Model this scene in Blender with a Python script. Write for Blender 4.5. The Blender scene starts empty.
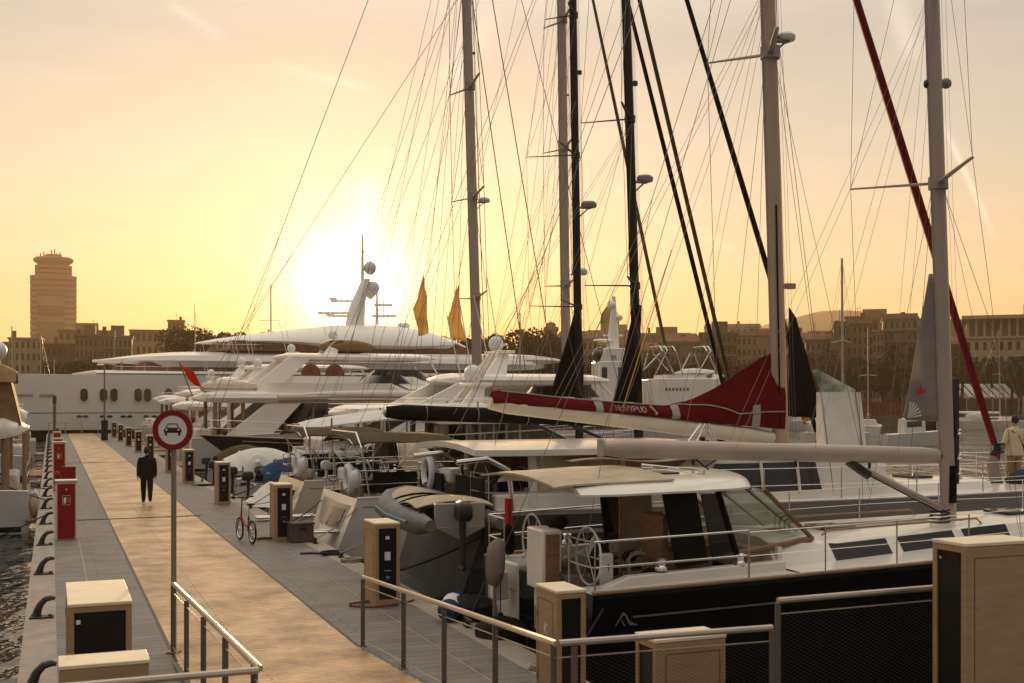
import bpy, bmesh, math, random
from mathutils import Vector, Matrix, noise
rnd = random.Random(7)
R = math.radians
PI = math.pi
scene = bpy.context.scene
C = scene.collection
# ------------------------------------------------------------------ the quay's own frame
# u runs along the pier away from the camera, v runs across it to the starboard berths
CU, SU = 0.92819, 0.37208
ANG = math.atan2(SU, CU)
F, HC, HY = 1150.0, 3.28, 399.0
WL = -0.7
def P(u, v, z=0.0):
    return Vector((-SU*u + CU*v, CU*u + SU*v, z))
def vpx(u, px):
    k = (px-512)/F
    return u*(SU + k*CU)/(CU - SU*k)
def zpy(u, v, py):
    return HC - (py-HY)*(CU*u + SU*v)/F
def far(px, py, Y):
    return Vector(((px-512)*Y/F, Y, HC-(py-HY)*Y/F))

# ------------------------------------------------------------------ materials
M = {}
def mat(name, col, rough=.5, metal=0.0, var=.12, scale=4.0, bump=0.0, bscale=30.0, coat=0.0, spec=None, col2=None, stretch=(1,1,1), trans=0.0, emit=0):
    if spec is None: spec = .5 if rough<.65 else .15
    m = bpy.data.materials.new(name); m.use_nodes = True
    nt = m.node_tree; N = nt.nodes; L = nt.links
    b = N['Principled BSDF']
    b.inputs['Roughness'].default_value = rough
    b.inputs['Metallic'].default_value = metal
    b.inputs['Coat Weight'].default_value = coat
    b.inputs['Specular IOR Level'].default_value = spec
    tc = N.new('ShaderNodeTexCoord'); mp = N.new('ShaderNodeMapping')
    mp.inputs['Scale'].default_value = stretch
    L.new(tc.outputs['Object'], mp.inputs['Vector'])
    c1 = tuple(col)+(1,)
    c2 = tuple(col2)+(1,) if col2 else tuple(max(0, c*(1-var*2)) for c in col)+(1,)
    nz = N.new('ShaderNodeTexNoise'); nz.inputs['Scale'].default_value = scale
    nz.inputs['Detail'].default_value = 6; nz.inputs['Roughness'].default_value = .62
    L.new(mp.outputs[0], nz.inputs['Vector'])
    rp = N.new('ShaderNodeValToRGB'); rp.color_ramp.elements[0].position = .32; rp.color_ramp.elements[1].position = .68
    rp.color_ramp.elements[0].color = c2; rp.color_ramp.elements[1].color = c1
    L.new(nz.outputs['Fac'], rp.inputs[0]); L.new(rp.outputs[0], b.inputs['Base Color'])
    mr = N.new('ShaderNodeMapRange'); mr.inputs[3].default_value = min(1, rough*1.25+.03); mr.inputs[4].default_value = rough*.85
    L.new(nz.outputs['Fac'], mr.inputs[0]); L.new(mr.outputs[0], b.inputs['Roughness'])
    if bump:
        n2 = N.new('ShaderNodeTexNoise'); n2.inputs['Scale'].default_value = bscale; n2.inputs['Detail'].default_value = 4
        L.new(mp.outputs[0], n2.inputs['Vector'])
        bp = N.new('ShaderNodeBump'); bp.inputs['Strength'].default_value = bump; bp.inputs['Distance'].default_value = .02
        L.new(n2.outputs['Fac'], bp.inputs['Height']); L.new(bp.outputs[0], b.inputs['Normal'])
    if trans:
        out = N['Material Output']
        tl = N.new('ShaderNodeBsdfTranslucent'); L.new(rp.outputs[0], tl.inputs[0])
        mx = N.new('ShaderNodeMixShader'); mx.inputs[0].default_value = trans
        L.new(b.outputs[0], mx.inputs[1]); L.new(tl.outputs[0], mx.inputs[2]); L.new(mx.outputs[0], out.inputs[0])
    M[name] = m
    return m
mat('gelcoat', (.70,.65,.57), .22, var=.05, scale=1.2, coat=.3)
mat('yachtwhite', (.88,.83,.75), .2, var=.04, scale=.6, coat=.3)
mat('cream', (.66,.58,.44), .3, var=.06, scale=1.5, coat=.2)
mat('gelgrey', (.33,.30,.265), .3, var=.06, scale=1.5, coat=.2)
mat('greygreen', (.06,.06,.053), .6, var=.15, scale=1.5, spec=.2)
mat('darkhull', (.004,.0045,.006), .10, var=.1, scale=.8, spec=.35)
mat('navy', (.012,.014,.025), .15, var=.1, coat=.4)
mat('antifoul', (.03,.012,.01), .7)
mat('blackglass', (.012,.012,.014), .06, var=.05, spec=.8)
mat('amberglowglass', (.30,.085,.02), .14, var=.45, scale=.6, col2=(.05,.018,.008), spec=.8)  # amber glass, colour raised to include sunset glow through the panes
mat('teak', (.34,.20,.10), .55, var=.2, scale=3, stretch=(1,9,9))
mat('wood', (.26,.12,.05), .45, var=.2, scale=4, stretch=(1,1,6))
mat('alloy', (.62,.56,.48), .38, metal=.75, var=.08, scale=.8)
mat('mastwhite', (.43,.345,.275), .35, metal=.15, var=.06, scale=.6)
mat('mastcopper', (.52,.37,.26), .38, metal=.35, var=.1, scale=.6)
mat('carbon', (.010,.010,.011), .38, var=.1, spec=.3)
mat('steel', (.66,.64,.60), .22, metal=1.0, var=.05)
mat('wire', (.20,.17,.14), .4, metal=.6, var=.1)
mat('rope', (.42,.34,.24), .9, var=.2, scale=40)
mat('ropedark', (.035,.035,.04), .9, var=.2, scale=40)
mat('emblemgrey', (.17,.165,.16), .5)
mat('redcover', (.125,.002,.006), .85, var=.15, scale=2.5, bump=.6, bscale=5)
mat('darkred', (.17,.006,.012), .7, var=.15, scale=3)
mat('greyband', (.36,.32,.30), .8)
mat('blackcloth', (.006,.006,.006), .85, var=.2, scale=2, bump=.2, bscale=8)
mat('greycloth', (.43,.38,.34), .85, var=.10, scale=2, bump=.4, bscale=5, trans=.55)
mat('sailcloth', (.74,.56,.28), .8, var=.08, scale=2, bump=.15, bscale=6, trans=.75)
mat('blackpane', (.008,.008,.009), .22, var=.05, spec=.25)
mat('canvas', (.52,.42,.30), .9, var=.12, scale=3, bump=.3, bscale=7)
mat('canvaswhite', (.72,.68,.62), .85, var=.08, scale=3, bump=.3, bscale=6)
mat('olivecanvas', (.085,.062,.028), .9, var=.15, scale=3, bump=.3, bscale=7)
mat('tancover', (.25,.145,.07), .8, var=.15, scale=3, bump=.3, bscale=7)
mat('rubber', (.009,.009,.010), .75, var=.1)
mat('ribgrey', (.15,.145,.135), .6, var=.1, scale=3)
mat('ribblue', (.10,.18,.24), .6)
mat('plasticblack', (.015,.015,.016), .4)
mat('plasticwhite', (.75,.73,.70), .35, var=.05)
mat('red', (.55,.012,.012), .4, var=.08)
mat('redpaint', (.26,.003,.008), .42, var=.12, scale=3, spec=.3)
mat('pedwood', (.40,.255,.135), .5, var=.1, scale=3, stretch=(1,1,5), bump=.1, bscale=60)
mat('pedtop', (.82,.68,.47), .5, var=.07, scale=3)  # paler than pedwood: sunlight on pedestal tops put into the colour
mat('peddark', (.006,.008,.008), .35, var=.15, spec=.25)
mat('concrete', (.20,.185,.165), .75, var=.16, scale=1.6, bump=.25, bscale=24)
mat('stonekerb', (.40,.34,.28), .7, var=.14, scale=2.5, bump=.2, bscale=40)
mat('castiron', (.014,.014,.015), .45, var=.2)
mat('railsteel', (.50,.42,.33), .32, metal=.8, var=.08)
mat('railpost', (.17,.14,.125), .45, metal=.5, var=.1)
mat('signwhite', (.72,.70,.67), .4, var=.03)
mat('signpole', (.30,.22,.16), .5, metal=.3, var=.1)
mat('skin', (.42,.24,.16), .55, var=.06)
mat('hair', (.012,.009,.008), .6)
mat('blackwear', (.010,.010,.011), .85, var=.2, scale=8)
mat('tanwear', (.66,.52,.36), .85, var=.1, scale=6)
mat('khaki', (.32,.20,.09), .85, var=.1, scale=6)
mat('shoe', (.05,.045,.045), .6)
mat('sole', (.5,.47,.42), .6)
mat('brick', (.26,.155,.09), .85, var=.2, scale=.15)
mat('ochre', (.36,.24,.13), .85, var=.2, scale=.1)
mat('palestone', (.42,.31,.20), .85, var=.15, scale=.1)
mat('brownstone', (.19,.12,.07), .85, var=.2, scale=.1)
mat('greystone', (.26,.20,.14), .85, var=.2, scale=.1)
mat('rooftile', (.20,.085,.045), .9, var=.2, scale=.3)
mat('winpane', (.018,.013,.010), .3, spec=.3)
mat('towerstone', (.30,.13,.07), .8, var=.12, scale=.05)
mat('banner', (.055,.022,.02), .7, var=.2, scale=.05)
mat('bannerpale', (.30,.17,.15), .7, var=.25, scale=.08)
mat('bark', (.06,.04,.025), .9, var=.3, bump=.3)
mat('foliage', (.042,.036,.012), .8, var=.3, scale=.4, trans=.12)
mat('foliage2', (.075,.045,.014), .8, var=.3, scale=.4, trans=.22)
mat('palmgreen', (.04,.045,.016), .7, var=.3, trans=.2)
mat('quaywall', (.16,.13,.10), .9, var=.2, scale=.4)
mat('redfence', (.24,.05,.035), .8, var=.25, scale=.3)
mat('earth', (.10,.075,.05), .95, var=.2, scale=.02)
mat('hillgreen', (.05,.045,.03), .95, var=.25, scale=.01)
mat('shedroof', (.5,.48,.44), .7, var=.15, scale=.4)
mat('flagred', (.72,.012,.008), .7, var=.08, trans=.45)
mat('flagyellow', (.75,.42,.02), .7, trans=.4)
mat('bluecover', (.02,.06,.13), .8, var=.15)
mat('crateplastic', (.10,.065,.05), .6, var=.12)
mat('patterned', (.62,.64,.58), .7, var=.3, scale=2.2, col2=(.10,.14,.11), trans=.3)

def special_mats():
    # weathered boardwalk: planks run across the path
    m = bpy.data.materials.new('boardwalk'); m.use_nodes = True; M['boardwalk'] = m
    nt = m.node_tree; N = nt.nodes; L = nt.links; b = N['Principled BSDF']
    tc = N.new('ShaderNodeTexCoord')
    br = N.new('ShaderNodeTexBrick'); br.inputs['Scale'].default_value = 1
    br.inputs['Brick Width'].default_value = 2.32; br.inputs['Row Height'].default_value = .14
    br.inputs['Mortar Size'].default_value = .009; br.inputs['Bias'].default_value = -.1
    br.inputs['Color1'].default_value = (.66,.44,.235,1); br.inputs['Color2'].default_value = (.54,.36,.19,1); br.inputs['Mortar'].default_value = (.12,.08,.05,1)
    br.offset = .37
    L.new(tc.outputs['Object'], br.inputs['Vector'])
    nz = N.new('ShaderNodeTexNoise'); nz.inputs['Scale'].default_value = .85; nz.inputs['Detail'].default_value = 9; nz.inputs['Roughness'].default_value = .7
    mp = N.new('ShaderNodeMapping'); mp.inputs['Scale'].default_value = (1,.8,1)
    L.new(tc.outputs['Object'], mp.inputs[0]); L.new(mp.outputs[0], nz.inputs['Vector'])
    rp = N.new('ShaderNodeValToRGB'); rp.color_ramp.elements[0].position=.38; rp.color_ramp.elements[0].color=(.42,.38,.35,1); rp.color_ramp.elements[1].position=.62; rp.color_ramp.elements[1].color=(1.15,1.12,1.05,1)
    L.new(nz.outputs['Fac'], rp.inputs[0])
    mx = N.new('ShaderNodeMix'); mx.data_type='RGBA'; mx.blend_type='MULTIPLY'; mx.inputs['Factor'].default_value = 1
    L.new(br.outputs['Color'], mx.inputs['A']); L.new(rp.outputs[0], mx.inputs['B'])
    n3 = N.new('ShaderNodeTexNoise'); n3.inputs['Scale'].default_value = 14; n3.inputs['Detail'].default_value = 5
    m3 = N.new('ShaderNodeMapping'); m3.inputs['Scale'].default_value = (.9,5,1); L.new(tc.outputs['Object'], m3.inputs[0]); L.new(m3.outputs[0], n3.inputs['Vector'])
    r3 = N.new('ShaderNodeValToRGB'); r3.color_ramp.elements[0].position=.3; r3.color_ramp.elements[0].color=(.90,.885,.87,1); r3.color_ramp.elements[1].position=.6; r3.color_ramp.elements[1].color=(1.05,1.05,1.05,1)
    L.new(n3.outputs['Fac'], r3.inputs[0])
    mx2 = N.new('ShaderNodeMix'); mx2.data_type='RGBA'; mx2.blend_type='MULTIPLY'; mx2.inputs['Factor'].default_value = 1
    L.new(mx.outputs['Result'], mx2.inputs['A']); L.new(r3.outputs[0], mx2.inputs['B'])
    L.new(mx2.outputs['Result'], b.inputs['Base Color'])
    b.inputs['Roughness'].default_value = .40
    bp = N.new('ShaderNodeBump'); bp.inputs['Strength'].default_value=.5; bp.inputs['Distance'].default_value=.01
    L.new(br.outputs['Fac'], bp.inputs['Height']); bp.invert = True; L.new(bp.outputs[0], b.inputs['Normal'])
    # grey pontoon planking on both sides
    m = bpy.data.materials.new('greyplank'); m.use_nodes = True; M['greyplank'] = m
    nt = m.node_tree; N = nt.nodes; L = nt.links; b = N['Principled BSDF']
    tc = N.new('ShaderNodeTexCoord')
    br = N.new('ShaderNodeTexBrick'); br.inputs['Scale'].default_value = 1
    br.inputs['Brick Width'].default_value = 1.6; br.inputs['Row Height'].default_value = .22; br.inputs['Mortar Size'].default_value = .008
    br.inputs['Color1'].default_value = (.200,.178,.155,1); br.inputs['Color2'].default_value = (.160,.143,.126,1); br.inputs['Mortar'].default_value = (.05,.045,.04,1)
    L.new(tc.outputs['Object'], br.inputs['Vector'])
    nz = N.new('ShaderNodeTexNoise'); nz.inputs['Scale'].default_value = 1.7; nz.inputs['Detail'].default_value = 7; L.new(tc.outputs['Object'], nz.inputs['Vector'])
    rp = N.new('ShaderNodeValToRGB'); rp.color_ramp.elements[0].position=.3; rp.color_ramp.elements[0].color=(.72,.72,.72,1); rp.color_ramp.elements[1].position=.7; rp.color_ramp.elements[1].color=(1.1,1.1,1.1,1)
    L.new(nz.outputs['Fac'], rp.inputs[0])
    mx = N.new('ShaderNodeMix'); mx.data_type='RGBA'; mx.blend_type='MULTIPLY'; mx.inputs['Factor'].default_value = 1
    L.new(br.outputs['Color'], mx.inputs['A']); L.new(rp.outputs[0], mx.inputs['B']); L.new(mx.outputs['Result'], b.inputs['Base Color'])
    b.inputs['Roughness'].default_value = .62
    # harbour water
    m = bpy.data.materials.new('water'); m.use_nodes = True; M['water'] = m
    nt = m.node_tree; N = nt.nodes; L = nt.links; b = N['Principled BSDF']
    b.inputs['Base Color'].default_value = (.006,.010,.011,1); b.inputs['Roughness'].default_value = .025; b.inputs['IOR'].default_value = 1.33
    tc = N.new('ShaderNodeTexCoord'); mp = N.new('ShaderNodeMapping'); mp.inputs['Scale'].default_value = (1,.75,1); L.new(tc.outputs['Object'], mp.inputs[0])
    n1 = N.new('ShaderNodeTexNoise'); n1.inputs['Scale'].default_value = .75; n1.inputs['Detail'].default_value = 3; n1.inputs['Distortion'].default_value = .8; L.new(mp.outputs[0], n1.inputs['Vector'])
    n2 = N.new('ShaderNodeTexNoise'); n2.inputs['Scale'].default_value = 4.3; n2.inputs['Detail'].default_value = 2; L.new(mp.outputs[0], n2.inputs['Vector'])
    ad = N.new('ShaderNodeMath'); ad.operation='MULTIPLY_ADD'; ad.inputs[1].default_value = .10; L.new(n2.outputs['Fac'], ad.inputs[0]); L.new(n1.outputs['Fac'], ad.inputs[2])
    m0 = N.new('ShaderNodeMapping'); m0.inputs['Scale'].default_value = (.75,.16,1); L.new(tc.outputs['Object'], m0.inputs[0])
    n0 = N.new('ShaderNodeTexNoise'); n0.inputs['Scale'].default_value = .8; n0.inputs['Detail'].default_value = 3; L.new(m0.outputs[0], n0.inputs['Vector'])
    a2 = N.new('ShaderNodeMath'); a2.operation='MULTIPLY_ADD'; a2.inputs[1].default_value = 2.2; L.new(n0.outputs['Fac'], a2.inputs[0]); L.new(ad.outputs[0], a2.inputs[2])
    bp = N.new('ShaderNodeBump'); bp.inputs['Strength'].default_value=.5; bp.inputs['Distance'].default_value=.26
    L.new(a2.outputs[0], bp.inputs['Height']); L.new(bp.outputs[0], b.inputs['Normal'])
    # woven wire infill of the rails
    m = bpy.data.materials.new('wiremesh'); m.use_nodes = True; M['wiremesh'] = m
    nt = m.node_tree; N = nt.nodes; L = nt.links; b = N['Principled BSDF']; out = N['Material Output']
    b.inputs['Base Color'].default_value = (.07,.065,.06,1); b.inputs['Metallic'].default_value = .5; b.inputs['Roughness'].default_value = .4
    tc = N.new('ShaderNodeTexCoord')
    prev = None
    for rot in (R(58), R(-58)):
        mp = N.new('ShaderNodeMapping'); mp.inputs['Rotation'].default_value = (0,0,rot); L.new(tc.outputs['UV'], mp.inputs[0])
        wv = N.new('ShaderNodeTexWave'); wv.inputs['Scale'].default_value = 8.5; wv.inputs['Distortion'].default_value = 0; L.new(mp.outputs[0], wv.inputs['Vector'])
        gt = N.new('ShaderNodeMath'); gt.operation='GREATER_THAN'; gt.inputs[1].default_value = .991; L.new(wv.outputs['Fac'], gt.inputs[0])
        if prev:
            mxx = N.new('ShaderNodeMath'); mxx.operation='MAXIMUM'; L.new(prev.outputs[0], mxx.inputs[0]); L.new(gt.outputs[0], mxx.inputs[1]); prev = mxx
        else: prev = gt
    tr = N.new('ShaderNodeBsdfTransparent'); ms = N.new('ShaderNodeMixShader')
    L.new(prev.outputs[0], ms.inputs[0]); L.new(tr.outputs[0], ms.inputs[1]); L.new(b.outputs[0], ms.inputs[2]); L.new(ms.outputs[0], out.inputs[0])
    # clear pane
    m = bpy.data.materials.new('clearpane'); m.use_nodes = True; M['clearpane'] = m
    nt = m.node_tree; N = nt.nodes; L = nt.links; out = N['Material Output']
    gl = N.new('ShaderNodeBsdfGlossy'); gl.inputs['Roughness'].default_value = .04; gl.inputs[0].default_value=(.9,.92,.92,1)
    tr = N.new('ShaderNodeBsdfTransparent'); tr.inputs[0].default_value = (.86,.88,.86,1)
    lw = N.new('ShaderNodeLayerWeight'); pw = N.new('ShaderNodeMath'); pw.operation='POWER'; pw.inputs[1].default_value = 3.2; L.new(lw.outputs['Facing'], pw.inputs[0]); fr = N.new('ShaderNodeMath'); fr.operation='MULTIPLY_ADD'; fr.inputs[1].default_value = .75; fr.inputs[2].default_value = .07; L.new(pw.outputs[0], fr.inputs[0])
    ms = N.new('ShaderNodeMixShader'); L.new(fr.outputs[0], ms.inputs[0]); L.new(tr.outputs[0], ms.inputs[1]); L.new(gl.outputs[0], ms.inputs[2]); L.new(ms.outputs[0], out.inputs[0])
special_mats()

# ------------------------------------------------------------------ mesh collector
class MB:
    def __init__(s):
        s.v=[]; s.f=[]; s.k=[]; s.uv=None; s.cur=0
    def add(s, vs, fs):
        o=len(s.v); s.v += [Vector(x) for x in vs]
        for f in fs: s.f.append(tuple(o+i for i in f)); s.k.append(s.cur)
    def box(s,x0,x1,y0,y1,z0,z1,T=None):
        vs=[Vector((x,y,z)) for z in (z0,z1) for y in (y0,y1) for x in (x0,x1)]
        if T is not None: vs=[T@v for v in vs]
        s.add(vs,[(0,2,3,1),(4,5,7,6),(0,1,5,4),(2,6,7,3),(0,4,6,2),(1,3,7,5)]); return s
    def quad(s,a,b,c,d): s.add([a,b,c,d],[(0,1,2,3)]); return s
    def loft(s,rings,closed=True,cap0=True,cap1=True):
        n=len(rings[0]); vs=[p for r in rings for p in r]; fs=[]
        for i in range(len(rings)-1):
            for j in range(n if closed else n-1):
                a=i*n+j; b=i*n+(j+1)%n
                fs.append((a,b,b+n,a+n))
        if cap0: fs.append(tuple(reversed(range(n))))
        if cap1: fs.append(tuple((len(rings)-1)*n+j for j in range(n)))
        s.add(vs,fs); return s
    def tube(s,pts,r,n=6,closed=False,sx=1.0,up=(0,0,1)):
        pts=[Vector(p) for p in pts]; rs=r if isinstance(r,(list,tuple)) else [r]*len(pts)
        rings=[]; U=None
        for i,p in enumerate(pts):
            if closed: d=pts[(i+1)%len(pts)]-pts[i-1]
            else: d=pts[min(i+1,len(pts)-1)]-pts[max(i-1,0)]
            d.normalize()
            if U is None:
                ref=Vector(up)
                if abs(d.dot(ref))>.95: ref=Vector((1,0,0))
                U=(ref-d*ref.dot(d)).normalized()
            else:
                U=U-d*U.dot(d)
                U=U.normalized() if U.length>1e-6 else Vector((0,1,0))
            W=d.cross(U)
            rings.append([p+(U*math.cos(2*PI*k/n)*sx+W*math.sin(2*PI*k/n))*rs[i] for k in range(n)])
        if closed: rings.append(rings[0]); s.loft(rings,True,False,False)
        else: s.loft(rings)
        return s
    def prism(s,poly,ext):
        poly=[Vector(p) for p in poly]; e=Vector(ext); n=len(poly)
        fs=[tuple(reversed(range(n))),tuple(range(n,2*n))]+[(i,(i+1)%n,(i+1)%n+n,i+n) for i in range(n)]
        s.add(poly+[p+e for p in poly],fs); return s
    def lathe(s,prof,c=(0,0,0),n=12,T=None):
        c=Vector(c); rings=[]
        for r,z in prof:
            ring=[Vector((r*math.cos(2*PI*k/n),r*math.sin(2*PI*k/n),z)) for k in range(n)]
            if T is not None: ring=[T@p for p in ring]
            rings.append([c+p for p in ring])
        s.loft(rings); return s
    def ellip(s,c,rx,ry,rz,n=12,m=8,T=None,jit=0):
        c=Vector(c); rings=[]
        for i in range(m+1):
            t=PI*i/m; ring=[]
            for k in range(n):
                p=Vector((rx*math.sin(t)*math.cos(2*PI*k/n),ry*math.sin(t)*math.sin(2*PI*k/n),-rz*math.cos(t)))
                if jit: p*=1+jit*noise.noise(p*3+c)
                if T is not None: p=T@p
                ring.append(c+p)
            rings.append(ring)
        s.loft(rings,True,False,False); return s
    def grid(s,fn,nu,nv,thick=None):
        vs=[Vector(fn(i/nu,j/nv)) for i in range(nu+1) for j in range(nv+1)]
        fs=[(i*(nv+1)+j,(i+1)*(nv+1)+j,(i+1)*(nv+1)+j+1,i*(nv+1)+j+1) for i in range(nu) for j in range(nv)]
        if thick:
            t=Vector(thick); n=len(vs); k=nv+1
            vs2=[v+t for v in vs]
            fs2=[tuple(n+i for i in reversed(f)) for f in fs]
            edge=[(i*k,(i+1)*k) for i in range(nu)]+[(nu*k+j,nu*k+j+1) for j in range(nv)]+[((i+1)*k+nv,i*k+nv) for i in range(nu)]+[(j+1,j) for j in range(nv)]
            fs=fs+fs2+[(a,a+n,b+n,b) for a,b in edge]; vs=vs+vs2
        s.add(vs,fs); return s
    def build(s,name,mats,parent=None,smooth=35,bevel=0,loc=None,rz=0):
        me=bpy.data.meshes.new(name)
        me.from_pydata([tuple(v) for v in s.v],[],s.f); 
        if isinstance(mats,str): mats=[mats]
        for m in mats: me.materials.append(M[m])
        if len(mats)>1:
            for p,k in zip(me.polygons,s.k): p.material_index=k
        bm=bmesh.new(); bm.from_mesh(me); bmesh.ops.remove_doubles(bm,verts=bm.verts,dist=1e-5)
        bmesh.ops.recalc_face_normals(bm,faces=bm.faces); bm.to_mesh(me); bm.free()
        if smooth:
            me.shade_smooth(); me.set_sharp_from_angle(angle=R(smooth))
        o=bpy.data.objects.new(name,me); C.objects.link(o)
        if parent is not None: o.parent=parent
        if loc is not None: o.location=loc
        if rz: o.rotation_euler=(0,0,rz)
        if bevel:
            b=o.modifiers.new('bevel','BEVEL'); b.width=bevel; b.segments=2; b.limit_method='ANGLE'; b.angle_limit=R(40)
        return o

def tag(o,label,cat=None,group=None,kind=None):
    if label: o['label']=label
    if cat: o['category']=cat
    if group: o['group']=group
    if kind: o['kind']=kind
    return o
def struct(o): o['kind']='structure'; return o
def thing(name,label,cat,loc=(0,0,0),rz=0,group=None):
    o=bpy.data.objects.new(name,None); C.objects.link(o); o.location=loc; o.rotation_euler=(0,0,rz)
    o.empty_display_size=.2
    return tag(o,label,cat,group)
def copy_tree(o,parent=None):
    kids=list(o.children)
    c=o.copy(); C.objects.link(c)
    if parent is not None: c.parent=parent
    for k in kids: copy_tree(k,c)
    return c
def text_mesh(name,txt,size,m,parent,loc,rot,ext=.004,shear=0,sx=1):
    cu=bpy.data.curves.new(name,'FONT'); cu.body=txt; cu.size=size; cu.extrude=ext; cu.align_x='CENTER'; cu.align_y='CENTER'; cu.shear=shear
    t=bpy.data.objects.new(name,cu); C.objects.link(t)
    dg=bpy.context.evaluated_depsgraph_get(); me=bpy.data.meshes.new_from_object(t.evaluated_get(dg))
    bpy.data.objects.remove(t); me.materials.clear(); me.materials.append(M[m])
    o=bpy.data.objects.new(name,me); C.objects.link(o); o.parent=parent; o.location=loc; o.rotation_euler=rot; o.scale=(sx,1,1)
    return o
def lerp(a,b,t): return a+(b-a)*t
def sm(t): t=max(0,min(1,t)); return t*t*(3-2*t)
def sag(a,b,d,n=8):
    a=Vector(a); b=Vector(b)
    return [a.lerp(b,i/n)-Vector((0,0,d*4*(i/n)*(1-i/n))) for i in range(n+1)]
SKYK=1.0; SUNE=5.0; HAZE=.00024; EXPO=0.36
# ================================================================== the pier
U0, U1 = -4.0, 117.0
def strip(name, m, v0, v1, z, z0=None, u0=U0, u1=U1):
    b=MB()
    if z0 is None: b.grid(lambda s,t:(lerp(v0,v1,s),lerp(u0,u1,t),z),1,60)
    else: b.box(v0,v1,u0,u1,z0,z)
    return struct(b.build(name,m,smooth=0,rz=ANG))
strip('pier','concrete',-.33,5.76,-.03,-2.2)
strip('kerb_stone','stonekerb',-.36,.07,.0,-.34)
strip('kerb_stone','stonekerb',5.35,5.79,.0,-.34)
strip('pavement_plank','greyplank',.07,1.455,-.004)
strip('pavement_plank','greyplank',3.785,5.35,-.004)
strip('boardwalk_path','boardwalk',1.455,3.785,.0,None,14.9,U1)
for nm,vv in (('pavement_joint',.60),('pavement_joint',4.75)):
    strip(nm,'stonekerb',vv-.012,vv+.012,.001)
for vv in (1.455,3.785):
    strip('pavement_edge','castiron',vv-.02,vv+.02,.006)
# a gap line across the deck
for uu in (33.2,63.0):
    b=MB().box(.62,3.9,uu,uu+.1,.002,.012); struct(b.build('expansion_joint','castiron',rz=ANG))
# access ramp and upper quay
RS=.060
def ramp_z(u): return max(0,(14.9-u)*RS)
b=MB(); b.grid(lambda s,t:(lerp(1.455,3.785,s),lerp(14.9,-2,t),ramp_z(lerp(14.9,-2,t))+.002),1,12)
struct(b.build('boardwalk_ramp','boardwalk',rz=ANG,smooth=0))
b=MB()
for vv in (1.40,3.79): b.prism([(vv,14.9,-.02),(vv,-2,-.02),(vv,-2,ramp_z(-2)),(vv,14.9,.0)],(.05,0,0))
struct(b.build('ramp_kerb','concrete',rz=ANG,smooth=0))
b=MB().box(3.87,18,-6,8.35,-2.2,.42); b.box(-9,1.38,-6,8.65,-2.2,.40)
struct(b.build('quay','concrete',rz=ANG,smooth=0))

# ------------------------------------------------------------------ railings
def rail_panel(b,a,c,z0,z1):
    pass
def railing(name,label,pts,posts,topr=.028,h0=.08,mesh_top=.12):
    """pts: (u,v,ztop,zfoot) along the top rail; posts: fractions placed as own points"""
    t=thing(name,label,'railing',P(pts[0][0],pts[0][1],pts[0][3]),ANG,'steel railings at the foot of the ramp')
    o=Vector((pts[0][1],pts[0][0],pts[0][3]))
    L=lambda u,v,z: Vector((v,u,z))-o
    MB().tube([L(u,v,zt) for u,v,zt,zf in pts],topr,8).build('top_rail','railsteel',t)
    for (u,v,zt,zf) in posts:
        q=L(u,v,0); b=MB()
        b.box(q.x-.028,q.x+.028,q.y-.008,q.y+.008,zf-o.z,zt-o.z-.02)
        b.box(q.x-.05,q.x+.05,q.y-.04,q.y+.04,zf-o.z,zf-o.z+.012)
        b.tube([(q.x,q.y-.03,zf-o.z+.12),(q.x,q.y+.03,zf-o.z+.12)],.012,6)
        b.build('post','railpost',t,bevel=.003)
    for i in range(len(pts)-1):
        (u0,v0,a0,f0),(u1,v1,a1,f1)=pts[i],pts[i+1]
        ln=math.hypot(u1-u0,v1-v0)
        me=bpy.data.meshes.new('mesh_panel')
        vs=[L(u0,v0,f0+h0),L(u1,v1,f1+h0),L(u1,v1,a1-mesh_top),L(u0,v0,a0-mesh_top)]
        me.from_pydata([tuple(x) for x in vs],[],[(0,1,2,3)]); uv=me.uv_layers.new()
        for li,c in enumerate([(0,0),(ln,0),(ln,a1-f1),(0,a0-f0)]): uv.data[li].uv=c
        me.materials.append(M['wiremesh']); p=bpy.data.objects.new('mesh_panel',me); C.objects.link(p); p.parent=t
        MB().tube([vs[3],vs[2]],.006,5).build('top_wire','railsteel',t)
        MB().tube([vs[0],vs[1]],.006,5).build('bottom_wire','railsteel',t)
    return t
def rp(u,v,h=.93): return (u,v,ramp_z(u)+h,ramp_z(u))
railing('railing','sloping steel railing with mesh along the ramp, ending beside the no vehicles sign',[rp(15.4,1.46,.90),rp(8.75,1.46,.88)],[rp(u,1.46,.89) for u in (15.4,13.8,12.2,10.6,9.0)])
railing('railing','level steel railing crossing above the low wooden pedestal by the dark cabinet',[(8.7,1.44,1.25,.40),(8.7,-2.5,1.25,.40)],[(8.7,v,1.25,.40) for v in (.2,-1.4)])
railing('railing','sloping steel railing with mesh between ramp and moored dark sailing yacht',[rp(14.9,3.84,.92),rp(8.6,3.84,.90)],[rp(u,3.84,.91) for u in (14.9,13.0,11.5,10.0,8.66)])
railing('railing','level steel railing passing in front of two tall wooden pedestals',[(8.6,3.86,1.28,.42),(8.6,5.93,1.255,.42)],[(8.6,4.0,1.27,.42),(8.6,5.93,1.25,.42)])
railing('railing','raised steel railing panel with dark mesh joined to the largest pedestal',[(8.6,5.99,1.49,.42),(8.6,8.2,1.50,.42)],[(8.6,5.99,1.49,.42),(8.6,8.1,1.5,.42)])

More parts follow.
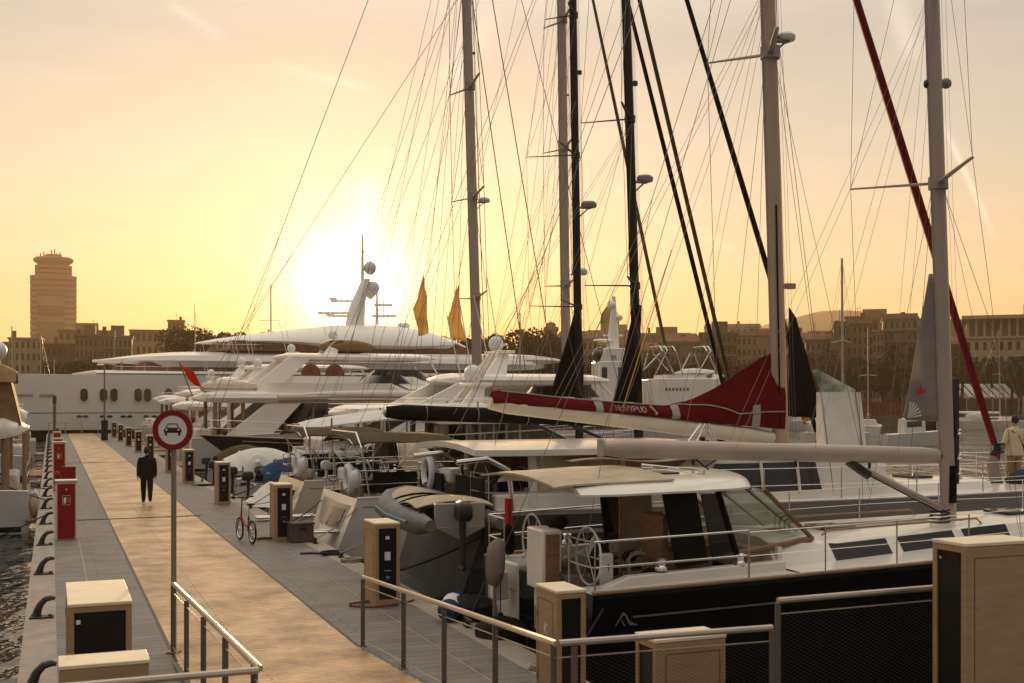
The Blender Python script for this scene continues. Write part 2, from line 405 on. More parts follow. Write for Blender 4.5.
# ------------------------------------------------------------------ service pedestals
def make_pedestal(W,L,H,detail=True,letter=False):
    t=thing('service_pedestal','',None)
    fy=-L/2
    MB().box(-W/2,W/2,fy+.03,L/2,0,H-.035).build('cabinet','pedwood',t,bevel=.008)
    fr=MB(); w=.055
    fr.box(-W/2,-W/2+w,fy,fy+.033,0,H-.035); fr.box(W/2-w,W/2,fy,fy+.033,0,H-.035)
    fr.box(-W/2+w,W/2-w,fy,fy+.033,H-.035-w,H-.035); fr.box(-W/2+w,W/2-w,fy,fy+.033,0,.10)
    fr.build('door_frame','pedwood',t,smooth=0,bevel=.004)
    for sg in (-1,1):
        xx=sg*W/2; g=MB(); e=.004
        for (a,b,c,d) in ((fy+.10,L/2-.06,H-.14,H-.134),(fy+.10,L/2-.06,.12,.126),(fy+.10,fy+.106,.126,H-.14),(L/2-.066,L/2-.06,.126,H-.14)):
            g.box(xx-e,xx+e,a,b,c,d)
        g.build('door_groove','railpost',t,smooth=0)
        for zz in (.3,H-.34): MB().tube([(xx+sg*.004,L/2-.045,zz),(xx+sg*.004,L/2-.045,zz+.07)],.008,6).build('hinge','steel',t)
        MB().lathe([(0,-.004),(.011,-.004),(.011,.006),(0,.006)],(xx+sg*.003,fy+.15,H*.62),8,Matrix.Rotation(R(90),3,'Y')).build('key_lock','steel',t)
    MB().box(-W/2-.006,W/2+.006,fy-.006,L/2+.006,H-.033,H).build('top_plate','pedtop',t,bevel=.006)
    f=MB().box(-W/2+w,W/2-w,fy+.018,fy+.028,.10,H-.035-w).build('front_panel','peddark',t)
    if detail:
        MB().box(-.045,.045,fy-.004,fy+.017,H*.55,H*.55+.13).build('notice_label','signwhite',f)
        MB().box(-.03,.03,fy-.001,fy+.017,H*.80,H*.80+.05).build('display','plasticwhite',f)
        MB().lathe([(.03,0),(.034,.02),(.02,.06)],(0,fy+.018,H*.34),10,Matrix.Rotation(R(90),3,'X')).build('socket','ribblue',f)
        MB().box(-.06,.06,fy+.004,fy+.017,H*.42,H*.42+.012).build('grip','steel',f)
    if letter:
        text_mesh('letter','K',.16,'plasticwhite',t,(-W/2-.003,.0,H*.66),(R(90),0,R(-90)),.003)
    return t
def place_ped(t,u,v,label,group='service pedestals along the pier',rz=0,z=0):
    t.location=P(u,v,z); t.rotation_euler=(0,0,ANG+rz); tag(t,label,'service pedestal',group)
place_ped(make_pedestal(.585,1.45,1.3,False),12.6,.445,'wide wooden pedestal with plain black front door beside ramp railing')
MB().box(-.02,.02,-.008,0,-.02,.02).build('door_label','plasticwhite',bpy.data.objects['service_pedestal'],loc=(-.20,-.71,1.12))
place_ped(make_pedestal(.40,.68,1.17,False),9.95,.40,'low plain wooden pedestal in front of the wide black-doored one',rz=R(-90))
place_ped(make_pedestal(.33,.55,1.31,False,True),11.05,4.98,'slim wooden pedestal with pale letter K beside dark sailing yacht')
place_ped(make_pedestal(.38,.72,1.15,False),9.15,5.32,'wooden pedestal with broad plain side and narrow dark panel behind level railing',rz=R(-90))
place_ped(make_pedestal(.42,.85,1.56,False),8.28,8.05,'largest wooden pedestal with dark green narrow panel at the railing end',rz=R(-90),z=.42)
MB().lathe([(.012,0),(.014,.006)],(0,0,0),8,Matrix.Rotation(R(90),3,'X')).build('lock','steel',bpy.data.objects['service_pedestal.004'],loc=(-.10,-.425,1.40))
p0=make_pedestal(.40,.72,1.32)
place_ped(p0,18.0,4.95,'open-fronted wooden pedestal with sockets at the near end of pier, hose at its foot')
pl=[(26.9,'wooden service pedestal with small brown storage box leaning at its foot'),
    (36.8,'wooden service pedestal beside grey dinghy cover beyond the folding bicycle'),
    (46.4,'wooden service pedestal half hidden by sign pole, dark panel facing'),
    (53.6,'wooden service pedestal directly behind the sign pole')]
for u,l in pl: place_ped(copy_tree(p0),u,4.98,l)
for u in (65.5,74.5,84.0,94.0,104.0): place_ped(copy_tree(p0),u,5.0,'small far wooden service pedestal along the pier beyond the walking person','far service pedestals')

# ------------------------------------------------------------------ mooring bollards along the left edge
bt=thing('mooring_bollard','black hooked iron mooring bollard on the pale stone kerb','bollard',group='black bollards along the kerb')
MB().box(-.17,.17,-.10,.10,0,.03).build('base','castiron',bt,bevel=.01)
MB().tube([(-.07,0,.02),(-.06,0,.10),(-.02,0,.20),(.05,0,.275),(.13,0,.295),(.19,0,.285)],[.085,.075,.062,.055,.05,.03],8,sx=.8).build('horn','castiron',bt)
MB().lathe([(.03,0),(.03,.02),(.015,.035)],(-.12,.06,.03),8).build('bolt','castiron',bt)
MB().lathe([(.03,0),(.03,.02),(.015,.035)],(.12,-.06,.03),8).build('bolt','castiron',bt)
for i in range(22):
    o=bt if i==0 else copy_tree(bt)
    o.location=P(14.0+4.62*i,-.13,0); o.rotation_euler=(0,0,ANG)
    o.rotation_euler.z+=rnd.uniform(-.08,.08)
ct=thing('mooring_cleat','low black mooring cleat on the pale kerb beside the yachts','cleat',group='black cleats on the yacht side kerb')
MB().box(-.05,.05,-.08,.08,0,.03).tube([(0,-.04,.02),(0,-.04,.09)],.025,6).tube([(0,.04,.02),(0,.04,.09)],.025,6).build('base','castiron',ct)
MB().tube([(0,-.19,.11),(0,-.08,.10),(0,.08,.10),(0,.19,.11)],[.018,.03,.03,.018],8).build('horn','castiron',ct)
for i,u in enumerate((12.3,15.6,20.2,23.4,25.9,29.4,31.8,35.0,38.5,42.0,47.0,52.0)):
    o=ct if i==0 else copy_tree(ct); o.location=P(u,5.57,0); o.rotation_euler=(0,0,ANG+rnd.uniform(-.1,.1))

# ------------------------------------------------------------------ red fire cabinets
def fire_cab(u,v,W,D,H,label,sign=True):
    t=thing('fire_cabinet',label,'fire cabinet',P(u,v),ANG,'red fire cabinets')
    MB().box(-W/2,W/2,-D/2+.02,D/2,0,H).build('cabinet','pedtop',t,bevel=.006)
    d=MB().box(-W/2+.045,W/2-.045,-D/2-.01,-D/2+.019,.03,H-.06).build('door','redpaint',t,bevel=.005)
    MB().box(-W/2-.012,W/2+.012,-D/2-.02,D/2+.01,H,H+.03).build('top_plate','pedtop',t,bevel=.005)
    if sign:
        b=MB().box(-.085,.085,-D/2-.014,-D/2-.010,H*.60,H*.60+.22); b.build('notice_label','darkred',d)
        f=MB(); yy=-D/2-.016
        f.box(-.085,.085,yy-.002,yy,H*.60,H*.60+.008).box(-.085,.085,yy-.002,yy,H*.60+.212,H*.60+.22).box(-.085,-.077,yy-.002,yy,H*.6+.008,H*.6+.212).box(.077,.085,yy-.002,yy,H*.6+.008,H*.6+.212)
        f.lathe([(.0,0),(.032,0),(.032,.11),(.018,.13),(.018,.15),(0,.15)],(-.03,yy+.012,H*.6+.035),10)
        f.tube([(.0,yy,H*.6+.17),(.04,yy,H*.6+.16),(.045,yy,H*.6+.06)],.006,5)
        f.build('pictogram','pedtop',d)
    MB().ellip((0,-D/2-.012,H*.86),.022,.01,.022,10,6).build('lock','steel',d)
    return t
fire_cab(28.9,.33,.47,.42,1.36,'tallest red fire cabinet with extinguisher pictogram on pale plinth')
fire_cab(48.0,.30,.48,.45,1.6,'tall red fire cabinet farther along the pier behind the red bin box')
t=thing('hose_box','low plain red steel hose box between two fire cabinets','hose box',P(46.4,.62),ANG)
MB().box(-.24,.24,-.2,.2,0,.70).build('cabinet','redpaint',t,bevel=.01)
MB().box(-.25,.25,-.21,.21,.70,.74).build('lid','redpaint',t,bevel=.008)
t=thing('fire_hydrant','small red pillar hydrant next to the plain red hose box','hydrant',P(44.2,.20),ANG)
MB().lathe([(0,0),(.14,0),(.14,.04),(.085,.06),(.08,.5),(.11,.52),(.11,.58),(.08,.66),(.03,.72),(0,.72)],n=14).build('barrel','redpaint',t)
MB().lathe([(0,0),(.05,0),(.05,.09),(0,.09)],(0,-.06,.42),10,Matrix.Rotation(R(90),3,'X')).build('outlet','redpaint',t)
MB().lathe([(0,0),(.05,0),(.05,.09),(0,.09)],(.06,0,.42),10,Matrix.Rotation(R(90),3,'Y')).build('outlet','redpaint',t)
for i in range(3): fire_cab(62+12*i,.34,.46,.42,1.3,'far small red cabinet in the row along the bollards',False)

# ------------------------------------------------------------------ no vehicles sign
Sg=thing('no_vehicles_sign','round red ringed sign with black car symbol on tan pole','road sign',P(15.45,1.475),0)
MB().lathe([(.035,0),(.035,3.06)],n=12).build('pole','signpole',Sg)
MB().box(-.08,.08,-.08,.08,0,.02).build('base_plate','signpole',Sg,bevel=.004)
RX=Matrix.Rotation(R(90),3,'X')
MB().lathe([(0,-.012),(.262,-.012),(.262,0),(0,0)],(0,-.048,2.88),40,RX).build('back_plate','greyband',Sg,smooth=30)
MB().lathe([(.186,.0),(.258,.0),(.258,.006),(.186,.006),(.186,0)],(0,-.0485,2.88),48,RX).build('red_ring','redpaint',Sg,smooth=30)
MB().lathe([(0,.0),(.186,.0),(.186,.003),(0,.003)],(0,-.0485,2.88),48,RX).build('white_disc','signwhite',Sg,smooth=30)
cb=MB(); y=-.0520
def pr(poly): cb.prism([(x,y,2.88+z) for x,z in poly],(0,-.003,0))
pr([(-.11,-.035),(.11,-.035),(.115,0),(.10,.022),(.085,.03),(-.085,.03),(-.10,.022),(-.115,0)])
pr([(-.085,.03),(-.06,.085),(.06,.085),(.085,.03),(.072,.03),(.052,.074),(-.052,.074),(-.072,.03)])
pr([(-.10,-.07),(-.07,-.07),(-.07,-.035),(-.10,-.035)]); pr([(.07,-.07),(.10,-.07),(.10,-.035),(.07,-.035)])
cb.build('car_symbol','plasticblack',Sg,smooth=0)
hb=MB()
for sx in (-.078,.078): hb.lathe([(0,0),(.015,0),(.015,.004),(0,.004)],(sx,-.0552,2.885),12,RX)
hb.build('headlamp_dots','signwhite',Sg)
MB().box(-.05,.05,-.047,.04,2.80,2.83).box(-.05,.05,-.047,.04,2.93,2.96).build('bracket','greyband',Sg)

# ------------------------------------------------------------------ odd things on the deck
t=thing('storage_box','small brown plastic storage box on the deck against a pedestal','box',P(26.35,5.32),ANG+R(4))
MB().box(-.26,.26,-.22,.22,0,.40).build('tub','crateplastic',t,bevel=.02)
MB().box(-.28,.28,-.24,.24,.40,.46).build('lid','crateplastic',t,bevel=.015)
MB().box(-.08,.08,-.25,-.22,.30,.36).build('latch','plasticblack',t,bevel=.006)
def coil(name,label,cat,u,v,r,turns,m,tr=.014,tail=None,seed=1):
    q=random.Random(seed); pts=[]
    for i in range(turns*14+1):
        a=2*PI*i/14; rr=r*(1+.12*q.uniform(-1,1)); pts.append((rr*math.cos(a),rr*math.sin(a)*.8,.015+.02*(i/14)*.5+.006*q.random()))
    if tail: pts += [(pts[-1][0]+(tail[0]-pts[-1][0])*k/5+.05*q.uniform(-1,1),pts[-1][1]+(tail[1]-pts[-1][1])*k/5+.05*q.uniform(-1,1),.016) for k in range(1,6)]
    o=MB().tube(pts,tr,6).build(name,m,loc=P(u,v,0),rz=ANG); tag(o,label,cat); return o
coil('water_hose','thin reddish hose looped on the deck around the sockets pedestal','hose',17.75,4.75,.36,2,'darkred',.011,(.7,.15),3)
coil('coiled_rope','pile of dark mooring rope on the kerb beside a cream yacht stern','rope',23.9,5.50,.22,5,'ropedark',.02,(-.6,.3),4)
coil('coiled_rope','heap of tan mooring rope on kerb below the white sloop transom','rope',22.7,5.62,.20,5,'rope',.018,(.5,.4),5)
coil('coiled_rope','loose pale rope heap on kerb behind the slim pedestal','rope',12.8,5.55,.17,5,'rope',.017,(.3,.3),6)
coil('coiled_rope','tangle of dark rope and chain on the deck past the grey dinghy cover','rope',44.6,5.45,.3,4,'ropedark',.02,(-.5,.4),8)
coil('yellow_cable','yellow shore cable lying at foot of the pedestal by the bicycle','cable',27.0,4.62,.16,3,'olivecanvas',.013,(-.3,.3),9)

# ------------------------------------------------------------------ folding bicycle
B=thing('folding_bicycle','red folding bicycle on its kickstand beside pedestal','bicycle',P(26.75,4.15),ANG+R(99))
def wheel(x):
    Tm=Matrix.Rotation(R(90),3,'X')
    w=MB().tube([(x+.245*math.cos(2*PI*k/28),0,.265+.245*math.sin(2*PI*k/28)) for k in range(28)],.022,7,True,up=(0,1,0)).build('wheel','rubber',B)
    MB().tube([(x+.218*math.cos(2*PI*k/28),0,.265+.218*math.sin(2*PI*k/28)) for k in range(28)],.012,6,True,up=(0,1,0)).build('rim','steel',w)
    s=MB()
    for k in range(14): s.tube([(x,.02*(-1)**k,.265),(x+.215*math.cos(2*PI*k/14),0,.265+.215*math.sin(2*PI*k/14))],.0022,4)
    s.build('spokes','steel',w)
    MB().lathe([(0,-.04),(.022,-.04),(.022,.04),(0,.04)],(x,0,.265),8,Tm).build('hub','steel',w)
wheel(-.46); wheel(.46)
MB().tube([(-.46,.05,.265),(-.16,.03,.30)],.010,6).tube([(-.46,-.05,.265),(-.16,-.03,.30)],.010,6).tube([(-.46,.05,.265),(-.18,.02,.56)],.009,6).tube([(-.46,-.05,.265),(-.18,-.02,.56)],.009,6).tube([(-.16,0,.28),(-.19,0,.62)],.018,8).tube([(-.16,0,.36),(.12,0,.40),(.36,0,.56)],.026,8).tube([(.34,0,.48),(.33,0,.68)],.02,8).build('frame','redpaint',B)
MB().tube([(.34,0,.50),(.345,.06,.46),(.46,.06,.265)],.011,6).tube([(.34,0,.50),(.345,-.06,.46),(.46,-.06,.265)],.011,6).build('fork','plasticblack',B)
MB().tube([(-.19,0,.6),(-.225,0,.86)],.014,8).build('seat_post','steel',B)
MB().loft([[(-.34,.085*math.cos(a),.88+.03*math.sin(a)) for a in [2*PI*k/8 for k in range(8)]],[(-.22,.07*math.cos(a),.885+.03*math.sin(a)) for a in [2*PI*k/8 for k in range(8)]],[(-.06,.02*math.cos(a),.88+.02*math.sin(a)) for a in [2*PI*k/8 for k in range(8)]]]).build('saddle','plasticblack',B)
MB().tube([(.33,0,.66),(.29,0,1.0)],.015,8).tube([(.27,-.26,1.02),(.29,-.1,1.0),(.29,.1,1.0),(.27,.26,1.02)],.012,6).build('handlebar','plasticblack',B)
for s in (-1,1): MB().tube([(.27,s*.18,1.01),(.27,s*.27,1.02)],.018,6).build('grip','rubber',B)
MB().lathe([(0,-.01),(.075,-.01),(.075,.01),(0,.01)],(-.16,-.05,.28),16,Matrix.Rotation(R(90),3,'X')).tube([(-.16,-.06,.28),(-.10,-.07,.13)],.008,5).tube([(-.16,.05,.28),(-.22,.07,.43)],.008,5).build('crank','steel',B)
MB().box(-.15,-.06,-.13,-.06,.12,.14).build('pedal','plasticblack',B)
MB().tube([(-.2,.03,.28),(-.12,.19,.0)],.008,5).build('kickstand','steel',B)
MB().tube([(-.46-.27*math.cos(a),0,.265+.27*math.sin(a)) for a in [R(10*k) for k in range(3,14)]],.02,5,sx=.4).build('mudguard','plasticblack',B)

# ------------------------------------------------------------------ lamp post and tall mooring poles near the far end
t=thing('lamp_post','slim dark lamp post on black base at the pier end before superyacht','lamp post',P(97.0,3.95),ANG)
MB().box(-.25,.25,-.25,.25,0,1.6).build('base','peddark',t,bevel=.02)
MB().tube([(0,0,1.6),(0,0,6.0)],[.07,.05],8).build('pole','railpost',t)
MB().ellip((-.3,0,6.0),.3,.14,.09).build('lamp_head','plasticwhite',t)
MB().tube([(0,0,5.97),(-.3,0,6.0)],.04,6).build('arm','railpost',t)
t=thing('mooring_pole','dark mooring pole with pale cap standing at the far red cabinets','pole',P(75.0,.2),ANG)
MB().tube([(0,0,0),(0,0,3.4)],.09,8).build('shaft','railpost',t)
MB().tube([(0,0,3.0),(0,0,3.45)],.11,8).build('band','greygreen',t)
# low barrier across the pier end
t=thing('barrier_fence','low pale barrier fence across the pier end before the superyacht hull','fence',P(116.2,2.7),ANG)
MB().tube([(-2.9,0,1.05),(3,0,1.05)],.035,6).build('top_rail','gelgrey',t)
MB().tube([(-2.9,0,.5),(3,0,.5)],.02,6).build('middle_rail','gelgrey',t)
for k in range(5): MB().tube([(-2.9+k*1.45,0,0),(-2.9+k*1.45,0,1.05)],.035,6).build('post','gelgrey',t)
# ================================================================== boat building kit
def boat(name,label,u,v0,cat,group='yachts moored along the pier',flip=False):
    t=thing(name,label,cat,P(u,v0,WL),ANG+(PI if flip else 0),group)
    t['_']=0; del t['_']
    return t
class Hull:
    """local x forward from the stern, y to port, z up from the waterline"""
    def __init__(s,L,B,fs,fb,stern=.8,wide=.42,bow=2.2,rake=.6,full=.72,depth=.5,flare=.6,dip=.0,rev=.0):
        s.rev=rev
        s.L,s.B,s.fs,s.fb,s.st,s.wd,s.bw,s.rk,s.fl,s.dp,s.fr,s.dip=L,B,fs,fb,stern,wide,bow,rake,full,depth,flare,dip
    def hb(s,t):
        if t<s.wd: return s.B/2*(s.st+(1-s.st)*math.sin(PI/2*t/s.wd))
        return s.B/2*max(0.0,1-((t-s.wd)/(1-s.wd))**s.bw)
    def sheer(s,t): return lerp(s.fs,s.fb,t)-s.dip*math.sin(PI*t)
    def pt(s,t,k,sgn):
        """k: 0 keel line, 1 deck edge"""
        zb=-s.dp; z=zb+k*(s.sheer(t)-zb)
        x=t*(s.L-s.rk*(1-k))-s.rev*(1-k)*max(0,1-t/.22); y=s.hb(t)*(s.fl+(1-s.fl)*k**s.fr) if k>0 else 0
        return Vector((x,sgn*y,z))
    def at(s,x,sgn,z):
        t=x/s.L
        for _ in range(3):
            k=(z+s.dp)/(s.sheer(t)+s.dp); t=min(1,max(0,x/(s.L-s.rk*(1-k))))
        return s.pt(t,k,sgn)
    def build(s,par,m,deckm='gelcoat',nt=30,cockpit=None,gun='gelcoat',name='hull'):
        ks=[1,.92,.8,.66,.5,.34,.18,.0]; rings=[]
        for i in range(nt+1):
            t=i/nt*.999
            rings.append([s.pt(t,k,-1) for k in ks]+[s.pt(t,k,1) for k in reversed(ks[:-1])])
        b=MB(); b.loft(rings,False,True,False); h=b.build(name,m,par,smooth=40)
        d=MB(); x0=0
        if cockpit: x0=cockpit
        def top(i,j):
            t=lerp(x0/s.L,.999,i); w=s.hb(t)-.015; f=j*2-1
            return (t*s.L,f*w,s.sheer(t)-.012+.05*(1-f*f))
        d.grid(top,26,8)
        if cockpit:
            for sg in (-1,1):
                d.grid(lambda i,j:(lerp(0,x0,i),sg*lerp(s.hb(i*x0/s.L)-.015,s.hb(0)*.66,j),s.sheer(i*x0/s.L)-.012),8,2)
        d.build('deck',deckm,par,smooth=40)
        if gun:
            g=MB()
            for sg in (-1,1): g.tube([s.pt(i/24*.998,1,sg)+Vector((0,-sg*.015,.012)) for i in range(25)],.03,6)
            g.build('gunwale',gun,par)
        return h
    def stripe(s,par,m,z0,z1,xa,xb,off=.006,name='stripe',sides=(-1,1),n=24,follow=True):
        b=MB()
        for sg in sides:
            def q(i,j):
                x=lerp(xa,xb,i); zz=lerp(z0,z1,j)
                if follow: zz+=s.sheer(x/s.L)
                p=s.at(x,sg,zz); return p+Vector((0,sg*off,0))
            b.grid(q,n,2)
        return b.build(name,m,par)
class Coach:
    """cabin trunk: x0..x1, half width w(x), height h(x) above base(x)"""
    def __init__(s,x0,x1,w,h,base,tumble=.86,round_=.72): s.x0,s.x1,s.w,s.h,s.b,s.tb,s.rd=x0,x1,w,h,base,tumble,round_
    def sec(s,x):
        w,h,b=s.w(x),s.h(x),s.b(x)
        return [(w,b),(w*lerp(1,s.tb,.5),b+h*.45),(w*s.tb,b+h*.86),(w*s.rd,b+h*.98),(0,b+h*1.04)]
    def side(s,x,k,sg,off=0):
        w,h,b=s.w(x),s.h(x),s.b(x)
        return Vector((x,sg*(w*lerp(1,s.tb,k/.86)+off),b+h*k))
    def build(s,par,m,name='coachroof',n=18):
        rings=[]
        for i in range(n+1):
            x=lerp(s.x0,s.x1,i/n); a=s.sec(x)
            rings.append([Vector((x,-y,z)) for y,z in a]+[Vector((x,y,z)) for y,z in reversed(a[:-1])])
        return MB().loft(rings,False,True,True).build(name,m,par,smooth=32)
    def window(s,par,m,xa,xb,k0,k1,sg,name='window',slant=0,n=6,off=.008):
        b=MB(); b.grid(lambda i,j: s.side(lerp(xa,xb,i)+slant*(j-.5),lerp(k0,k1,j),sg,off),n,2)
        return b.build(name,m,par)
def stanchions(par,h,xs,hgt=.62,sides=(-1,1),wires=(1,.5),r=.011,m='steel'):
    for sg in sides:
        for x in xs:
            p=h.pt(x/h.L,1,sg)+Vector((0,-sg*.06,0)); MB().tube([p,p+Vector((0,0,hgt))],r,6).build('stanchion',m,par)
        for k in wires:
            pts=[h.pt(x/h.L,1,sg)+Vector((0,-sg*.06,hgt*k)) for x in xs]
            MB().tube(pts,r*.45,4).build('lifeline',m,par)
def pushpit(par,h,x1=1.3,hgt=.65,gap=.45,r=.013):
    for sg in (-1,1):
        b=MB()
        for k in (1,.5):
            pts=[h.pt(lerp(x1,.05,i/4)/h.L,1,sg)+Vector((0,-sg*.07,hgt*k)) for i in range(5)]
            y0=pts[-1].y; pts += [Vector((.03,y0*lerp(1,gap,i/2),pts[-1].z)) for i in (1,2)]
            b.tube(pts,r,6)
        for x,y in ((x1,None),(.06,None),(.03,gap)):
            p=h.pt(x/h.L,1,sg)+Vector((0,-sg*.07,0))
            if y: p.y*=y
            b.tube([p,p+Vector((0,0,hgt))],r,6)
        b.build('pushpit_rail','steel',par)
def pulpit(par,h,x0,hgt=.65,r=.013):
    b=MB()
    for k in (1,.5):
        pts=[h.pt(lerp(x0,h.L*.985,i/4)/h.L,1,-1)+Vector((0,.06*(1-i/4),hgt*k)) for i in range(5)]
        pts+= [Vector((p.x,-p.y,p.z)) for p in reversed(pts)]
        b.tube(pts,r,6)
    for x in (x0,lerp(x0,h.L,.6)):
        for sg in (-1,1):
            p=h.pt(x/h.L,1,sg)+Vector((0,-sg*.05,0)); b.tube([p,p+Vector((0,0,hgt))],r,6)
    b.build('pulpit_rail','steel',par)
def steering_wheel(par,x,y,z,r=.42,m='steel',ped=True):
    w=MB().tube([(x,y+r*math.cos(2*PI*k/28),z+r*math.sin(2*PI*k/28)) for k in range(28)],.017,6,True,up=(1,0,0)).build('steering_wheel',m,par)
    s=MB()
    for k in range(6): s.tube([(x,y,z),(x,y+r*math.cos(2*PI*k/6),z+r*math.sin(2*PI*k/6))],.007,5)
    s.build('spokes',m,w)
    if ped: MB().loft([[(x+.10+a,y+c,zz) for a,c in ((0,-.16),(.2,-.16),(.2,.16),(0,.16))] for zz in (z-.75,z+.05)]).build('binnacle','gelcoat',par,bevel=.03)
def lifebuoy(par,x,y,z,m='plasticwhite',T=None,r=.27):
    pts=[Vector((0,r*math.cos(a),r*math.sin(a)*1.15)) for a in [R(-60+k*15) for k in range(21)]]
    if T is not None: pts=[T@p for p in pts]
    return MB().tube([Vector((x,y,z))+p for p in pts],.085,8).build('horseshoe_buoy',m,par)
def outboard(par,x,y,z,cl=.9,m='plasticblack',name='outboard_motor',s=1.0):
    """powerhead at x,y,z"""
    o=MB()
    o.loft([[(x+a*s,y+c*s,z+zz*s) for a,c in ((-.20*q,-.12*q),(.16*q,-.12*q),(.2*q,0),(.16*q,.12*q),(-.20*q,.12*q),(-.25*q,0))] for zz,q in ((-.12,.75),(-.05,1),(.12,1),(.2,.8),(.23,.4))])
    h=o.build(name,m,par,smooth=50,bevel=.015)
    MB().tube([(x,y,z-.1*s),(x,y,z-.5*s),(x-.03*s,y,z-cl*s)],[.07*s,.055*s,.045*s],8).build('leg',m,h)
    MB().box(x-.14*s,x+.06*s,y-.006,y+.006,z-(cl+.15)*s,z-cl*s).tube([(x-.12*s,y,z-cl*s),(x+.1*s,y,z-cl*s)],.045*s,8).build('gearcase',m,h)
    MB().tube([(x+.1*s,y,z-.02*s),(x+.5*s,y+.05*s,z+.06*s)],.018*s,6).build('tiller',m,h)
    return h
def winch(par,x,y,z,s=1):
    MB().lathe([(0,0),(.085*s,0),(.08*s,.04*s),(.055*s,.07*s),(.06*s,.13*s),(.075*s,.15*s),(.05*s,.17*s),(0,.17*s)],(x,y,z),12).build('winch','steel',par)
def rig(par,mx,z0,H,rake,w,d,m,spreaders,hb_,bowx,bowz,sternx,sternz,wr=.006,furl=None,radar=None,boomz=0,sail=None,fore_mat='wire',lights=True,back=True,halyards=True,shroud_y=None):
    """mast foot at (mx,0,z0); spreaders: list of (height above z0, half length, aft sweep)"""
    tk=math.tan(rake); top=lambda h: Vector((mx-h*tk,0,z0+h))
    mast=MB().tube([top(0),top(H*.5),top(H)],[w,w*.94,w*.7],14,sx=d/w,up=(0,1,0)).build('mast',m,par)
    MB().tube([top(.0)+Vector((-w*1.0,0,0)),top(H*.97)+Vector((-w*.95,0,0))],w*.14,5).build('sail_track','greyband' if m!='carbon' else 'rubber',mast)
    tips={-1:[],1:[]}
    for (h,l,sw) in spreaders:
        for sg in (-1,1):
            a=top(h); e=a+Vector((-sw,sg*l,l*.07)); tips[sg].append((e,a))
            MB().tube([a,e],[w*.42,w*.24],6,sx=.45,up=(0,0,1)).build('spreader',m if m!='mastcopper' else 'alloy',mast)
        MB().lathe([(0,0),(w*1.12,0),(w*1.12,w*1.4),(0,w*1.4)],top(h-.1),12).build('spreader_root','greyband' if m!='carbon' else 'plasticblack',mast)
    head=top(H*.985)
    for sg in (-1,1):
        cp=Vector((mx-.25,sg*(shroud_y or hb_*.92),z0-.2 if boomz==0 else boomz))
        pts=[cp]+[e for e,a in tips[sg]]+[head]
        MB().tube(pts,wr,4).build('cap_shroud','wire',par)
        prev=cp
        for e,a in tips[sg]:
            MB().tube([prev,a+Vector((0,sg*w,-.1))],wr*.9,4).build('diagonal_shroud','wire',par); prev=e
        MB().tube([cp+Vector((.9,0,0)),(tips[sg][0][1] if tips[sg] else head)+Vector((0,sg*w,-.15))],wr*.8,4).build('lower_shroud','wire',par)
    fs=Vector((bowx,0,bowz))
    MB().tube([fs,head],wr*1.2,4).build('forestay','wire',par)
    if furl:
        fm,fr,f0,f1=furl
        n=14; pts=[fs.lerp(head,lerp(f0,f1,i/n)) for i in range(n+1)]
        b=MB().tube(pts,[fr*(.75+.45*math.sin(PI*min(1,.15+i/n))*(1-.45*i/n)) for i in range(n+1)],8); b.build('furled_headsail',fm,par)
        MB().lathe([(0,0),(fr*2.1,0),(fr*2.1,.05),(fr*1.3,.07),(fr*1.3,.18),(fr*2.1,.2),(fr*2.1,.24),(0,.24)],fs.lerp(head,f0*.7),10).build('furler_drum','plasticblack',par)
    if back:
        br_=head.lerp(Vector((sternx,0,sternz)),.72)
        MB().tube([head,br_],wr,4).build('backstay','wire',par)
        for sg in (-1,1): MB().tube([br_,Vector((sternx,sg*hb_*.7,sternz))],wr*.9,4).build('backstay_leg','wire',par)
    if halyards:
        for k in range(3):
            MB().tube([top(.8)+Vector((w*(1.3+k*.4),(k-1)*w*1.1,0)),top(H*.97)+Vector((w*1.0,(k-1)*w*.6,0))],wr*.55,4).build('halyard','wire',par)
    if radar:
        h,s=radar; a=top(h)+Vector((w*.9,0,0))
        r_=MB().lathe([(0,0),(.30*s,0),(.33*s,.05*s),(.33*s,.16*s),(.26*s,.24*s),(0,.25*s)],a+Vector((.42*s,0,0)),16).build('radar_dome','plasticwhite' if m!='carbon' else 'greyband',mast)
        MB().box(a.x-.05,a.x+.5*s,a.y-.06,a.y+.06,a.z-.05,a.z).tube([a+Vector((.4*s,0,-.03)),a+Vector((0,0,-.4*s))],.025,5).build('radar_bracket','greyband',mast)
    if lights:
        a=top(H*.55)+Vector((w,0,0)); MB().box(a.x,a.x+.12,-.05,.05,a.z-.08,a.z+.05).build('deck_light','plasticblack',mast)
    return mast,top
def boom(par,a,b,r,m,rz=1.15,name='boom'):
    a=Vector(a); b=Vector(b)
    return MB().tube([a,a.lerp(b,.06),a.lerp(b,.94),b],[r*.7,r,r,r*.8],12,sx=rz).build(name,m,par,smooth=45)
def slabcloth(par,poly,th,m,name,bulge=.06):
    """upright cloth (x,z outline), thickness th, gently puffed"""
    bm=bmesh.new(); vs=[bm.verts.new((x,0,z)) for x,z in poly]; bm.faces.new(vs)
    bmesh.ops.triangulate(bm,faces=bm.faces)
    for _ in range(4): bmesh.ops.subdivide_edges(bm,edges=bm.edges[:],cuts=1,use_grid_fill=True)
    cx=sum(x for x,z in poly)/len(poly); cz=sum(z for x,z in poly)/len(poly)
    me=bpy.data.meshes.new(name); 
    for v in bm.verts: v.co.y=bulge*noise.noise(v.co*.9)+.25*bulge*noise.noise(v.co*3.1)
    bm.to_mesh(me); bm.free(); me.materials.append(M[m]); me.shade_smooth()
    o=bpy.data.objects.new(name,me); C.objects.link(o); o.parent=par
    s=o.modifiers.new('solid','SOLIDIFY'); s.thickness=th; s.offset=0
    return o
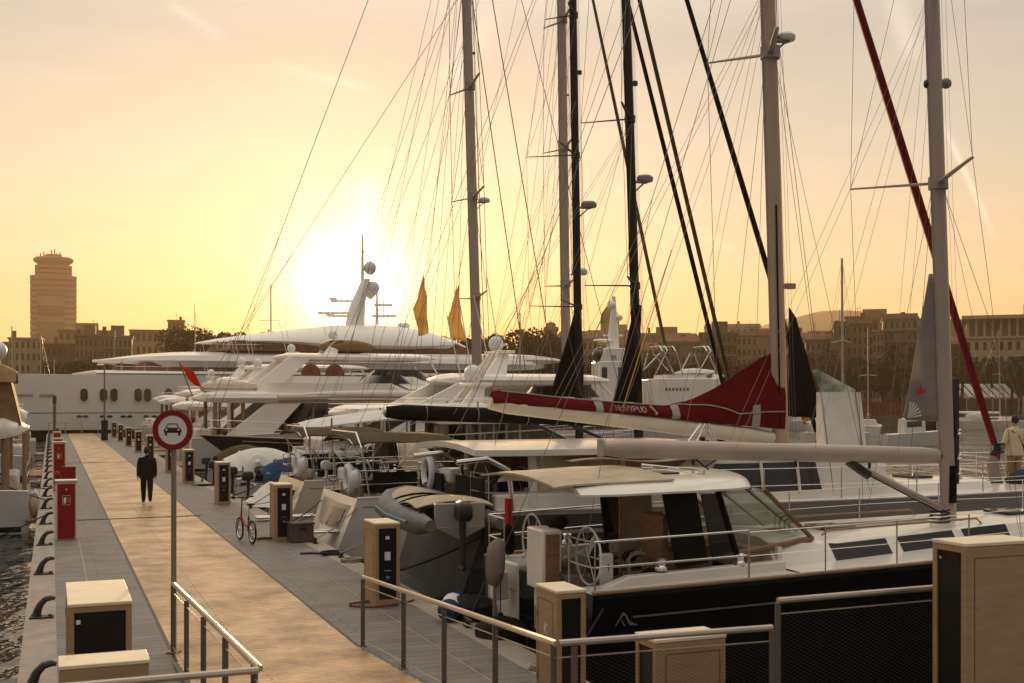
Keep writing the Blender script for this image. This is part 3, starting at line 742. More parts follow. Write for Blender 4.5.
def bimini(par,x0,x1,w,z,m,zb,drop=.18,n=3,name='bimini'):
    b=MB(); b.grid(lambda i,j:(lerp(x0,x1,i),(j*2-1)*w,z-drop*abs(j*2-1)**2.4-.06*(2*i-1)**2+.012*math.sin(i*9.4*1.0)),10,10,(0,0,-.03))
    c=b.build(name,m,par)
    for k in range(n):
        xx=lerp(x0+.05,x1-.05,k/(n-1)); foot=lerp(x0+.35*(x1-x0),x0+.65*(x1-x0),k/(n-1))
        MB().tube([(foot,-w*.98,zb),(xx,-w,z-drop-.05),(xx,-w*.8,z-.14),(xx,0,z-.05-.06*(2*k/(n-1)-1)**2),(xx,w*.8,z-.14),(xx,w,z-drop-.05),(foot,w*.98,zb)],.013,6).build('bow_frame','steel',c)
    return c
def sprayhood(par,x0,x1,w,z0,z1,m='canvas',win=True):
    def q(i,j):
        a=PI*j; s=sm(i*.75+.25)
        zz=z0+(z1-z0)*(s**.8)*(math.sin(a)**.45)
        return (lerp(x1,x0,i)-.0,-w*math.cos(a)*(1 if abs(math.cos(a))>.9 else 1),zz)
    c=MB().grid(q,8,14).build('sprayhood',m,par)
    s=c.modifiers.new('solid','SOLIDIFY'); s.thickness=.015
    MB().tube([q(1,j/14) for j in range(15)],.014,6).build('hood_frame','steel',c)
    return c
def clutter(par,x0,x1,w,z,n,seed):
    q=random.Random(seed)
    for i in range(n):
        x=q.uniform(x0,x1); y=q.choice((-1,1))*w*q.uniform(.15,1); k=q.random(); m=q.choice(['blackcloth','bluecover','olivecanvas','canvas','rubber','wood','darkred','navy'])
        if k<.35: MB().ellip((x,y,z+.1),q.uniform(.14,.3),q.uniform(.12,.25),q.uniform(.1,.22),9,6,Matrix.Rotation(q.uniform(0,3),3,'Z'),jit=.7).build('stowed_bag',m,par,smooth=60)
        elif k<.6: MB().tube([(x+.16*math.cos(a)*(1+.1*math.sin(5*a+j)),y+.05*math.sin(a*3+j),z+.30+.19*math.sin(a)+.01*j) for j in range(3) for a in [2*PI*t/12 for t in range(12)]],.014,5).build('rope_coil',q.choice(['rope','ropedark']),par)
        elif k<.8: MB().box(x-.16,x+.16,y-.11,y+.11,z,z+q.uniform(.2,.36)).build('jerrycan',q.choice(['bluecover','darkred','peddark','canvas']),par,bevel=.03)
        else: MB().lathe([(0,-.28),(.05,-.26),(.11,-.18),(.11,.18),(.05,.26),(0,.28)],(x,y,z+.3),10,Matrix.Rotation(q.uniform(-.3,.3),3,'X')).build('stowed_fender',q.choice(['navy','rubber','plasticwhite','greygreen']),par)
def fender(p,label,m='gelgrey',r=.13,l=.6,group='fenders hanging between the yachts',top=None):
    t=thing('fender',label,'fender',p,ANG,group)
    MB().lathe([(0,-l/2-.07),(.03,-l/2-.06),(.04,-l/2-.02),(r*.7,-l/2+.04),(r,-l/2+.12),(r,l/2-.12),(r*.7,l/2-.04),(.04,l/2+.02),(.03,l/2+.06),(0,l/2+.07)],n=14).build('body',m,t)
    MB().tube([(0,0,l/2+.05),(0.02,.05,l/2+(top or .8))],.008,5).build('line','ropedark',t)
    return t
def line(a,b,label,sagd=.15,r=.014,m='ropedark'):
    a=Vector(a); o=MB().tube([p-a for p in sag(a,b,sagd,10)],r,6).build('mooring_line',m,loc=a)
    tag(o,label,'mooring line','mooring lines from the yachts to the pier'); return o
def loc(u0,v0,u,px,py):
    """point on the fore-and-aft plane at pier distance u -> local boat coordinates"""
    v=vpx(u,px); return Vector((v-v0,u-u0,zpy(u,v,py)-WL))
# ================================================================== dark-hulled deck saloon yacht (closest)
u0,v0=14.7,6.2
T=boat('sailing_yacht','black hulled sailing yacht with grey hardtop wheelhouse and beige boom, closest to railing',u0,v0,'sailing yacht')
H1=Hull(13.7,4.35,1.56,1.95,stern=.88,wide=.40,bow=2.3,rake=.5,full=.8,dip=-.02)
h=H1.build(T,'darkhull',cockpit=3.1,gun='teak')
H1.stripe(T,'emblemgrey',-.335,-.31,.55,12.8,name='pinstripe')
H1.stripe(T,'carbon',-.06,-.0,.05,13.2,off=.012,name='rubbing_strake')
# emblem: two sweeping strokes
e=MB(); p0=H1.at(.42,-1,1.22)
def st(pts,w):
    e.loft([[Vector((p0.x+x,p0.y-.012,p0.z+z-ww)),Vector((p0.x+x,p0.y-.006,p0.z+z-ww)),Vector((p0.x+x,p0.y-.006,p0.z+z+ww)),Vector((p0.x+x,p0.y-.012,p0.z+z+ww))] for (x,z),ww in zip(pts,w)])
st([(-.11,-.06),(-.06,0),(-.02,.07),(.02,.09),(.05,.03),(.09,-.04),(.16,-.06),(.20,-.065)],[.006,.012,.02,.022,.028,.022,.012,.004])
st([(-.03,.03),(-.01,-.03),(.03,-.07)],[.006,.014,.006])
e.build('emblem','emblemgrey',h,smooth=0)
# cockpit well
MB().box(.0,3.1,-1.42,1.42,.90,.96).build('cockpit_sole','teak',T)
for sg in (-1,1):
    MB().prism([(.35,sg*1.40,.9),(3.1,sg*1.40,.9),(3.1,sg*1.40,1.78),(.7,sg*1.40,1.70),(.35,sg*1.40,1.58)],(0,sg*.16,0)).build('coaming','gelcoat',T,bevel=.02)
    MB().box(.9,3.0,min(sg*.88,sg*1.39),max(sg*.88,sg*1.39),.96,1.36).build('cockpit_bench','gelcoat',T,bevel=.03)
    MB().box(.92,2.98,min(sg*.90,sg*1.37),max(sg*.90,sg*1.37),1.36,1.43).build('seat_cushion','canvas',T,bevel=.02)
MB().box(1.35,2.6,-.32,.32,1.62,1.66).box(1.8,2.1,-.06,.06,.96,1.62).build('cockpit_table','teak',T,bevel=.01)
for sg in (-1,1):
    steering_wheel(T,.40,sg*.95,1.90,.38,'plasticwhite')
MB().ellip((.58,-.95,1.80),.15,.17,.26,10,8,jit=.4).box(.50,.66,-1.08,-.82,1.40,1.80).build('binnacle_cover','blackcloth',T,smooth=60)
# stern locker with wooden front, grill, swim platform
MB().box(-.22,.06,-.86,-.30,1.45,2.26).build('stern_locker','gelcoat',T,bevel=.03)
MB().box(-.18,.02,-.88,-.865,1.50,2.20).build('locker_door','wood',T,bevel=.006)
MB().box(-.16,.0,-.72,-.44,1.2,1.45).build('locker_leg','gelcoat',T)
MB().box(-.03,.34,.5,1.25,1.2,1.62).build('helm_seat','gelcoat',T,bevel=.04)
MB().box(-.82,-.02,-1.45,1.45,.40,.47).build('swim_platform','gelcoat',T,bevel=.02)
MB().box(-.78,-.06,-1.38,1.38,.472,.482).build('platform_teak','teak',T)
MB().box(-.02,.02,-1.7,-.5,.6,1.5).build('transom_panel','gelcoat',T,bevel=.02)
MB().box(-.02,.02,.5,1.7,.6,1.5).build('transom_panel','gelcoat',T,bevel=.02)
MB().box(-.30,-.04,-1.2,-.75,.95,1.28).build('transom_step','teak',T,bevel=.02)
MB().tube([(-.82,-.5,.42),(-.95,-.5,-.3)],.016,6).tube([(-.82,-.15,.42),(-.95,-.15,-.3)],.016,6).tube([(-.86,-.5,.2),(-.86,-.15,.2)],.014,6).tube([(-.9,-.5,0),(-.9,-.15,0)],.014,6).build('boarding_ladder','steel',T)
pushpit(T,H1,2.2,.64,.62)
b=MB().tube([(.30,1.66,2.04),(.30,1.66,2.46)],.062,10).build('danbuoy','red',T)
MB().tube([(.30,1.66,1.5),(.30,1.66,2.06)],.018,6).build('danbuoy_pole','steel',b)
MB().ellip((.28,1.6,1.82),.12,.14,.24,10,8,jit=.5).build('buoy_bag','blackcloth',T,smooth=60)
MB().ellip((-.34,.55,1.66),.13,.22,.36,12,8,Matrix.Rotation(R(16),3,'X'),jit=.35).tube([(-.36,.55,.47),(-.35,.55,1.5)],.03,6).build('grill_cover','greycloth',T,smooth=60)
MB().box(-.30,-.10,.62,.86,1.1,1.5).build('rail_box','plasticwhite',T,bevel=.03)
for sg in (-1,1):
    for xx in (1.2,2.4): winch(T,xx,sg*1.48,1.74)
# hardtop
def roof(i,j,up):
    x=lerp(.05,3.0,i); f=j*2-1
    w=1.62*(1-.55*max(0,(i-.72)/.28)**2.2)*(1-.10*max(0,(.15-i)/.15))
    z=2.73+.05*i+.09*(1-f*f)-.05*max(0,(i-.8)/.2)**2
    return Vector((x+.26*(1-f*f)*max(0,(i-.5)*2),f*w,z+(up*(.105*(1-abs(f)**10*.75))*(1-.7*max(0,(i-.85)/.15)**2))))
b=MB(); b.grid(lambda i,j:roof(i,j,1),22,22); b.grid(lambda i,j:roof(i,j,0),22,22)
for i in (0,1): b.grid(lambda s,t:roof(i,s,t),22,1)
for j in (0,1): b.grid(lambda s,t:roof(s,j,t),22,1)
hd=b.build('hardtop','gelcoat',T,smooth=30)
MB().grid(lambda i,j:(lerp(-.25,1.5,i),lerp(-1.3,1.4,j),2.985+.006*math.sin(i*7+j*3)-.09*(2*j-1)**2+.02*i-.04*(1-i)**3+.008*noise.noise(Vector((i*5,j*5,0)))),12,12,(0,0,-.025)).build('sun_awning','canvas',hd)
for x_,y_ in ((1.7,-.5),(2.0,.35)): MB().box(x_-.22,x_+.22,y_-.22,y_+.22,2.93,2.965).build('roof_hatch','blackglass',hd,bevel=.01)
MB().tube([(2.2,-.9,2.9),(2.2,-.9,2.98),(2.2,.9,2.98),(2.2,.9,2.9)],.015,6).build('grab_rail','steel',hd)
# wheelhouse
for sg in (-1,1):
    if sg<0: MB().prism([(1.22,sg*1.5,2.74),(1.72,sg*1.5,2.74),(1.92,sg*1.47,1.80),(1.46,sg*1.47,1.76)],(0,-sg*.05,0)).build('side_curtain','blackcloth',T)
    MB().prism([(1.80,sg*1.49,2.72),(2.02,sg*1.48,2.72),(2.34,sg*1.44,1.92),(2.0,sg*1.46,1.86)],(0,-sg*.03,0)).build('side_pane','blackglass' if sg<0 else 'clearpane',T)
    MB().prism([(2.10,sg*1.46,2.72),(2.84,sg*1.36,2.74),(3.80,sg*1.12,2.02),(2.40,sg*1.42,1.92)],(0,-sg*.012,0)).build('side_pane','clearpane',T)
    MB().tube([(2.06,sg*1.48,2.74),(2.38,sg*1.44,1.88)],.045,6).build('pillar','blackcloth',T)
    MB().tube([(2.86,sg*1.36,2.75),(3.84,sg*1.12,2.0)],.035,6).build('pillar','wood',T)
    MB().tube([(2.38,sg*1.44,1.90),(3.2,sg*1.30,1.96),(3.84,sg*1.12,2.0)],.04,6).build('window_sill','wood',T)
MB().grid(lambda i,j:(lerp(2.86,3.86,i)+.26*(1-(2*j-1)**2),(2*j-1)*lerp(1.36,1.12,i),lerp(2.74,2.01,i)),6,10,(0,0,-.012)).build('windscreen','clearpane',T)
for yy in (-.42,.42): MB().tube([(2.86+.22,yy*1.1,2.74),(4.08,yy,2.02)],.022,6).build('windscreen_reflection_bar','wood',T)  # brown bars stand in for dark reflections in the windscreen
MB().box(1.3,2.1,-1.30,-.72,1.5,2.0).box(1.3,1.42,-1.30,-.72,2.0,2.45).build('helm_chair','wood',T,bevel=.03)
MB().box(2.8,3.4,-1.1,1.1,1.6,1.92).build('dashboard','canvas',T,bevel=.03)
MB().prism([(1.75,1.46,2.74),(2.1,1.46,2.74),(2.2,1.46,1.80),(1.85,1.46,1.76)],(0,.05,0)).build('side_curtain','blackcloth',T)
MB().tube([(1.05,-.6,1.0),(1.05,-.6,2.72)],.022,8).build('roof_post','teak',T)
MB().prism([(1.9,.9,1.0),(2.5,.9,1.0),(2.35,.9,2.6),(1.8,.9,2.6)],(0,.04,0)).build('inner_door','canvas',T)
MB().box(3.05,3.12,-1.42,-.4,.95,1.95).box(3.05,3.12,.4,1.42,.95,1.95).build('bulkhead','gelcoat',T)
for k,(x_,y_,z_) in enumerate([(1.5,-.1,1.66),(1.9,.12,1.66),(2.3,-.15,1.66),(.15,-.6,2.24),(2.45,-1.15,1.42),(1.7,1.1,1.43)]):
    q=MB().ellip((x_,y_,z_+.08),.13,.12,.09,8,6,jit=.8).build('canvas_bag',['ropedark','canvas','bluecover','blackcloth','ropedark','darkred'][k],T,smooth=60)
clutter(T,.6,2.8,1.3,1.42,9,4)
# cabin trunk
c1=Coach(3.0,10.6,lambda x:lerp(1.44,.72,sm((x-3)/7.6)),lambda x:.255*min(1,(10.7-x)/1.6+.12)*(1+.55*max(0,1-(x-3)/1.2)),lambda x:H1.sheer(x/13.7))
c1.build(T,'gelcoat')
for xa,xb in ((4.05,5.12),(5.34,6.5),(6.7,7.7)):
    for sg in (-1,1): c1.window(T,'blackpane',xa,xb,.05,.88,sg,slant=.0)
for x_ in (5.0,8.6): MB().box(x_-.28,x_+.28,-.28,.28,c1.b(x_)+c1.h(x_)*1.03,c1.b(x_)+c1.h(x_)*1.03+.05).build('deck_hatch','blackglass',T,bevel=.015)
for sg in (-1,1): MB().tube([(4.2,sg*.86,2.0),(4.3,sg*.86,2.07),(7.2,sg*.74,2.12),(7.3,sg*.74,2.04)],.016,6).build('hand_rail','teak',T)
for k in range(4): MB().tube([(3.9,-.2+.12*k,2.0),(6.9,-.1+.05*k,2.06)],.009,5).build('control_line',['rope','ropedark','darkred','rope'][k],T)
for k in range(7):
    aa=k*.9; MB().lathe([(0,0),(.05,0),(.06,.05),(.03,.11),(0,.11)],(vpx(u0,949)-v0+.34*math.cos(aa),.34*math.sin(aa),1.95),8).build('mast_block','plasticblack',T)
MB().tube([(vpx(u0,949)-v0-.5+.16*math.cos(a),-.35+.13*math.sin(a),2.0+.006*k) for k,a in enumerate([2*PI*t/10 for t in range(40)])],.014,5).build('rope_coil','ropedark',T)
stanchions(T,H1,[2.2,3.35,4.5,5.75,7.2,8.8,10.4,11.6],.62)
pulpit(T,H1,12.2)
MB().tube([(13.4,-.15,1.95),(13.9,0,1.9)],.06,8).build('anchor_roller','steel',T)
mx=vpx(u0,949)-v0
mast,top=rig(T,mx,1.93,18.8,R(2.35),.14,.095,'mastwhite',[(5.54,1.4,.62),(10.6,1.15,.5),(15,.8,.35)],1.95,13.3,2.1,.05,1.6,.0055,furl=('greycloth',.055,.05,.97))
def tp(z): return mx-(z-2.12)*math.tan(R(2.35))
a=loc(u0,v0,u0,601,448); b_=loc(u0,v0,u0,936,456)
bo=boom(T,(a.x,0,a.z),(tp(b_.z)-.2,0,b_.z),.115,'mastwhite',1.2)
MB().box(a.x-.02,a.x+.01,-.10,.10,a.z-.13,a.z+.13).build('boom_end','greyband',bo,bevel=.02)
MB().box(a.x+.10,a.x+.2,-.142,-.125,a.z-.03,a.z+.0).build('maker_plate','greyband',bo)
MB().tube([(tp(b_.z)-.25,0,b_.z),(tp(b_.z)-.05,0,b_.z)],.05,8).build('gooseneck','plasticblack',bo)
for fx in (.25,.55,.78): 
    q=Vector((a.x,0,a.z)).lerp(b_,fx); MB().tube([(q.x,0,q.z-.13),(q.x,0,q.z-.22)],.025,6).build('boom_block','plasticblack',bo)
va=loc(u0,v0,u0,850,463)
vg=MB().tube([(va.x,0,va.z),(tp(2.25)-.16,0,2.22)],.05,10).build('boom_vang','mastwhite',T)
MB().tube([(va.x-.02,0,va.z+.02),(va.x+.35,0,va.z-.2)],.075,10).build('vang_sleeve','plasticblack',vg)
MB().tube([(va.x+.1,-.06,va.z-.1),(tp(2.25)-.2,-.06,2.14)],.012,5).build('vang_line','ropedark',vg)
for k,(xx,zz) in enumerate([(2.2,2.9),(2.6,2.9)]): MB().tube([(xx+.4,(k-.5)*.8,2.95),(xx+.4,0,3.1)],.012,5).build('mainsheet','ropedark',T)
sc=slabcloth(T,[(tp(6.0)-.17,6.0),(tp(6.0)-.22,6.0),(6.45,3.78),(6.42,3.70),(6.5,3.64),(tp(3.6)-.17,3.62)],.035,'greycloth','sail_stack',.05)
cr=MB(); cx,cz=6.72,4.06
cr.prism([(cx+x,-.055,cz+z) for x,z in [(-.07,0),(.07,0),(.085,.10),(.045,.05),(.0,.13),(-.045,.05),(-.085,.10)]],(0,-.006,0))
for x,z in ((-.088,.105),(0,.14),(.088,.105)): cr.ellip((cx+x,-.058,cz+z),.014,.008,.014,8,6)
cr.build('crown_emblem','red',sc,smooth=0)
for k in range(6):
    a0=R(6+k*14); MB().prism([(6.47,-.045,3.68),(6.47+.26*math.cos(a0),-.052,3.68+.26*math.sin(a0)),(6.47+.26*math.cos(a0+.1),-.052,3.68+.26*math.sin(a0+.1))],(0,-.004,0)).build('clew_patch','canvaswhite',sc,smooth=0)
MB().tube([(tp(2.4),-.1,2.9),(tp(2.4)-.02,-.12,2.3)],.06,8).build('rope_bag','blackcloth',T)
for k,zz in enumerate((2.75,3.0,3.4)): winch(mast,mx+.12,-.1-.0*k,zz,.55)
MB().box(tp(3.2)+.12,tp(3.2)+.20,-.06,.06,2.6,4.3).build('radar_conduit','plasticblack',mast)
MB().ellip((tp(9.2)+.23,0,9.10),.095,.08,.085,14,8).tube([(tp(9.2),0,9.05),(tp(9.2)+.26,0,9.05)],.03,6).build('wind_lamp','greyband',mast)
MB().ellip((tp(9.2)-.18,0,9.05),.04,.04,.07,10,8).build('deck_lamp','plasticblack',mast)
for k,(x0,x1) in enumerate([(2.0,3.2),(3.2,4.6),(4.6,6.2)]): 
    zt=lerp(a.z,b_.z,(x1-a.x)/(b_.x-a.x))
    for sg in (-1,1): MB().tube([(tp(10.5),sg*.1,10.5),(x1,sg*.13,zt+.02)],.0035,4).build('lazy_jack','rope',T)
MB().tube([(tp(20)-.1,0,20),(a.x,0,a.z+.1)],.005,4).build('topping_lift','wire',T)
# ================================================================== pale grey cruising yacht with red boom cover
u0,v0=21.2,7.15
T=boat('sailing_yacht','large pale grey yacht with red boom cover and dark tinted cabin windows',u0,v0,'sailing yacht')
H2=Hull(17.6,5.05,1.98,1.96,stern=.86,wide=.42,bow=2.6,rake=.5,full=.82,dip=.0)
h=H2.build(T,'gelgrey',cockpit=4.0,gun='gelcoat')
H2.stripe(T,'darkhull',1.02,1.46,7.6,14.6,follow=False,name='hull_window')
H2.stripe(T,'greygreen',.25,1.90,.02,3.4,follow=False,name='stern_quarter',off=.012,sides=(-1,))
H2.stripe(T,'gelgrey',1.55,1.62,.1,7.2,follow=False,name='rubbing_strake',off=.03,sides=(-1,))
H2.stripe(T,'cream',.62,.66,.2,3.3,follow=False,name='cove_stripe',off=.02,sides=(-1,))
H2.stripe(T,'darkhull',.03,.22,.2,17.2,follow=False,name='boot_stripe')
MB().box(.0,4.0,-1.6,1.6,1.25,1.3).build('cockpit_sole','teak',T)
for sg in (-1,1):
    MB().box(.3,4.0,min(sg*1.55,sg*1.8),max(sg*1.55,sg*1.8),1.3,2.25).build('coaming','gelcoat',T,bevel=.05)
    MB().box(1.2,3.8,min(sg*1.0,sg*1.54),max(sg*1.0,sg*1.54),1.3,1.75).build('cockpit_bench','gelcoat',T,bevel=.03)
    steering_wheel(T,1.1,sg*1.1,2.25,.45)
    for xx in (2.6,3.4): winch(T,xx,sg*1.68,2.26,1.2)
MB().prism([(-.45,-2.0,.42),(-.45,2.0,.42),(.05,2.1,1.95),(.05,-2.1,1.95)],(.03,0,0)).prism([(-.45,-2.0,.42),(.05,-2.1,1.95),(1.6,-2.22,1.7),(1.2,-2.2,.2)],(0,-.03,0)).build('transom_panel','greygreen',T)
MB().box(-.9,.05,-1.6,1.6,.36,.44).build('swim_platform','greygreen',T,bevel=.02)
c2=Coach(4.0,12.4,lambda x:lerp(2.0,1.35,sm((x-5)/7.4)),lambda x:1.0*sm((x-3.2)/1.2)*(1-.80*sm((x-8.6)/1.3)),lambda x:H2.sheer(x/17.6),tumble=.92,round_=.8)
c2.build(T,'gelcoat','deckhouse',n=34)
xa=vpx(u0-1.95,697)-v0; xb=vpx(u0-1.95,826)-v0
for sg in (-1,1):
    w=MB()
    w.grid(lambda i,j:c2.side(lerp(xa+.45*(j),xb-.10*j,i),lerp(.17,.74,j),sg,.012),10,4); wo=w.build('window','blackglass',T)
    for f in (.50,.80): MB().tube([c2.side(lerp(xa,xb,f),.14,sg,.03),c2.side(lerp(xa,xb,f),.78,sg,.03)],.035,6).build('window_bar','gelcoat',wo)
for x_ in (9.8,11.3,13.4): MB().box(x_-.3,x_+.3,-.35,.35,(c2.b(x_)+c2.h(x_)*1.03 if x_<12.3 else H2.sheer(.8)+.02),(c2.b(x_)+c2.h(x_)*1.03 if x_<12.3 else H2.sheer(.8)+.02)+.06).build('deck_hatch','blackglass',T,bevel=.02)
MB().box(10.2,11.0,.5,1.0,2.22,2.5).build('life_raft','plasticwhite',T,bevel=.06)
for k,(x_,y_,m_) in enumerate([(12.9,.6,'canvas'),(13.9,-.5,'ropedark'),(11.8,-.7,'rope'),(14.9,.3,'bluecover')]): MB().ellip((x_,y_,2.1),.3,.25,.14,10,6,jit=.6).build('sail_bundle',m_,T,smooth=60)
# cockpit hardtop, pillars, side canvas
zt=3.06
MB().grid(lambda i,j:(lerp(-.1,4.7,i),(2*j-1)*2.05*(1-.12*(2*i-1)**4),zt+.10*(1-(2*j-1)**2)),14,14,(0,0,-.11)).build('hardtop','gelcoat',T,smooth=30)
for x_ in (1.05,2.9): 
    for sg in (-1,1): MB().tube([(x_,sg*1.78,2.0),(x_,sg*1.74,zt)],.085 if x_<2 else .05,10).build('pillar','gelcoat',T)
for sg in (-1,1):
    MB().grid(lambda i,j:(lerp(1.12,2.85,i),sg*(1.74+.03*math.sin(i*22)),lerp(2.05,3.0,j)),24,3,(0,-sg*.01,0)).build('side_canvas','canvas',T)
    MB().grid(lambda i,j:(lerp(2.95,4.3,i),sg*1.74,lerp(2.3,2.95,j)),4,3,(0,-sg*.01,0)).build('side_pane','amberglowglass' ,T)  # orange reflection put into the pane colour
MB().grid(lambda i,j:(lerp(1.6,4.9,i),(2*j-1)*2.0-.3,2.86+.04*math.sin(i*9)),12,6,(0,0,-.02)).build('awning','canvas',T)
MB().box(4.25,4.32,-1.5,1.5,1.3,2.9).build('bulkhead','blackglass',T)
for k in range(3): MB().tube([(4.3+k*.22,-1.7,zt+.02),(4.75+k*.1,-1.5,zt+.42),(5.2,-1.7,2.7)],.022,6).build('crutch','steel',T)
stanchions(T,H2,[3.9,5.6,7.4,9.3,11.2,13.0,14.6,15.9],.66,r=.013)
pushpit(T,H2,2.6,.66,.6); pulpit(T,H2,16.0)
mx=vpx(u0,782)-v0; HZ=1.98
mast,top=rig(T,mx,2.3,17.4,R(1.95),.19,.12,'mastcopper',[(9.2,1.35,.75),(14.0,1.0,.5)],2.3,vpx(u0,1004)-v0,2.15,.05,2.0,.008,furl=('darkred',.085,.045,.98),radar=(9.55,.62))
tp2=lambda z: mx-(z-2.3)*math.tan(R(1.95))
for zz in (5.4,): MB().box(tp2(zz)+.2,tp2(zz)+.42,-.07,.07,zz+1.0,zz+1.12).build('steaming_light','greyband',mast)
MB().tube([(tp2(5)-.05,-.14,3.4),(tp2(8)-.05,-.14,8.2)],.02,5).build('mast_step_rail','rubber',mast)
a=loc(u0,v0,u0,489,403); b_=loc(u0,v0,u0,775,438); a.y=b_.y=0
bo=boom(T,(a.x,0,a.z),(tp2(b_.z)-.22,0,b_.z),.15,'cream',1.15)
MB().tube([(tp2(b_.z)-.3,0,b_.z),(tp2(b_.z)-.1,0,b_.z)],.06,8).build('gooseneck','steel',bo)
# the long red cover: a roll that climbs up the mast at its forward end
N_=40; xs=[lerp(a.x+.05,tp2(b_.z)+.02,i/N_) for i in range(N_+1)]
px_=[487,500,560,620,665,690,715,738,760,780]; tyy=[392,390,397,402,405,400,388,373,358,349]; byy=[402,405,409,414,418,421,423,425,427,429]
def ip(x,tab):
    p=512+F*((-SU*u0+CU*(x+v0))/(CU*u0+SU*(x+v0)))
    for k in range(len(px_)-1):
        if p<=px_[k+1]: return lerp(tab[k],tab[k+1],max(0,(p-px_[k]))/(px_[k+1]-px_[k]))
    return tab[-1]
rings=[]
for i,x in enumerate(xs):
    zt_=zpy(u0,x+v0,ip(x,tyy))-WL; zb_=zpy(u0,x+v0,ip(x,byy))-WL; hh=(zt_-zb_)
    w=.17+.03*noise.noise(Vector((x*1.3,0,0)))
    ring=[]
    for f,ww in ((0,.75),(.18,1),(.42,.95),(.7,.55),(.93,.28),(1,.06)):
        fold=.05*noise.noise(Vector((x*2.3,f*4,3.1)))+.03*noise.noise(Vector((x*6,f*2.2,1.1)))*(f<.99)
        ring.append(Vector((x,-(w*ww*min(1,.45/max(.45,hh)*1.15) if f>.5 else w*ww)-fold,zb_+f*hh)))
    rings.append(ring+[Vector((p.x,-p.y*1.0+.02*noise.noise(p*2),p.z)) for p in reversed(ring)])
cv=MB().loft(rings).build('sail_cover','redcover',T,smooth=50)
def onc(x,f,off=.004):
    i=min(N_-1,max(0,int((x-xs[0])/(xs[-1]-xs[0])*N_))); t=(x-xs[i])/(xs[i+1]-xs[i])
    r0=[lerp(rings[i][k].y,rings[i+1][k].y,t) for k in range(6)]; z0=[lerp(rings[i][k].z,rings[i+1][k].z,t) for k in range(6)]
    fs_=(0,.18,.42,.7,.93,1)
    for k in range(5):
        if f<=fs_[k+1]:
            q=(f-fs_[k])/(fs_[k+1]-fs_[k]); return Vector((x,lerp(r0[k],r0[k+1],q)-off,lerp(z0[k],z0[k+1],q)))
for px in (596,672,752):
    x=vpx(u0,px)-v0; s=MB(); s.grid(lambda i,j:onc(x-.09+.18*i,min(.96 if px<700 else .5,j*.97) if px<700 else j*.34,.014),3,12); s.build('strap','greyband',cv)
s=MB(); s.grid(lambda i,j:onc(lerp(vpx(u0,680)-v0,xs[-1]-.1,i),lerp(.30,.305,j)*ip(680,byy)/ip(680,byy)*(1 if True else 1),.016),20,1)
MB().tube([onc(lerp(vpx(u0,500)-v0,vpx(u0,672)-v0,i/16),.95,.016) for i in range(17)],.014,5).build('cover_rope','greyband',cv)
MB().tube([onc(lerp(vpx(u0,674)-v0,xs[-1]-.05,i/16),lerp(.95,.22,min(1,i/9)),.02) for i in range(17)],.014,5).build('cover_rope','greyband',cv)
# lettering, thin strokes, follows the cover
xa=vpx(u0,613)-v0; xb=vpx(u0,643)-v0
G={'N':[[(0,0),(0,1),(.8,0),(.8,1)]],'V':[[(0,1),(.4,0),(.8,1)]],'W':[[(0,1),(.25,0),(.45,.8),(.65,0),(.9,1)]],'Y':[[(0,1),(.4,.5),(.8,1)],[(.4,.5),(.4,0)]],'P':[[(0,0),(0,1),(.55,1),(.7,.78),(.55,.5),(0,.5)]],'U':[[(0,1),(0,.25),(.25,0),(.55,0),(.8,.25),(.8,1)]],'O':[[(.3,0),(0,.3),(0,.7),(.3,1),(.6,1),(.85,.7),(.85,.3),(.6,0),(.3,0)]],'\\':[[(0,1),(.5,0)]]}
word='NNWYPUO'; wd=(xb-xa)/len(word)
for n_,ch in enumerate(word):
    b=MB()
    for stroke in G[ch]: b.tube([onc(xa+n_*wd+p*wd*.95,.28+.44*q,.012) for p,q in stroke],.013,5)
    b.build('letter','greyband',cv)
xq=vpx(u0,648)-v0; MB().tube([onc(xq,.85,.012),onc(xq+.12,.2,.012)],.03,5).build('slash_mark','greyband',cv)
# yellow sheet, stack lines, sail bag forward of the mast
MB().tube([(xs[0]+2.8,-.2,a.z-.1),(xs[0]+4.0,-.1,a.z+3.2)],.012,5).build('lazy_jack','sailcloth',T)
for f in (.2,.42,.65):
    for sg in (-1,1): MB().tube([(tp2(13),sg*.12,13),(lerp(a.x,b_.x,f),sg*.18,lerp(a.z,b_.z,f))],.005,4).build('lazy_jack','rope',T)
MB().tube([(tp2(20)-.1,0,20.4),(a.x,0,a.z+.1)],.006,4).build('topping_lift','wire',T)
MB().tube([(tp2(4)-.9,0,2.55),(tp2(4)-2.0,0,3.15)],.05,8).build('boom_vang','carbon',T)
xl=vpx(u0+.3,818)-v0; xr=vpx(u0+.3,862)-v0; zb_=2.6
bag=MB(); rings=[]
for k in range(9):
    t=k/8; z=lerp(2.35,zpy(u0,xl+v0,392)-WL,t); x1=lerp(xr+.05,xr-.12,t); x0=lerp(xl+.05,xl,t)
    dy=.30*(1-.45*t); jj=.02*noise.noise(Vector((t*4,1,1)))
    rings.append([Vector((x0+.03,.3-dy*.6,z)),Vector((x0+.2,.3-dy,z)),Vector((x1-.2,.3-dy+jj,z)),Vector((x1,.3-dy*.6,z)),Vector((x1,.3+dy*.6,z)),Vector((x1-.2,.3+dy,z)),Vector((x0+.2,.3+dy,z)),Vector((x0+.03,.3+dy*.6,z))])
bag.loft(rings).build('sail_bag','canvaswhite',T,smooth=30)
MB().tube([rings[0][2]+Vector((0,-.01,0)),rings[-1][2]+Vector((0,-.01,0))],.015,5).build('bag_zip','greyband',T)
ztop=zpy(u0,xl+v0,370)-WL
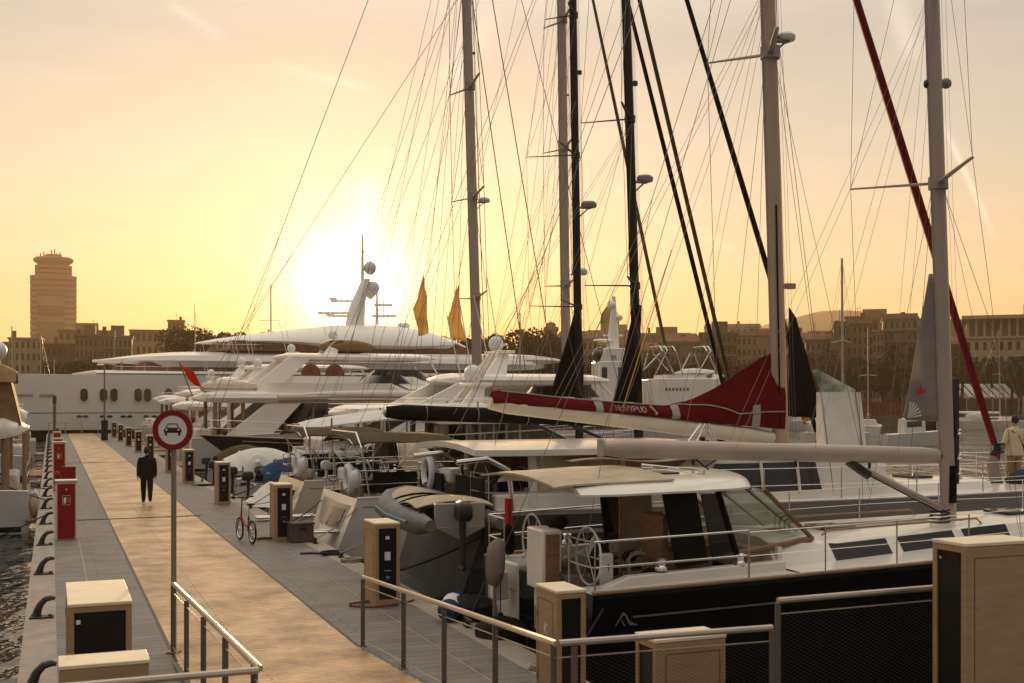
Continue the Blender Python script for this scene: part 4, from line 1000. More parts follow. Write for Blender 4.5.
bp_=slabcloth(T,[(xl-.15,ztop),(xl-.02,ztop+.02),(xr-.2,rings[-1][0].z+.06),(xr-.2,rings[-1][0].z),(xl+.1,rings[-1][0].z)],.03,'patterned','patterned_sail',.05); bp_.location.y=.3
clutter(T,.3,3.8,1.6,2.0,14,11)
MB().box(.02,.06,-1.9,-.4,2.0,2.55).box(.02,.06,.4,1.9,2.0,2.5).build('stern_cloth','blackcloth',T)
# stern gear: davits
for yy in (-2.7,-.2): MB().tube([(.3,yy,2.0),(.2,yy,2.75),(-.2,yy,2.95),(-.75,yy,2.9)],.045,8).build('davit','steel',T)
lifebuoy(T,.0,1.2,2.5)
MB().box(.1,.6,.2,.9,2.3,2.6).build('stern_bag','canvaswhite',T,bevel=.08)

# grey inflatable hanging at her stern
D=thing('inflatable_dinghy','grey rubber dinghy with black outboard hanging across the pale yacht stern','dinghy',P(u0-1.35,v0-.72,WL+1.72),ANG+R(90),'inflatable dinghies')
path=[(-1.75,.62,.16),(-1.2,.66,.16),(0,.68,.18),(1.0,.6,.24),(1.6,.34,.34),(1.78,0,.38),(1.6,-.34,.34),(1.0,-.6,.24),(0,-.68,.18),(-1.2,-.66,.16),(-1.75,-.62,.16)]
MB().tube(path,[.10,.2,.215,.215,.2,.2,.2,.215,.215,.2,.10],12).build('tube','ribgrey',D,smooth=60)
MB().tube([(p[0],p[1]*1.0-.205*(1 if p[1]<0 else -1),p[2]+.02) for p in path[1:4]],.035,6).tube([(p[0],p[1]-.205,p[2]+.02) for p in path[7:10]],.035,6).build('rubbing_strake','ribblue',D)
MB().loft([[(-1.5,-.45,.1),(-1.5,.45,.1),(-1.5,0,-.12)],[(0,-.45,.1),(0,.45,.1),(0,0,-.18)],[(1.4,-.2,.25),(1.4,.2,.25),(1.4,0,.12)]]).build('hull','gelgrey',D)
MB().box(-1.45,-1.38,-.45,.45,.05,.5).build('transom','gelgrey',D,bevel=.02)
MB().grid(lambda i,j:(lerp(-1.2,1.5,i),(2*j-1)*.7*(1-.5*i**3),.42+.06*math.sin(i*8)+.10*(1-(2*j-1)**2)-.0),10,8,(0,0,-.02)).build('dinghy_cover','canvas',D)
outboard(D,-1.72,.05,.34,.95,s=.95)
for x_ in (-1.3,-.9,-.4,.2,.7,1.1): MB().tube([(x_,.78*math.cos(a),.16+.34*math.sin(a)) for a in [PI*k/12 for k in range(13)]],.02,5).build('lashing_strap','blackcloth',D)
# second dinghy cover beyond the bicycle
D=thing('inflatable_dinghy','small covered dinghy under a grey tarpaulin beside pier pedestal','dinghy',P(37.9,6.7,WL+.25),ANG+R(60),'inflatable dinghies')
MB().tube([(x*.95,y,z) for x,y,z in path],[.10,.2,.215,.215,.2,.2,.2,.215,.215,.2,.10],10).build('tube','ribgrey',D,smooth=60)
MB().grid(lambda i,j:(lerp(-1.6,1.7,i),(2*j-1)*.82*(1-.45*i**3),.30+.75*math.exp(-((i-.45)/.28)**2)*(1-abs(2*j-1)**1.3)+.03*noise.noise(Vector((i*6,j*6,0)))),18,12,(0,0,-.02)).build('tarpaulin','canvaswhite',D)

# ================================================================== white sloop, black mast and boom
def sloop(u0,v0,label,hm,deck,mastpx,spr,boomL,boomR,tri,L=14.4,B=4.25,bowpx=None,furlm='blackcloth',mastm='carbon',coachcol='gelcoat',bim='olivecanvas',radar=None,Hm=19,rake=1.9,second=None,fs=1.62,fb=1.95,boomr=.16,boomm='blackcloth',mw=.135):
    T=boat('sailing_yacht',label,u0,v0,'sailing yacht')
    H=Hull(L,B,fs,fb,stern=.84,wide=.42,bow=2.3,rake=.6,full=.78,rev=.75)
    H.build(T,hm,deck,cockpit=3.4,gun='gelcoat')
    H.stripe(T,'navy',.02,.14,.1,L-.5,follow=False,name='boot_stripe')
    H.stripe(T,'greyband',-.22,-.19,.2,L-.6,name='cove_stripe')
    # scooped transom with steps
    tr=lambda i,j,o=0:(lerp(-.40,-.06,i)-o-.20*math.cos((j-.5)*PI)*(1-.4*i),(2*j-1)*B*lerp(.27,.36,i),lerp(.42,1.44,i))
    MB().grid(tr,6,14,(.02,0,0)).build('transom_panel','gelgrey' if hm!='cream' else 'cream',T)
    MB().grid(lambda i,j:tr(lerp(.0,.42,i),lerp(.02,.98,j),.012),4,14,(.01,0,0)).build('lower_transom','tancover' if hm=='cream' else 'gelcoat',T)  # on the cream hull the tan band paints in a gold reflection
    MB().grid(lambda i,j:tr(lerp(.48,.90,i),lerp(.10,.44,j),.02),3,6,(.01,0,0)).build('transom_hatch','blackglass',T)
    MB().box(-.95,-.38,-B*.27,B*.27,.33,.42).build('swim_platform','gelcoat',T,bevel=.03)
    MB().box(0,3.4,-1.2,1.2,.98,1.02).build('cockpit_sole','teak',T)
    for sg in (-1,1):
        MB().box(.3,3.4,min(sg*1.2,sg*1.42),max(sg*1.2,sg*1.42),1.0,fs+.24).build('coaming','gelcoat',T,bevel=.05)
        MB().box(.7,3.2,min(sg*.7,sg*1.18),max(sg*.7,sg*1.18),1.02,1.42).build('cockpit_bench','teak',T,bevel=.02)
        for xx in (2.0,2.8): winch(T,xx,sg*1.32,fs+.25)
    steering_wheel(T,.9,-.75,1.95,.45); steering_wheel(T,.9,.75,1.95,.45)
    c=Coach(3.2,10.6,lambda x:lerp(1.45,.75,sm((x-3.4)/7)),lambda x:.52*sm((x-2.6)/.8)*(1-.75*sm((x-7.6)/2.6)),lambda x:H.sheer(x/L))
    c.build(T,coachcol)
    for xa,xb in ((4.0,5.3),(5.5,6.7),(6.9,7.8)):
        for sg in (-1,1): c.window(T,'blackglass',xa,xb,.25,.7,sg)
    sprayhood(T,2.9,4.6,1.4,fs+.2,fs+1.32,'canvas')
    if bim: bimini(T,-.1,2.6,1.5,fs+1.52,bim,fs+.2)
    pushpit(T,H,1.6); pulpit(T,H,L-1.6); stanchions(T,H,[1.6,3.4,5.2,7.0,8.8,10.6,L-1.6])
    lifebuoy(T,.0,-B*.22,fs+.42); 
    if hm!='cream': outboard(T,-.05,B*.30,fs+.62,.5,'plasticwhite',s=.62)
    MB().ellip((.02,-B*.36,fs+.45),.14,.12,.2,8,6,jit=.4).build('stern_bag','plasticwhite',T,smooth=60)
    MB().box(.1,.5,B*.02,B*.16,fs+.3,fs+.62).build('liferaft_case','plasticwhite',T,bevel=.05)
    clutter(T,.1,3.2,B*.36,fs+.1,16,int(u0*10)); clutter(T,5,L-2,B*.28,fs+.45,8,int(u0*7))
    MB().box(3.3,3.36,-1.1,1.1,1.0,fs+.9).build('companionway','blackglass',T)
    for sg in (-1,1): MB().box(.4,1.5,sg*B*.40-.012,sg*B*.40+.012,fs+.12,fs+.62).build('weather_cloth','blackcloth' if sg<0 else 'bluecover',T)
    # stern arch
    MB().tube([(.35,-B*.38,fs),(.15,-B*.37,fs+1.2),(.1,-B*.30,fs+1.55),(.1,B*.30,fs+1.55),(.15,B*.37,fs+1.2),(.35,B*.38,fs)],.024,6).build('stern_arch','steel',T)
    mx=vpx(u0,mastpx)-v0; z0=fs+.5
    bx=(vpx(u0,bowpx)-v0) if bowpx else L-.3
    mast,top=rig(T,mx,z0,Hm,R(rake),mw,mw*.66,mastm,spr,B*.45,bx,fb+.1,.05,fs,.007,furl=(furlm,.072,.05,.97) if furlm else None,radar=radar)
    tk=lambda z: mx-(z-z0)*math.tan(R(rake))
    if boomL:
        a=loc(u0,v0,u0,*boomL); b=loc(u0,v0,u0,*boomR); a.y=b.y=0
        bo=boom(T,a,(tk(b.z)-.15,0,b.z),boomr,boomm,1.25)
        MB().ellip((a.x-.02,0,a.z),.06,.11,.13,8,6).build('boom_end','steel',bo)
        for f in (.15,.35,.55,.75): 
            q=a.lerp(b,f); MB().tube([(q.x+.18*math.cos(t_)*0,1.02*boomr*math.cos(t_),q.z+1.27*boomr*math.sin(t_)) for t_ in [2*PI*k/14 for k in range(14)]],.012,5,True,up=(1,0,0)).build('sail_tie','greyband',bo)
        MB().tube([(tk(z0+.3)-.1,0,z0+.35),(a.lerp(b,.70).x,0,a.lerp(b,.7).z-.1)],.045,8).build('boom_vang','carbon' if mastm=='carbon' else 'alloy',T)
        MB().tube([tuple(a),(1.6,0,fs+.4)],.014,5).build('mainsheet','rope',T)
        MB().tube([(tk(Hm)-.1,0,Hm+z0-.3),(a.x,0,a.z+.1)],.006,4).build('topping_lift','wire',T)
        for f in (.25,.5):
            for sg in (-1,1): MB().tube([(tk(Hm*.6),sg*.1,Hm*.6),(a.lerp(b,f).x,sg*boomr,a.lerp(b,f).z)],.005,4).build('lazy_jack','rope',T)
    if tri:
        pts=[loc(u0,v0,u0,*q) for q in tri]
        slabcloth(T,[(p.x,p.z) for p in pts],.10,'blackcloth','sail_stack',.12)
    return T,H,mx,tk
T3,H3,mx3,tk3=sloop(28.3,6.7,'white sloop with black mast and long black boom, twin wheels and olive bimini','gelcoat','gelcoat',640,[(5.0,1.3,.9),(9.6,1.25,.9),(14,.9,.6)],(386,412),(632,420),[(635,305),(640,305),(640,402),(614,402)],bowpx=826,radar=(7.9,.7),Hm=19.3)
pts=[loc(28.3,6.7,28.3,*q) for q in [(789,308),(795,318),(822,412),(818,418),(789,416)]]
slabcloth(T3,[(p.x,p.z) for p in pts],.08,'blackcloth','hoisted_staysail',.1)
T4,H4,mx4,tk4=sloop(34.4,6.7,'cream sterned sloop with black mast and black sail stack, second row of masts','cream','cream',580,[(4.9,1.3,1.2),(9.9,1.3,1.2),(14.5,.9,.6)],(430,414),(570,420),[(576,312),(582,312),(583,398),(550,395)],L=14.8,bowpx=740,radar=(8.2,.8),Hm=23,rake=.95,bim='olivecanvas',boomr=.13)
MB().tube([(vpx(34.4,746)-6.7,.12,2.4),(tk4(24.6)+.25,.12,26.2)],.075,8).build('outer_headsail','olivecanvas',T4)
# ================================================================== classic navy ketch under the big white mast
u0,v0=59.3,6.9
T=boat('classic_yacht','dark navy classic yacht with varnished rail under the tallest white mast',u0,v0,'sailing yacht')
Hc=Hull(30,6.2,1.9,2.15,stern=.34,wide=.5,bow=2.4,rake=3.5,full=.55,flare=.8,dip=.35)
Hc.build(T,'navy','teak',gun='wood',nt=34)
Hc.stripe(T,'cream',-.22,-.17,.3,28,name='cove_stripe')
for ch in T.children: ch.scale.x=-1; ch.location.x=30
cc=Coach(6,12,lambda x:1.5,lambda x:.75*min(1,(x-5.7)/.4,(12.3-x)/.4),lambda x:Hc.sheer(x/30)); cc.build(T,'wood','deckhouse')
for k in range(4):
    for sg in (-1,1): cc.window(T,'blackglass',6.5+k*1.3,7.4+k*1.3,.3,.75,sg)
cc=Coach(15.5,21,lambda x:1.4,lambda x:.6*min(1,(x-15.3)/.4,(21.2-x)/.4),lambda x:Hc.sheer(x/30)); cc.build(T,'cream','deckhouse')
kids=set(T.children); stanchions(T,Hc,[1.5,4,7,10,13,16,19,22,25],.75,r=.018); pulpit(T,Hc,26,.8)
for ch in set(T.children)-kids: ch.scale.x=-1; ch.location.x=30
MB().tube([(-.3,0,2.6),(-1.2,0,2.75)],.09,8).build('bowsprit','wood',T)
steering_wheel(T,26.6,0,2.6,.5,'wood')
mx=vpx(u0,479)-v0
rig(T,mx,2.6,37,R(1.75),.27,.22,'mastwhite',[(6.9,2.6,.3),(12.4,2.6,.3),(18.4,2.4,.3),(25,2,.3)],3.1,vpx(u0,628)-v0,2.7,.3,2.3,.018,radar=(12.2,1.0),back=True)
MB().tube([(mx-.5,0,4.2),(mx-11,0,4.0)],.22,10).build('boom','mastwhite',T)
MB().ellip((mx-5.6,0,4.2),4.2,.26,.24,16,10,jit=.08).build('sail_cover','canvaswhite',T,smooth=60)
tkc=lambda z:mx-(z-2.6)*math.tan(R(1.75))
for k,(dx,zt) in enumerate([(-2.2,30),(-3.4,27),(-4.6,31),(-6.2,24),(-7.6,33),(-9.2,28)]):
    for sg in (-1,1): MB().tube([(tkc(zt),sg*.3,zt),(mx+dx,sg*2.6,2.4)],.012,4).build('running_stay','wire',T)
for k,(dx,zt) in enumerate([(3.2,26),(5.0,34)]):
    MB().tube([(tkc(zt)+.3,0,zt),(mx+dx,0,2.8)],.03,5).build('inner_forestay','wire',T)
for k,(pxs,m_) in enumerate([([(424,274),(428,333),(419,336)],'sailcloth'),([(459,284),(464,342),(450,338)],'sailcloth')]):
    pts=[loc(u0,v0,u0,*q) for q in pxs]
    o=slabcloth(T,[(p.x,p.z) for p in pts],.12,m_,'hoisted_staysail',.3)
    pts=[loc(u0,v0,u0,*q) for q in ([(424,274),(419,336),(413,309)] if k==0 else [(459,284),(450,338),(448,318)])]
    slabcloth(T,[(p.x,p.z) for p in pts],.03,'sailcloth','staysail_bunt',.3)
# tall white-masted yacht farther out
u0,v0=72.3,7
T=boat('sailing_yacht','white yacht whose pale mast rises just behind the first black mast',u0,v0,'sailing yacht')
Hq=Hull(26,6,2.0,2.5,stern=.8,bow=2.3,rake=1.5,full=.7); Hq.build(T,'yachtwhite',gun='yachtwhite')
cc=Coach(6,16,lambda x:lerp(2,1.3,sm((x-6)/10)),lambda x:.9*min(1,(x-5.7)/1,(16.3-x)/2),lambda x:Hq.sheer(x/26)); cc.build(T,'yachtwhite','deckhouse')
for sg in (-1,1): cc.window(T,'blackglass',7,13,.3,.75,sg)
stanchions(T,Hq,[1.5,4,7,10,13,16,19,22],.75,r=.018)
mx=vpx(u0,567)-v0
rig(T,mx,3,40,R(.8),.33,.24,'mastwhite',[(8.8,2.4,.5),(18.2,2.4,.5),(27,2.2,.4)],2.9,vpx(u0,680)-v0,2.7,.3,2.3,.018,furl=('olivecanvas',.12,.05,.96),radar=(9.6,1.8))
MB().tube([(mx-.4,0,5),(mx-9,0,4.9)],.28,10).build('boom','canvas',T)
for dx,zt in ((-1.5,30),(-3.3,26),(-5.5,33)):
    for sg in (-1,1): MB().tube([(mx-zt*.02,sg*.2,zt),(mx+dx,sg*2.5,2.6)],.012,4).build('running_stay','wire',T)

# ================================================================== motor yacht kit
def visor(b,x0,x1,w,z,th,tip0=.2,tip1=.2,round0=2.2,round1=2.2,n=26,crown=.0,rise=0):
    """overhanging deck slab: rounded in plan, thin at the lips"""
    rings=[]
    for i in range(n+1):
        t=i/n; x=lerp(x0,x1,t)
        a=1-max(0,1-t/max(.01,tip0))**round0 if tip0 else 1
        c=1-max(0,1-(1-t)/max(.01,tip1))**round1 if tip1 else 1
        ww=max(.03,w*(a*c)**.5); q=max(.12,min(1,(a*c)))
        zz=z+rise*t; hh=th*q
        rings.append([Vector((x,y,zq)) for y,zq in ((-ww*.94,zz-hh*.45),(-ww,zz),(-ww*.96,zz+hh*.38),(-ww*.6,zz+hh*.55+crown*q*.7),(0,zz+hh*.6+crown*q),(ww*.6,zz+hh*.55+crown*q*.7),(ww*.96,zz+hh*.38),(ww,zz),(ww*.94,zz-hh*.45))])
    b.loft(rings); return b
def glassband(b,x0,x1,w,z0,z1,slant0=0,slant1=0,round_=.25,n=20):
    rings=[]
    for z,d in ((z0,0),(z1,1)):
        ring=[]
        xa=x0+slant0*d; xb=x1-slant1*d
        for k in range(n+1):
            t=k/n; x=lerp(xa,xb,t); q=min(1,((1-abs(2*t-1))/round_)) if round_ else 1
            ring.append(Vector((x,-w*(1-(1-q)**2.2)**.5 if q<1 else -w,z)))
        ring+= [Vector((p.x,-p.y,p.z)) for p in reversed(ring[1:-1])]
        rings.append(ring)
    b.loft(rings); return b
def motor_yacht(u0,v0,L,B,label,fs=1.9,fb=3.0,hm='yachtwhite',gm='blackglass',house=(.24,.80),over=(.02,.74),top=None,z1=2.2,fly=.85,top_h=2.1,arch=True,pillars=2,flip=False,flag=None,cover=None,swoosh=True,tend=False,rail=True,name='motor_yacht',crownm='yachtwhite',topm='yachtwhite'):
    T=boat(name,label,u0,v0,'motor yacht',flip=flip)
    H=Hull(L,B,fs,fb,stern=.92,wide=.5,bow=2.6,rake=L*.10,full=.72,flare=1.2,dip=.05)
    H.build(T,hm,'teak',gun='yachtwhite')
    H.stripe(T,'navy',.03,.2,.2,L*.93,follow=False,name='boot_stripe')
    for sg in (-1,1):
        for k in range(5):
            q=MB(); x=L*(.30+.10*k)
            q.grid(lambda i,j:H.at(x+.9*i,sg,fs*.52+.30*j)+Vector((0,sg*.012,0)),5,2); q.build('porthole','blackglass',T)
    MB().box(-1.1,.1,-B*.40,B*.40,.32,.42).build('swim_platform','teak',T,bevel=.04)
    MB().box(-.03,.0,-B*.22,B*.22,.7,fs-.2).build('transom_door','greyband',T,bevel=.01)
    w=B*.40; zt=fs+z1
    b=MB(); glassband(b,L*house[0],L*house[1],w,fs+.0,fs+.75,.0,.5); b.build('house_side','yachtwhite',T)
    b=MB(); glassband(b,L*house[0],L*house[1]-.4,w-.05,fs+.75,zt,.2,2.2); g=b.build('saloon_window',gm,T,smooth=25)
    for k in range(1,6):
        x=lerp(L*house[0],L*house[1]-2.4,k/6)
        for sg in (-1,1): MB().box(x,x+.08,sg*(w-.04),sg*(w-.0),fs+.75,zt).build('mullion','greyband',g)
    b=MB(); visor(b,L*over[0],L*over[1],B*.47,zt+.14,.62,.10,.26,2.4,2.6,crown=.05); b.build('flybridge_deck','yachtwhite',T,smooth=40)
    if fly:
        b=MB(); glassband(b,L*(over[0]+.16),L*(over[1]-.06),B*.40,zt+.22,zt+.22+fly,.1,1.8,.3); b.build('flybridge_coaming','yachtwhite',T,smooth=40)
        b=MB(); glassband(b,L*(over[1]-.26),L*(over[1]-.10),B*.38,zt+.2+fly,zt+.2+fly+.5,.6,.9,.6); b.build('flybridge_screen','blackglass',T)
    for k in range(pillars):
        for sg in (-1,1): MB().tube([(L*over[0]+L*.05+.75*k,sg*B*.40,fs),(L*over[0]+L*.05+.75*k,sg*B*.40,zt+.05)],.11,8).build('pillar','steel' if k%2 else 'teak',T)
    for sg in (-1,1):
        if swoosh: MB().prism([(L*.20,sg*B*.43,zt+.02),(L*.29,sg*B*.43,zt+.02),(L*.20,sg*B*.46,fs+.05),(L*.08,sg*B*.46,fs+.05)],(0,-sg*.14,0)).build('side_wing','yachtwhite',T,bevel=.03)
    zf=zt+.22
    if top:
        b=MB(); visor(b,L*top[0],L*top[1],B*.40,zf+top_h,.40,.14,.22,2.4,2.4,crown=.08); b.build('hardtop',topm,T,smooth=40)
        for sg in (-1,1):
            MB().prism([(L*top[0]+.8,sg*B*.37,zf+top_h),(L*top[0]+2.4,sg*B*.37,zf+top_h),(L*top[0]+.2,sg*B*.41,zf+.1),(L*top[0]-1.6,sg*B*.41,zf+.1)],(0,-sg*.16,0)).build('hardtop_wing','yachtwhite',T,bevel=.03)
            MB().tube([(L*top[1]-1.2,sg*B*.34,zf+top_h),(L*top[1]-.4,sg*B*.35,zf+fly)],.06,6).build('pillar','yachtwhite',T)
        zm=zf+top_h+.2; xm=L*lerp(top[0],top[1],.35)
    else: zm=zf+fly; xm=L*lerp(over[0],over[1],.35)
    if arch:
        for sg in (-1,1): MB().prism([(xm-.9,sg*B*.2,zm-.1),(xm+.2,sg*B*.2,zm-.1),(xm+.5,sg*B*.12,zm+1.0),(xm+.1,sg*B*.12,zm+1.0)],(0,-sg*.12,0)).build('radar_arch','yachtwhite',T,bevel=.02)
        MB().box(xm-.1,xm+.7,-B*.16,B*.16,zm+.98,zm+1.1).build('arch_top','yachtwhite',T,bevel=.03)
        MB().ellip((xm+.3,B*.08,zm+1.42),.33,.33,.36,14,10).build('satellite_dome','plasticwhite',T)
        MB().box(xm+.2,xm+.32,-.75,.75,zm+1.3,zm+1.42).tube([(xm+.26,0,zm+1.1),(xm+.26,0,zm+1.3)],.08,8).build('radar_scanner','plasticwhite',T)
        MB().tube([(xm,-B*.14,zm+1.0),(xm-.6,-B*.16,zm+4.2)],.02,5).tube([(xm,B*.14,zm+1.0),(xm-.6,B*.16,zm+3.6)],.02,5).build('whip_antenna','plasticwhite',T)
    if rail:
        xs=[L*.34+k*L*.1 for k in range(7)]; stanchions(T,H,xs,.85,r=.016)
        b=MB()
        for sg in (-1,1): b.tube([H.pt(x/L,1,sg)+Vector((0,-sg*.06,.85)) for x in xs]+[Vector((L*.985,0,fb+.9))],.022,6)
        b.build('bow_rail','steel',T)
        b=MB()
        for k in (0,.5,1):
            b.tube([(L*over[0]+3.2,-B*.42,zf+.1+.4*k),(L*over[0]+.5,-B*.40,zf+.1+.4*k),(L*over[0]+.3,0,zf+.1+.4*k),(L*over[0]+.5,B*.40,zf+.1+.4*k),(L*over[0]+3.2,B*.42,zf+.1+.4*k)],.018,5)
        b.build('flybridge_rail','steel',T)
    if flag:
        f=MB().tube([(.35,0,zf-.1),(-.4,0,zf+1.9)],.035,6).build('flag_staff','wood',T)
        fl=MB().grid(lambda i,j:(-.36+.40*j+.75*i,-.10*math.sin(i*6+j*2),zf+1.85-.85*j-.45*i-.12*math.sin(i*3)),8,6,(0,.012,0)); fl.build('ensign','flagred',f)
    if cover:
        MB().ellip((L*.12,0,zf+.5),1.4,B*.3,.5,14,8,jit=.25).build('tender_cover',cover,T,smooth=60)
    if tend:
        MB().ellip((L*over[0]+2.2,0,zf+.45),1.7,.8,.4,14,8,jit=.1).build('tender','canvas',T,smooth=60)
    clutter(T,.3,L*.2,B*.36,fs+.05,7,int(u0*3)); MB().box(L*house[0]-.05,L*house[0]-.005,-w*.8,w*.8,fs+.02,zt-.1).build('cockpit_door','blackglass',T)
    # sun loungers and cushions in the cockpit
    MB().box(.3,1.1,-B*.3,B*.3,fs,fs+.5).build('aft_sofa','canvaswhite',T,bevel=.08)
    return T,H
# open cruiser with blue grey flank and long pale awning
T,H=motor_yacht(39.6,8.1,13.5,4.2,'white cruiser with grey flank and long pale awning over its cockpit',1.75,2.3,'gelgrey',house=(.36,.76),over=(.28,.76),fly=.0,z1=1.5,arch=True,pillars=1,swoosh=False,rail=True)
MB().grid(lambda i,j:(lerp(-.2,6.2,i),(2*j-1)*2.0*(1-.5*(1-i)**3),3.15+.75*i**.7-.25*abs(2*j-1)**2),16,10,(0,0,-.05)).build('awning','canvaswhite',T)
for x_ in (.6,3.2,5.8):
    for sg in (-1,1): MB().tube([(x_,sg*1.85,1.75),(x_,sg*1.7,3.2+.75*(x_/6.4)**.7)],.03,6).build('awning_pole','railpost',T)
MB().ellip((1.2,-.4,2.1),.9,.8,.45,12,8,jit=.5).build('engine_cover','canvaswhite',T,smooth=60)
T,H=motor_yacht(46.8,9.6,20,5.3,'white flybridge yacht with broad hardtop on slanting wings',1.9,3.0,gm='amberglowglass',over=(.05,.76),top=(.27,.68),z1=1.35,top_h=1.3,fly=.6,pillars=2)
T,H=motor_yacht(66.0,7.0,21,5.2,'white yacht with aft overhang on golden pillars and red ensign',1.85,3.0,gm='blackglass',over=(.01,.72),top=None,z1=2.05,fly=.75,pillars=3,arch=False,tend=True,flag=True)
T,H=motor_yacht(79.0,7.2,28,6.2,'white three deck yacht with amber windows and low dome',2.0,3.6,gm='amberglowglass',over=(.08,.74),top=(.24,.66),z1=2.5,top_h=2.1,fly=.8,pillars=2)
MB().ellip((12,0,7.6),2.0,1.3,.5,16,8,jit=.1).build('spa_cover','tancover',T,smooth=60)
T,H=motor_yacht(85.6,7.4,16,4.8,'mid sized white motor yacht half hidden beyond the sign, dark saloon glass',1.7,2.6,over=(.04,.72),top=(.3,.6),z1=1.6,top_h=1.5,fly=.6)
T,H=motor_yacht(92.0,7.4,24,6.0,'far white yacht with twin arched openings beneath its mast',2.0,3.4,gm='amberglowglass',over=(.06,.74),top=(.28,.70),z1=2.2,top_h=2.0)
for k in range(2):
    q=MB(); 
    q.prism([(0,0,0)]+[(.85*math.cos(a)*.9+.0,0,.9+.85*math.sin(a)) for a in [R(180-12*j) for j in range(16)]]+[(0.85*.9,0,0)],(0,.05,0))
    q.build('arched_opening','amberglowglass',T,loc=(11.5+1.9*k,-2.52,5.0))
T,H=motor_yacht(98.5,7.4,18,5.0,'small far white motor yacht near the pier end, blue boot stripe',1.8,2.8,over=(.04,.72),top=(.3,.6),z1=1.8,top_h=1.7)
T,H=motor_yacht(105.0,7.4,20,5.2,'farthest white motor yacht on the pier, close to superyacht stern',1.8,2.8,over=(.04,.72),top=None,z1=2.0)
# port side of the pier: stern of a cruiser with tan covers
T,H=motor_yacht(38.6,-.62,12.5,4.2,'old white flybridge cruiser with tan canvas covers on the port berth',1.25,2.0,'yachtwhite',house=(.14,.7),over=(.0,.66),top=None,z1=1.7,fly=.7,arch=False,flip=True,pillars=2,swoosh=False,rail=False)
MB().grid(lambda i,j:(lerp(.35,2.6,i),(2*j-1)*1.5*(1-.1*i),4.5+.55*math.sin(PI*min(1,i*1.2+.2))*(1-abs(2*j-1)**3)+.05*noise.noise(Vector((i*5,j*5,2)))),12,12,(0,0,-.03)).build('bimini','tancover',T)
MB().prism([(.2,-1.4,3.2),(.5,-1.4,4.55),(2.6,-1.4,4.7),(2.6,-1.4,3.2)],(0,.05,0)).prism([(.2,1.4,3.2),(.5,1.4,4.55),(2.6,1.4,4.7),(2.6,1.4,3.2)],(0,-.05,0)).prism([(.2,-1.4,3.2),(.5,-1.4,4.55),(.5,1.4,4.55),(.2,1.4,3.2)],(.04,0,0)).build('side_canvas','tancover',T)
MB().ellip((.9,.3,4.95+.5),.28,.28,.30,14,10).tube([(.9,.3,4.9),(.9,.3,5.2)],.12,8).build('satellite_dome','plasticwhite',T)
for k in range(4): MB().ellip((.35+.2*k,-.9+.6*k,3.35),.25,.3,.28,10,8,jit=.4).build('fender_stack','canvaswhite',T,smooth=60)
for sg in (-1,1): MB().tube([(.1,sg*1.7,1.2),(.1,sg*1.7,3.0)],.07,8).build('pillar','teak',T)
MB().box(1.75,1.8,-.9,.1,1.25,2.85).build('saloon_door','blackglass',T)
MB().tube([(.05,-1.8,1.25),(.05,-1.8,2.0),(.05,1.8,2.0),(.05,1.8,1.25)],.02,6).tube([(.05,-1.8,1.65),(.05,1.8,1.65)],.014,6).build('stern_rail','steel',T)
for k,(y_,m_) in enumerate([(-1.2,'plasticwhite'),(.2,'greycloth'),(1.2,'canvas')]): MB().ellip((-.15,y_,.75),.14,.14,.34,10,8).build('stern_fender',m_,T,smooth=60)
T,H=motor_yacht(60.0,-.95,14,4.4,'white motor cruiser berthed on the bollard side beyond tan covered cruiser',1.3,2.2,over=(.03,.7),top=None,z1=1.7,fly=.5,arch=False,flip=True)
T,H=motor_yacht(82.0,-.95,14,4.4,'far white cruiser on the bollard side close to superyacht bow',1.3,2.2,over=(.03,.7),top=None,z1=1.6,fly=.4,arch=False,flip=True)

# ================================================================== superyacht across the pier end
u0=126.0; va=vpx(u0,-40); vb=vpx(u0,575)
T=boat('superyacht','huge white superyacht with oval portholes lying across the pier end, sun behind its mast',u0,va,'superyacht',None)
LX=vb-va
def sx(px): return vpx(u0,px)-va
def sz(px,py): return zpy(u0,vpx(u0,px),py)-WL
Hs=Hull(LX,12.5,6.35,6.25,stern=.94,wide=.3,bow=3.2,rake=4,full=.85,flare=.9,dip=.0)
Hs.build(T,'yachtwhite','teak',gun='yachtwhite',nt=40)
zm=2.55; Hs.stripe(T,'gelgrey',zm-.0,zm+.12,1,LX-3,follow=False,name='knuckle')
Hs.stripe(T,'darkhull',-.3,.95,.5,LX-4,follow=False,name='boot_stripe')
Y_=-6.0
for px in (82.5,101,111,134,143,163,183,192.5,215,232,250):
    x=sx(px); z0=sz(px,401); z1=sz(px,389)
    b=MB(); w=.34
    yv=Hs.at(x,-1,(z0+z1)/2).y-.10
    ring=[(x+w*math.cos(a),yv-.03,z0+w+w*math.sin(a)) for a in [PI+PI*k/8 for k in range(9)]]+[(x+w*math.cos(a),yv-.03,z1-w+w*math.sin(a)) for a in [PI*k/8 for k in range(9)]]
    b.prism(ring,(0,.3,0)); b.build('porthole','blackglass',T)
for px in (78,84,100,107,120,126,142,150,165,172,188,196,212,222):
    x=sx(px); z=sz(px,415.5); yv=Hs.at(x,-1,z).y; MB().ellip((x,yv-.02,z),.28,.08,.13,10,6).build('fairlead','blackglass',T)
for a,b_ in ((8,34),(40,55)):
    xa,xb=sx(a),sx(b_); z=sz(a,395.5); yv=Hs.at((xa+xb)/2,-1,z).y; MB().box(xa,xb,yv-.05,yv+.1,z-.12,z+.12).build('hull_hatch','gelgrey',T)
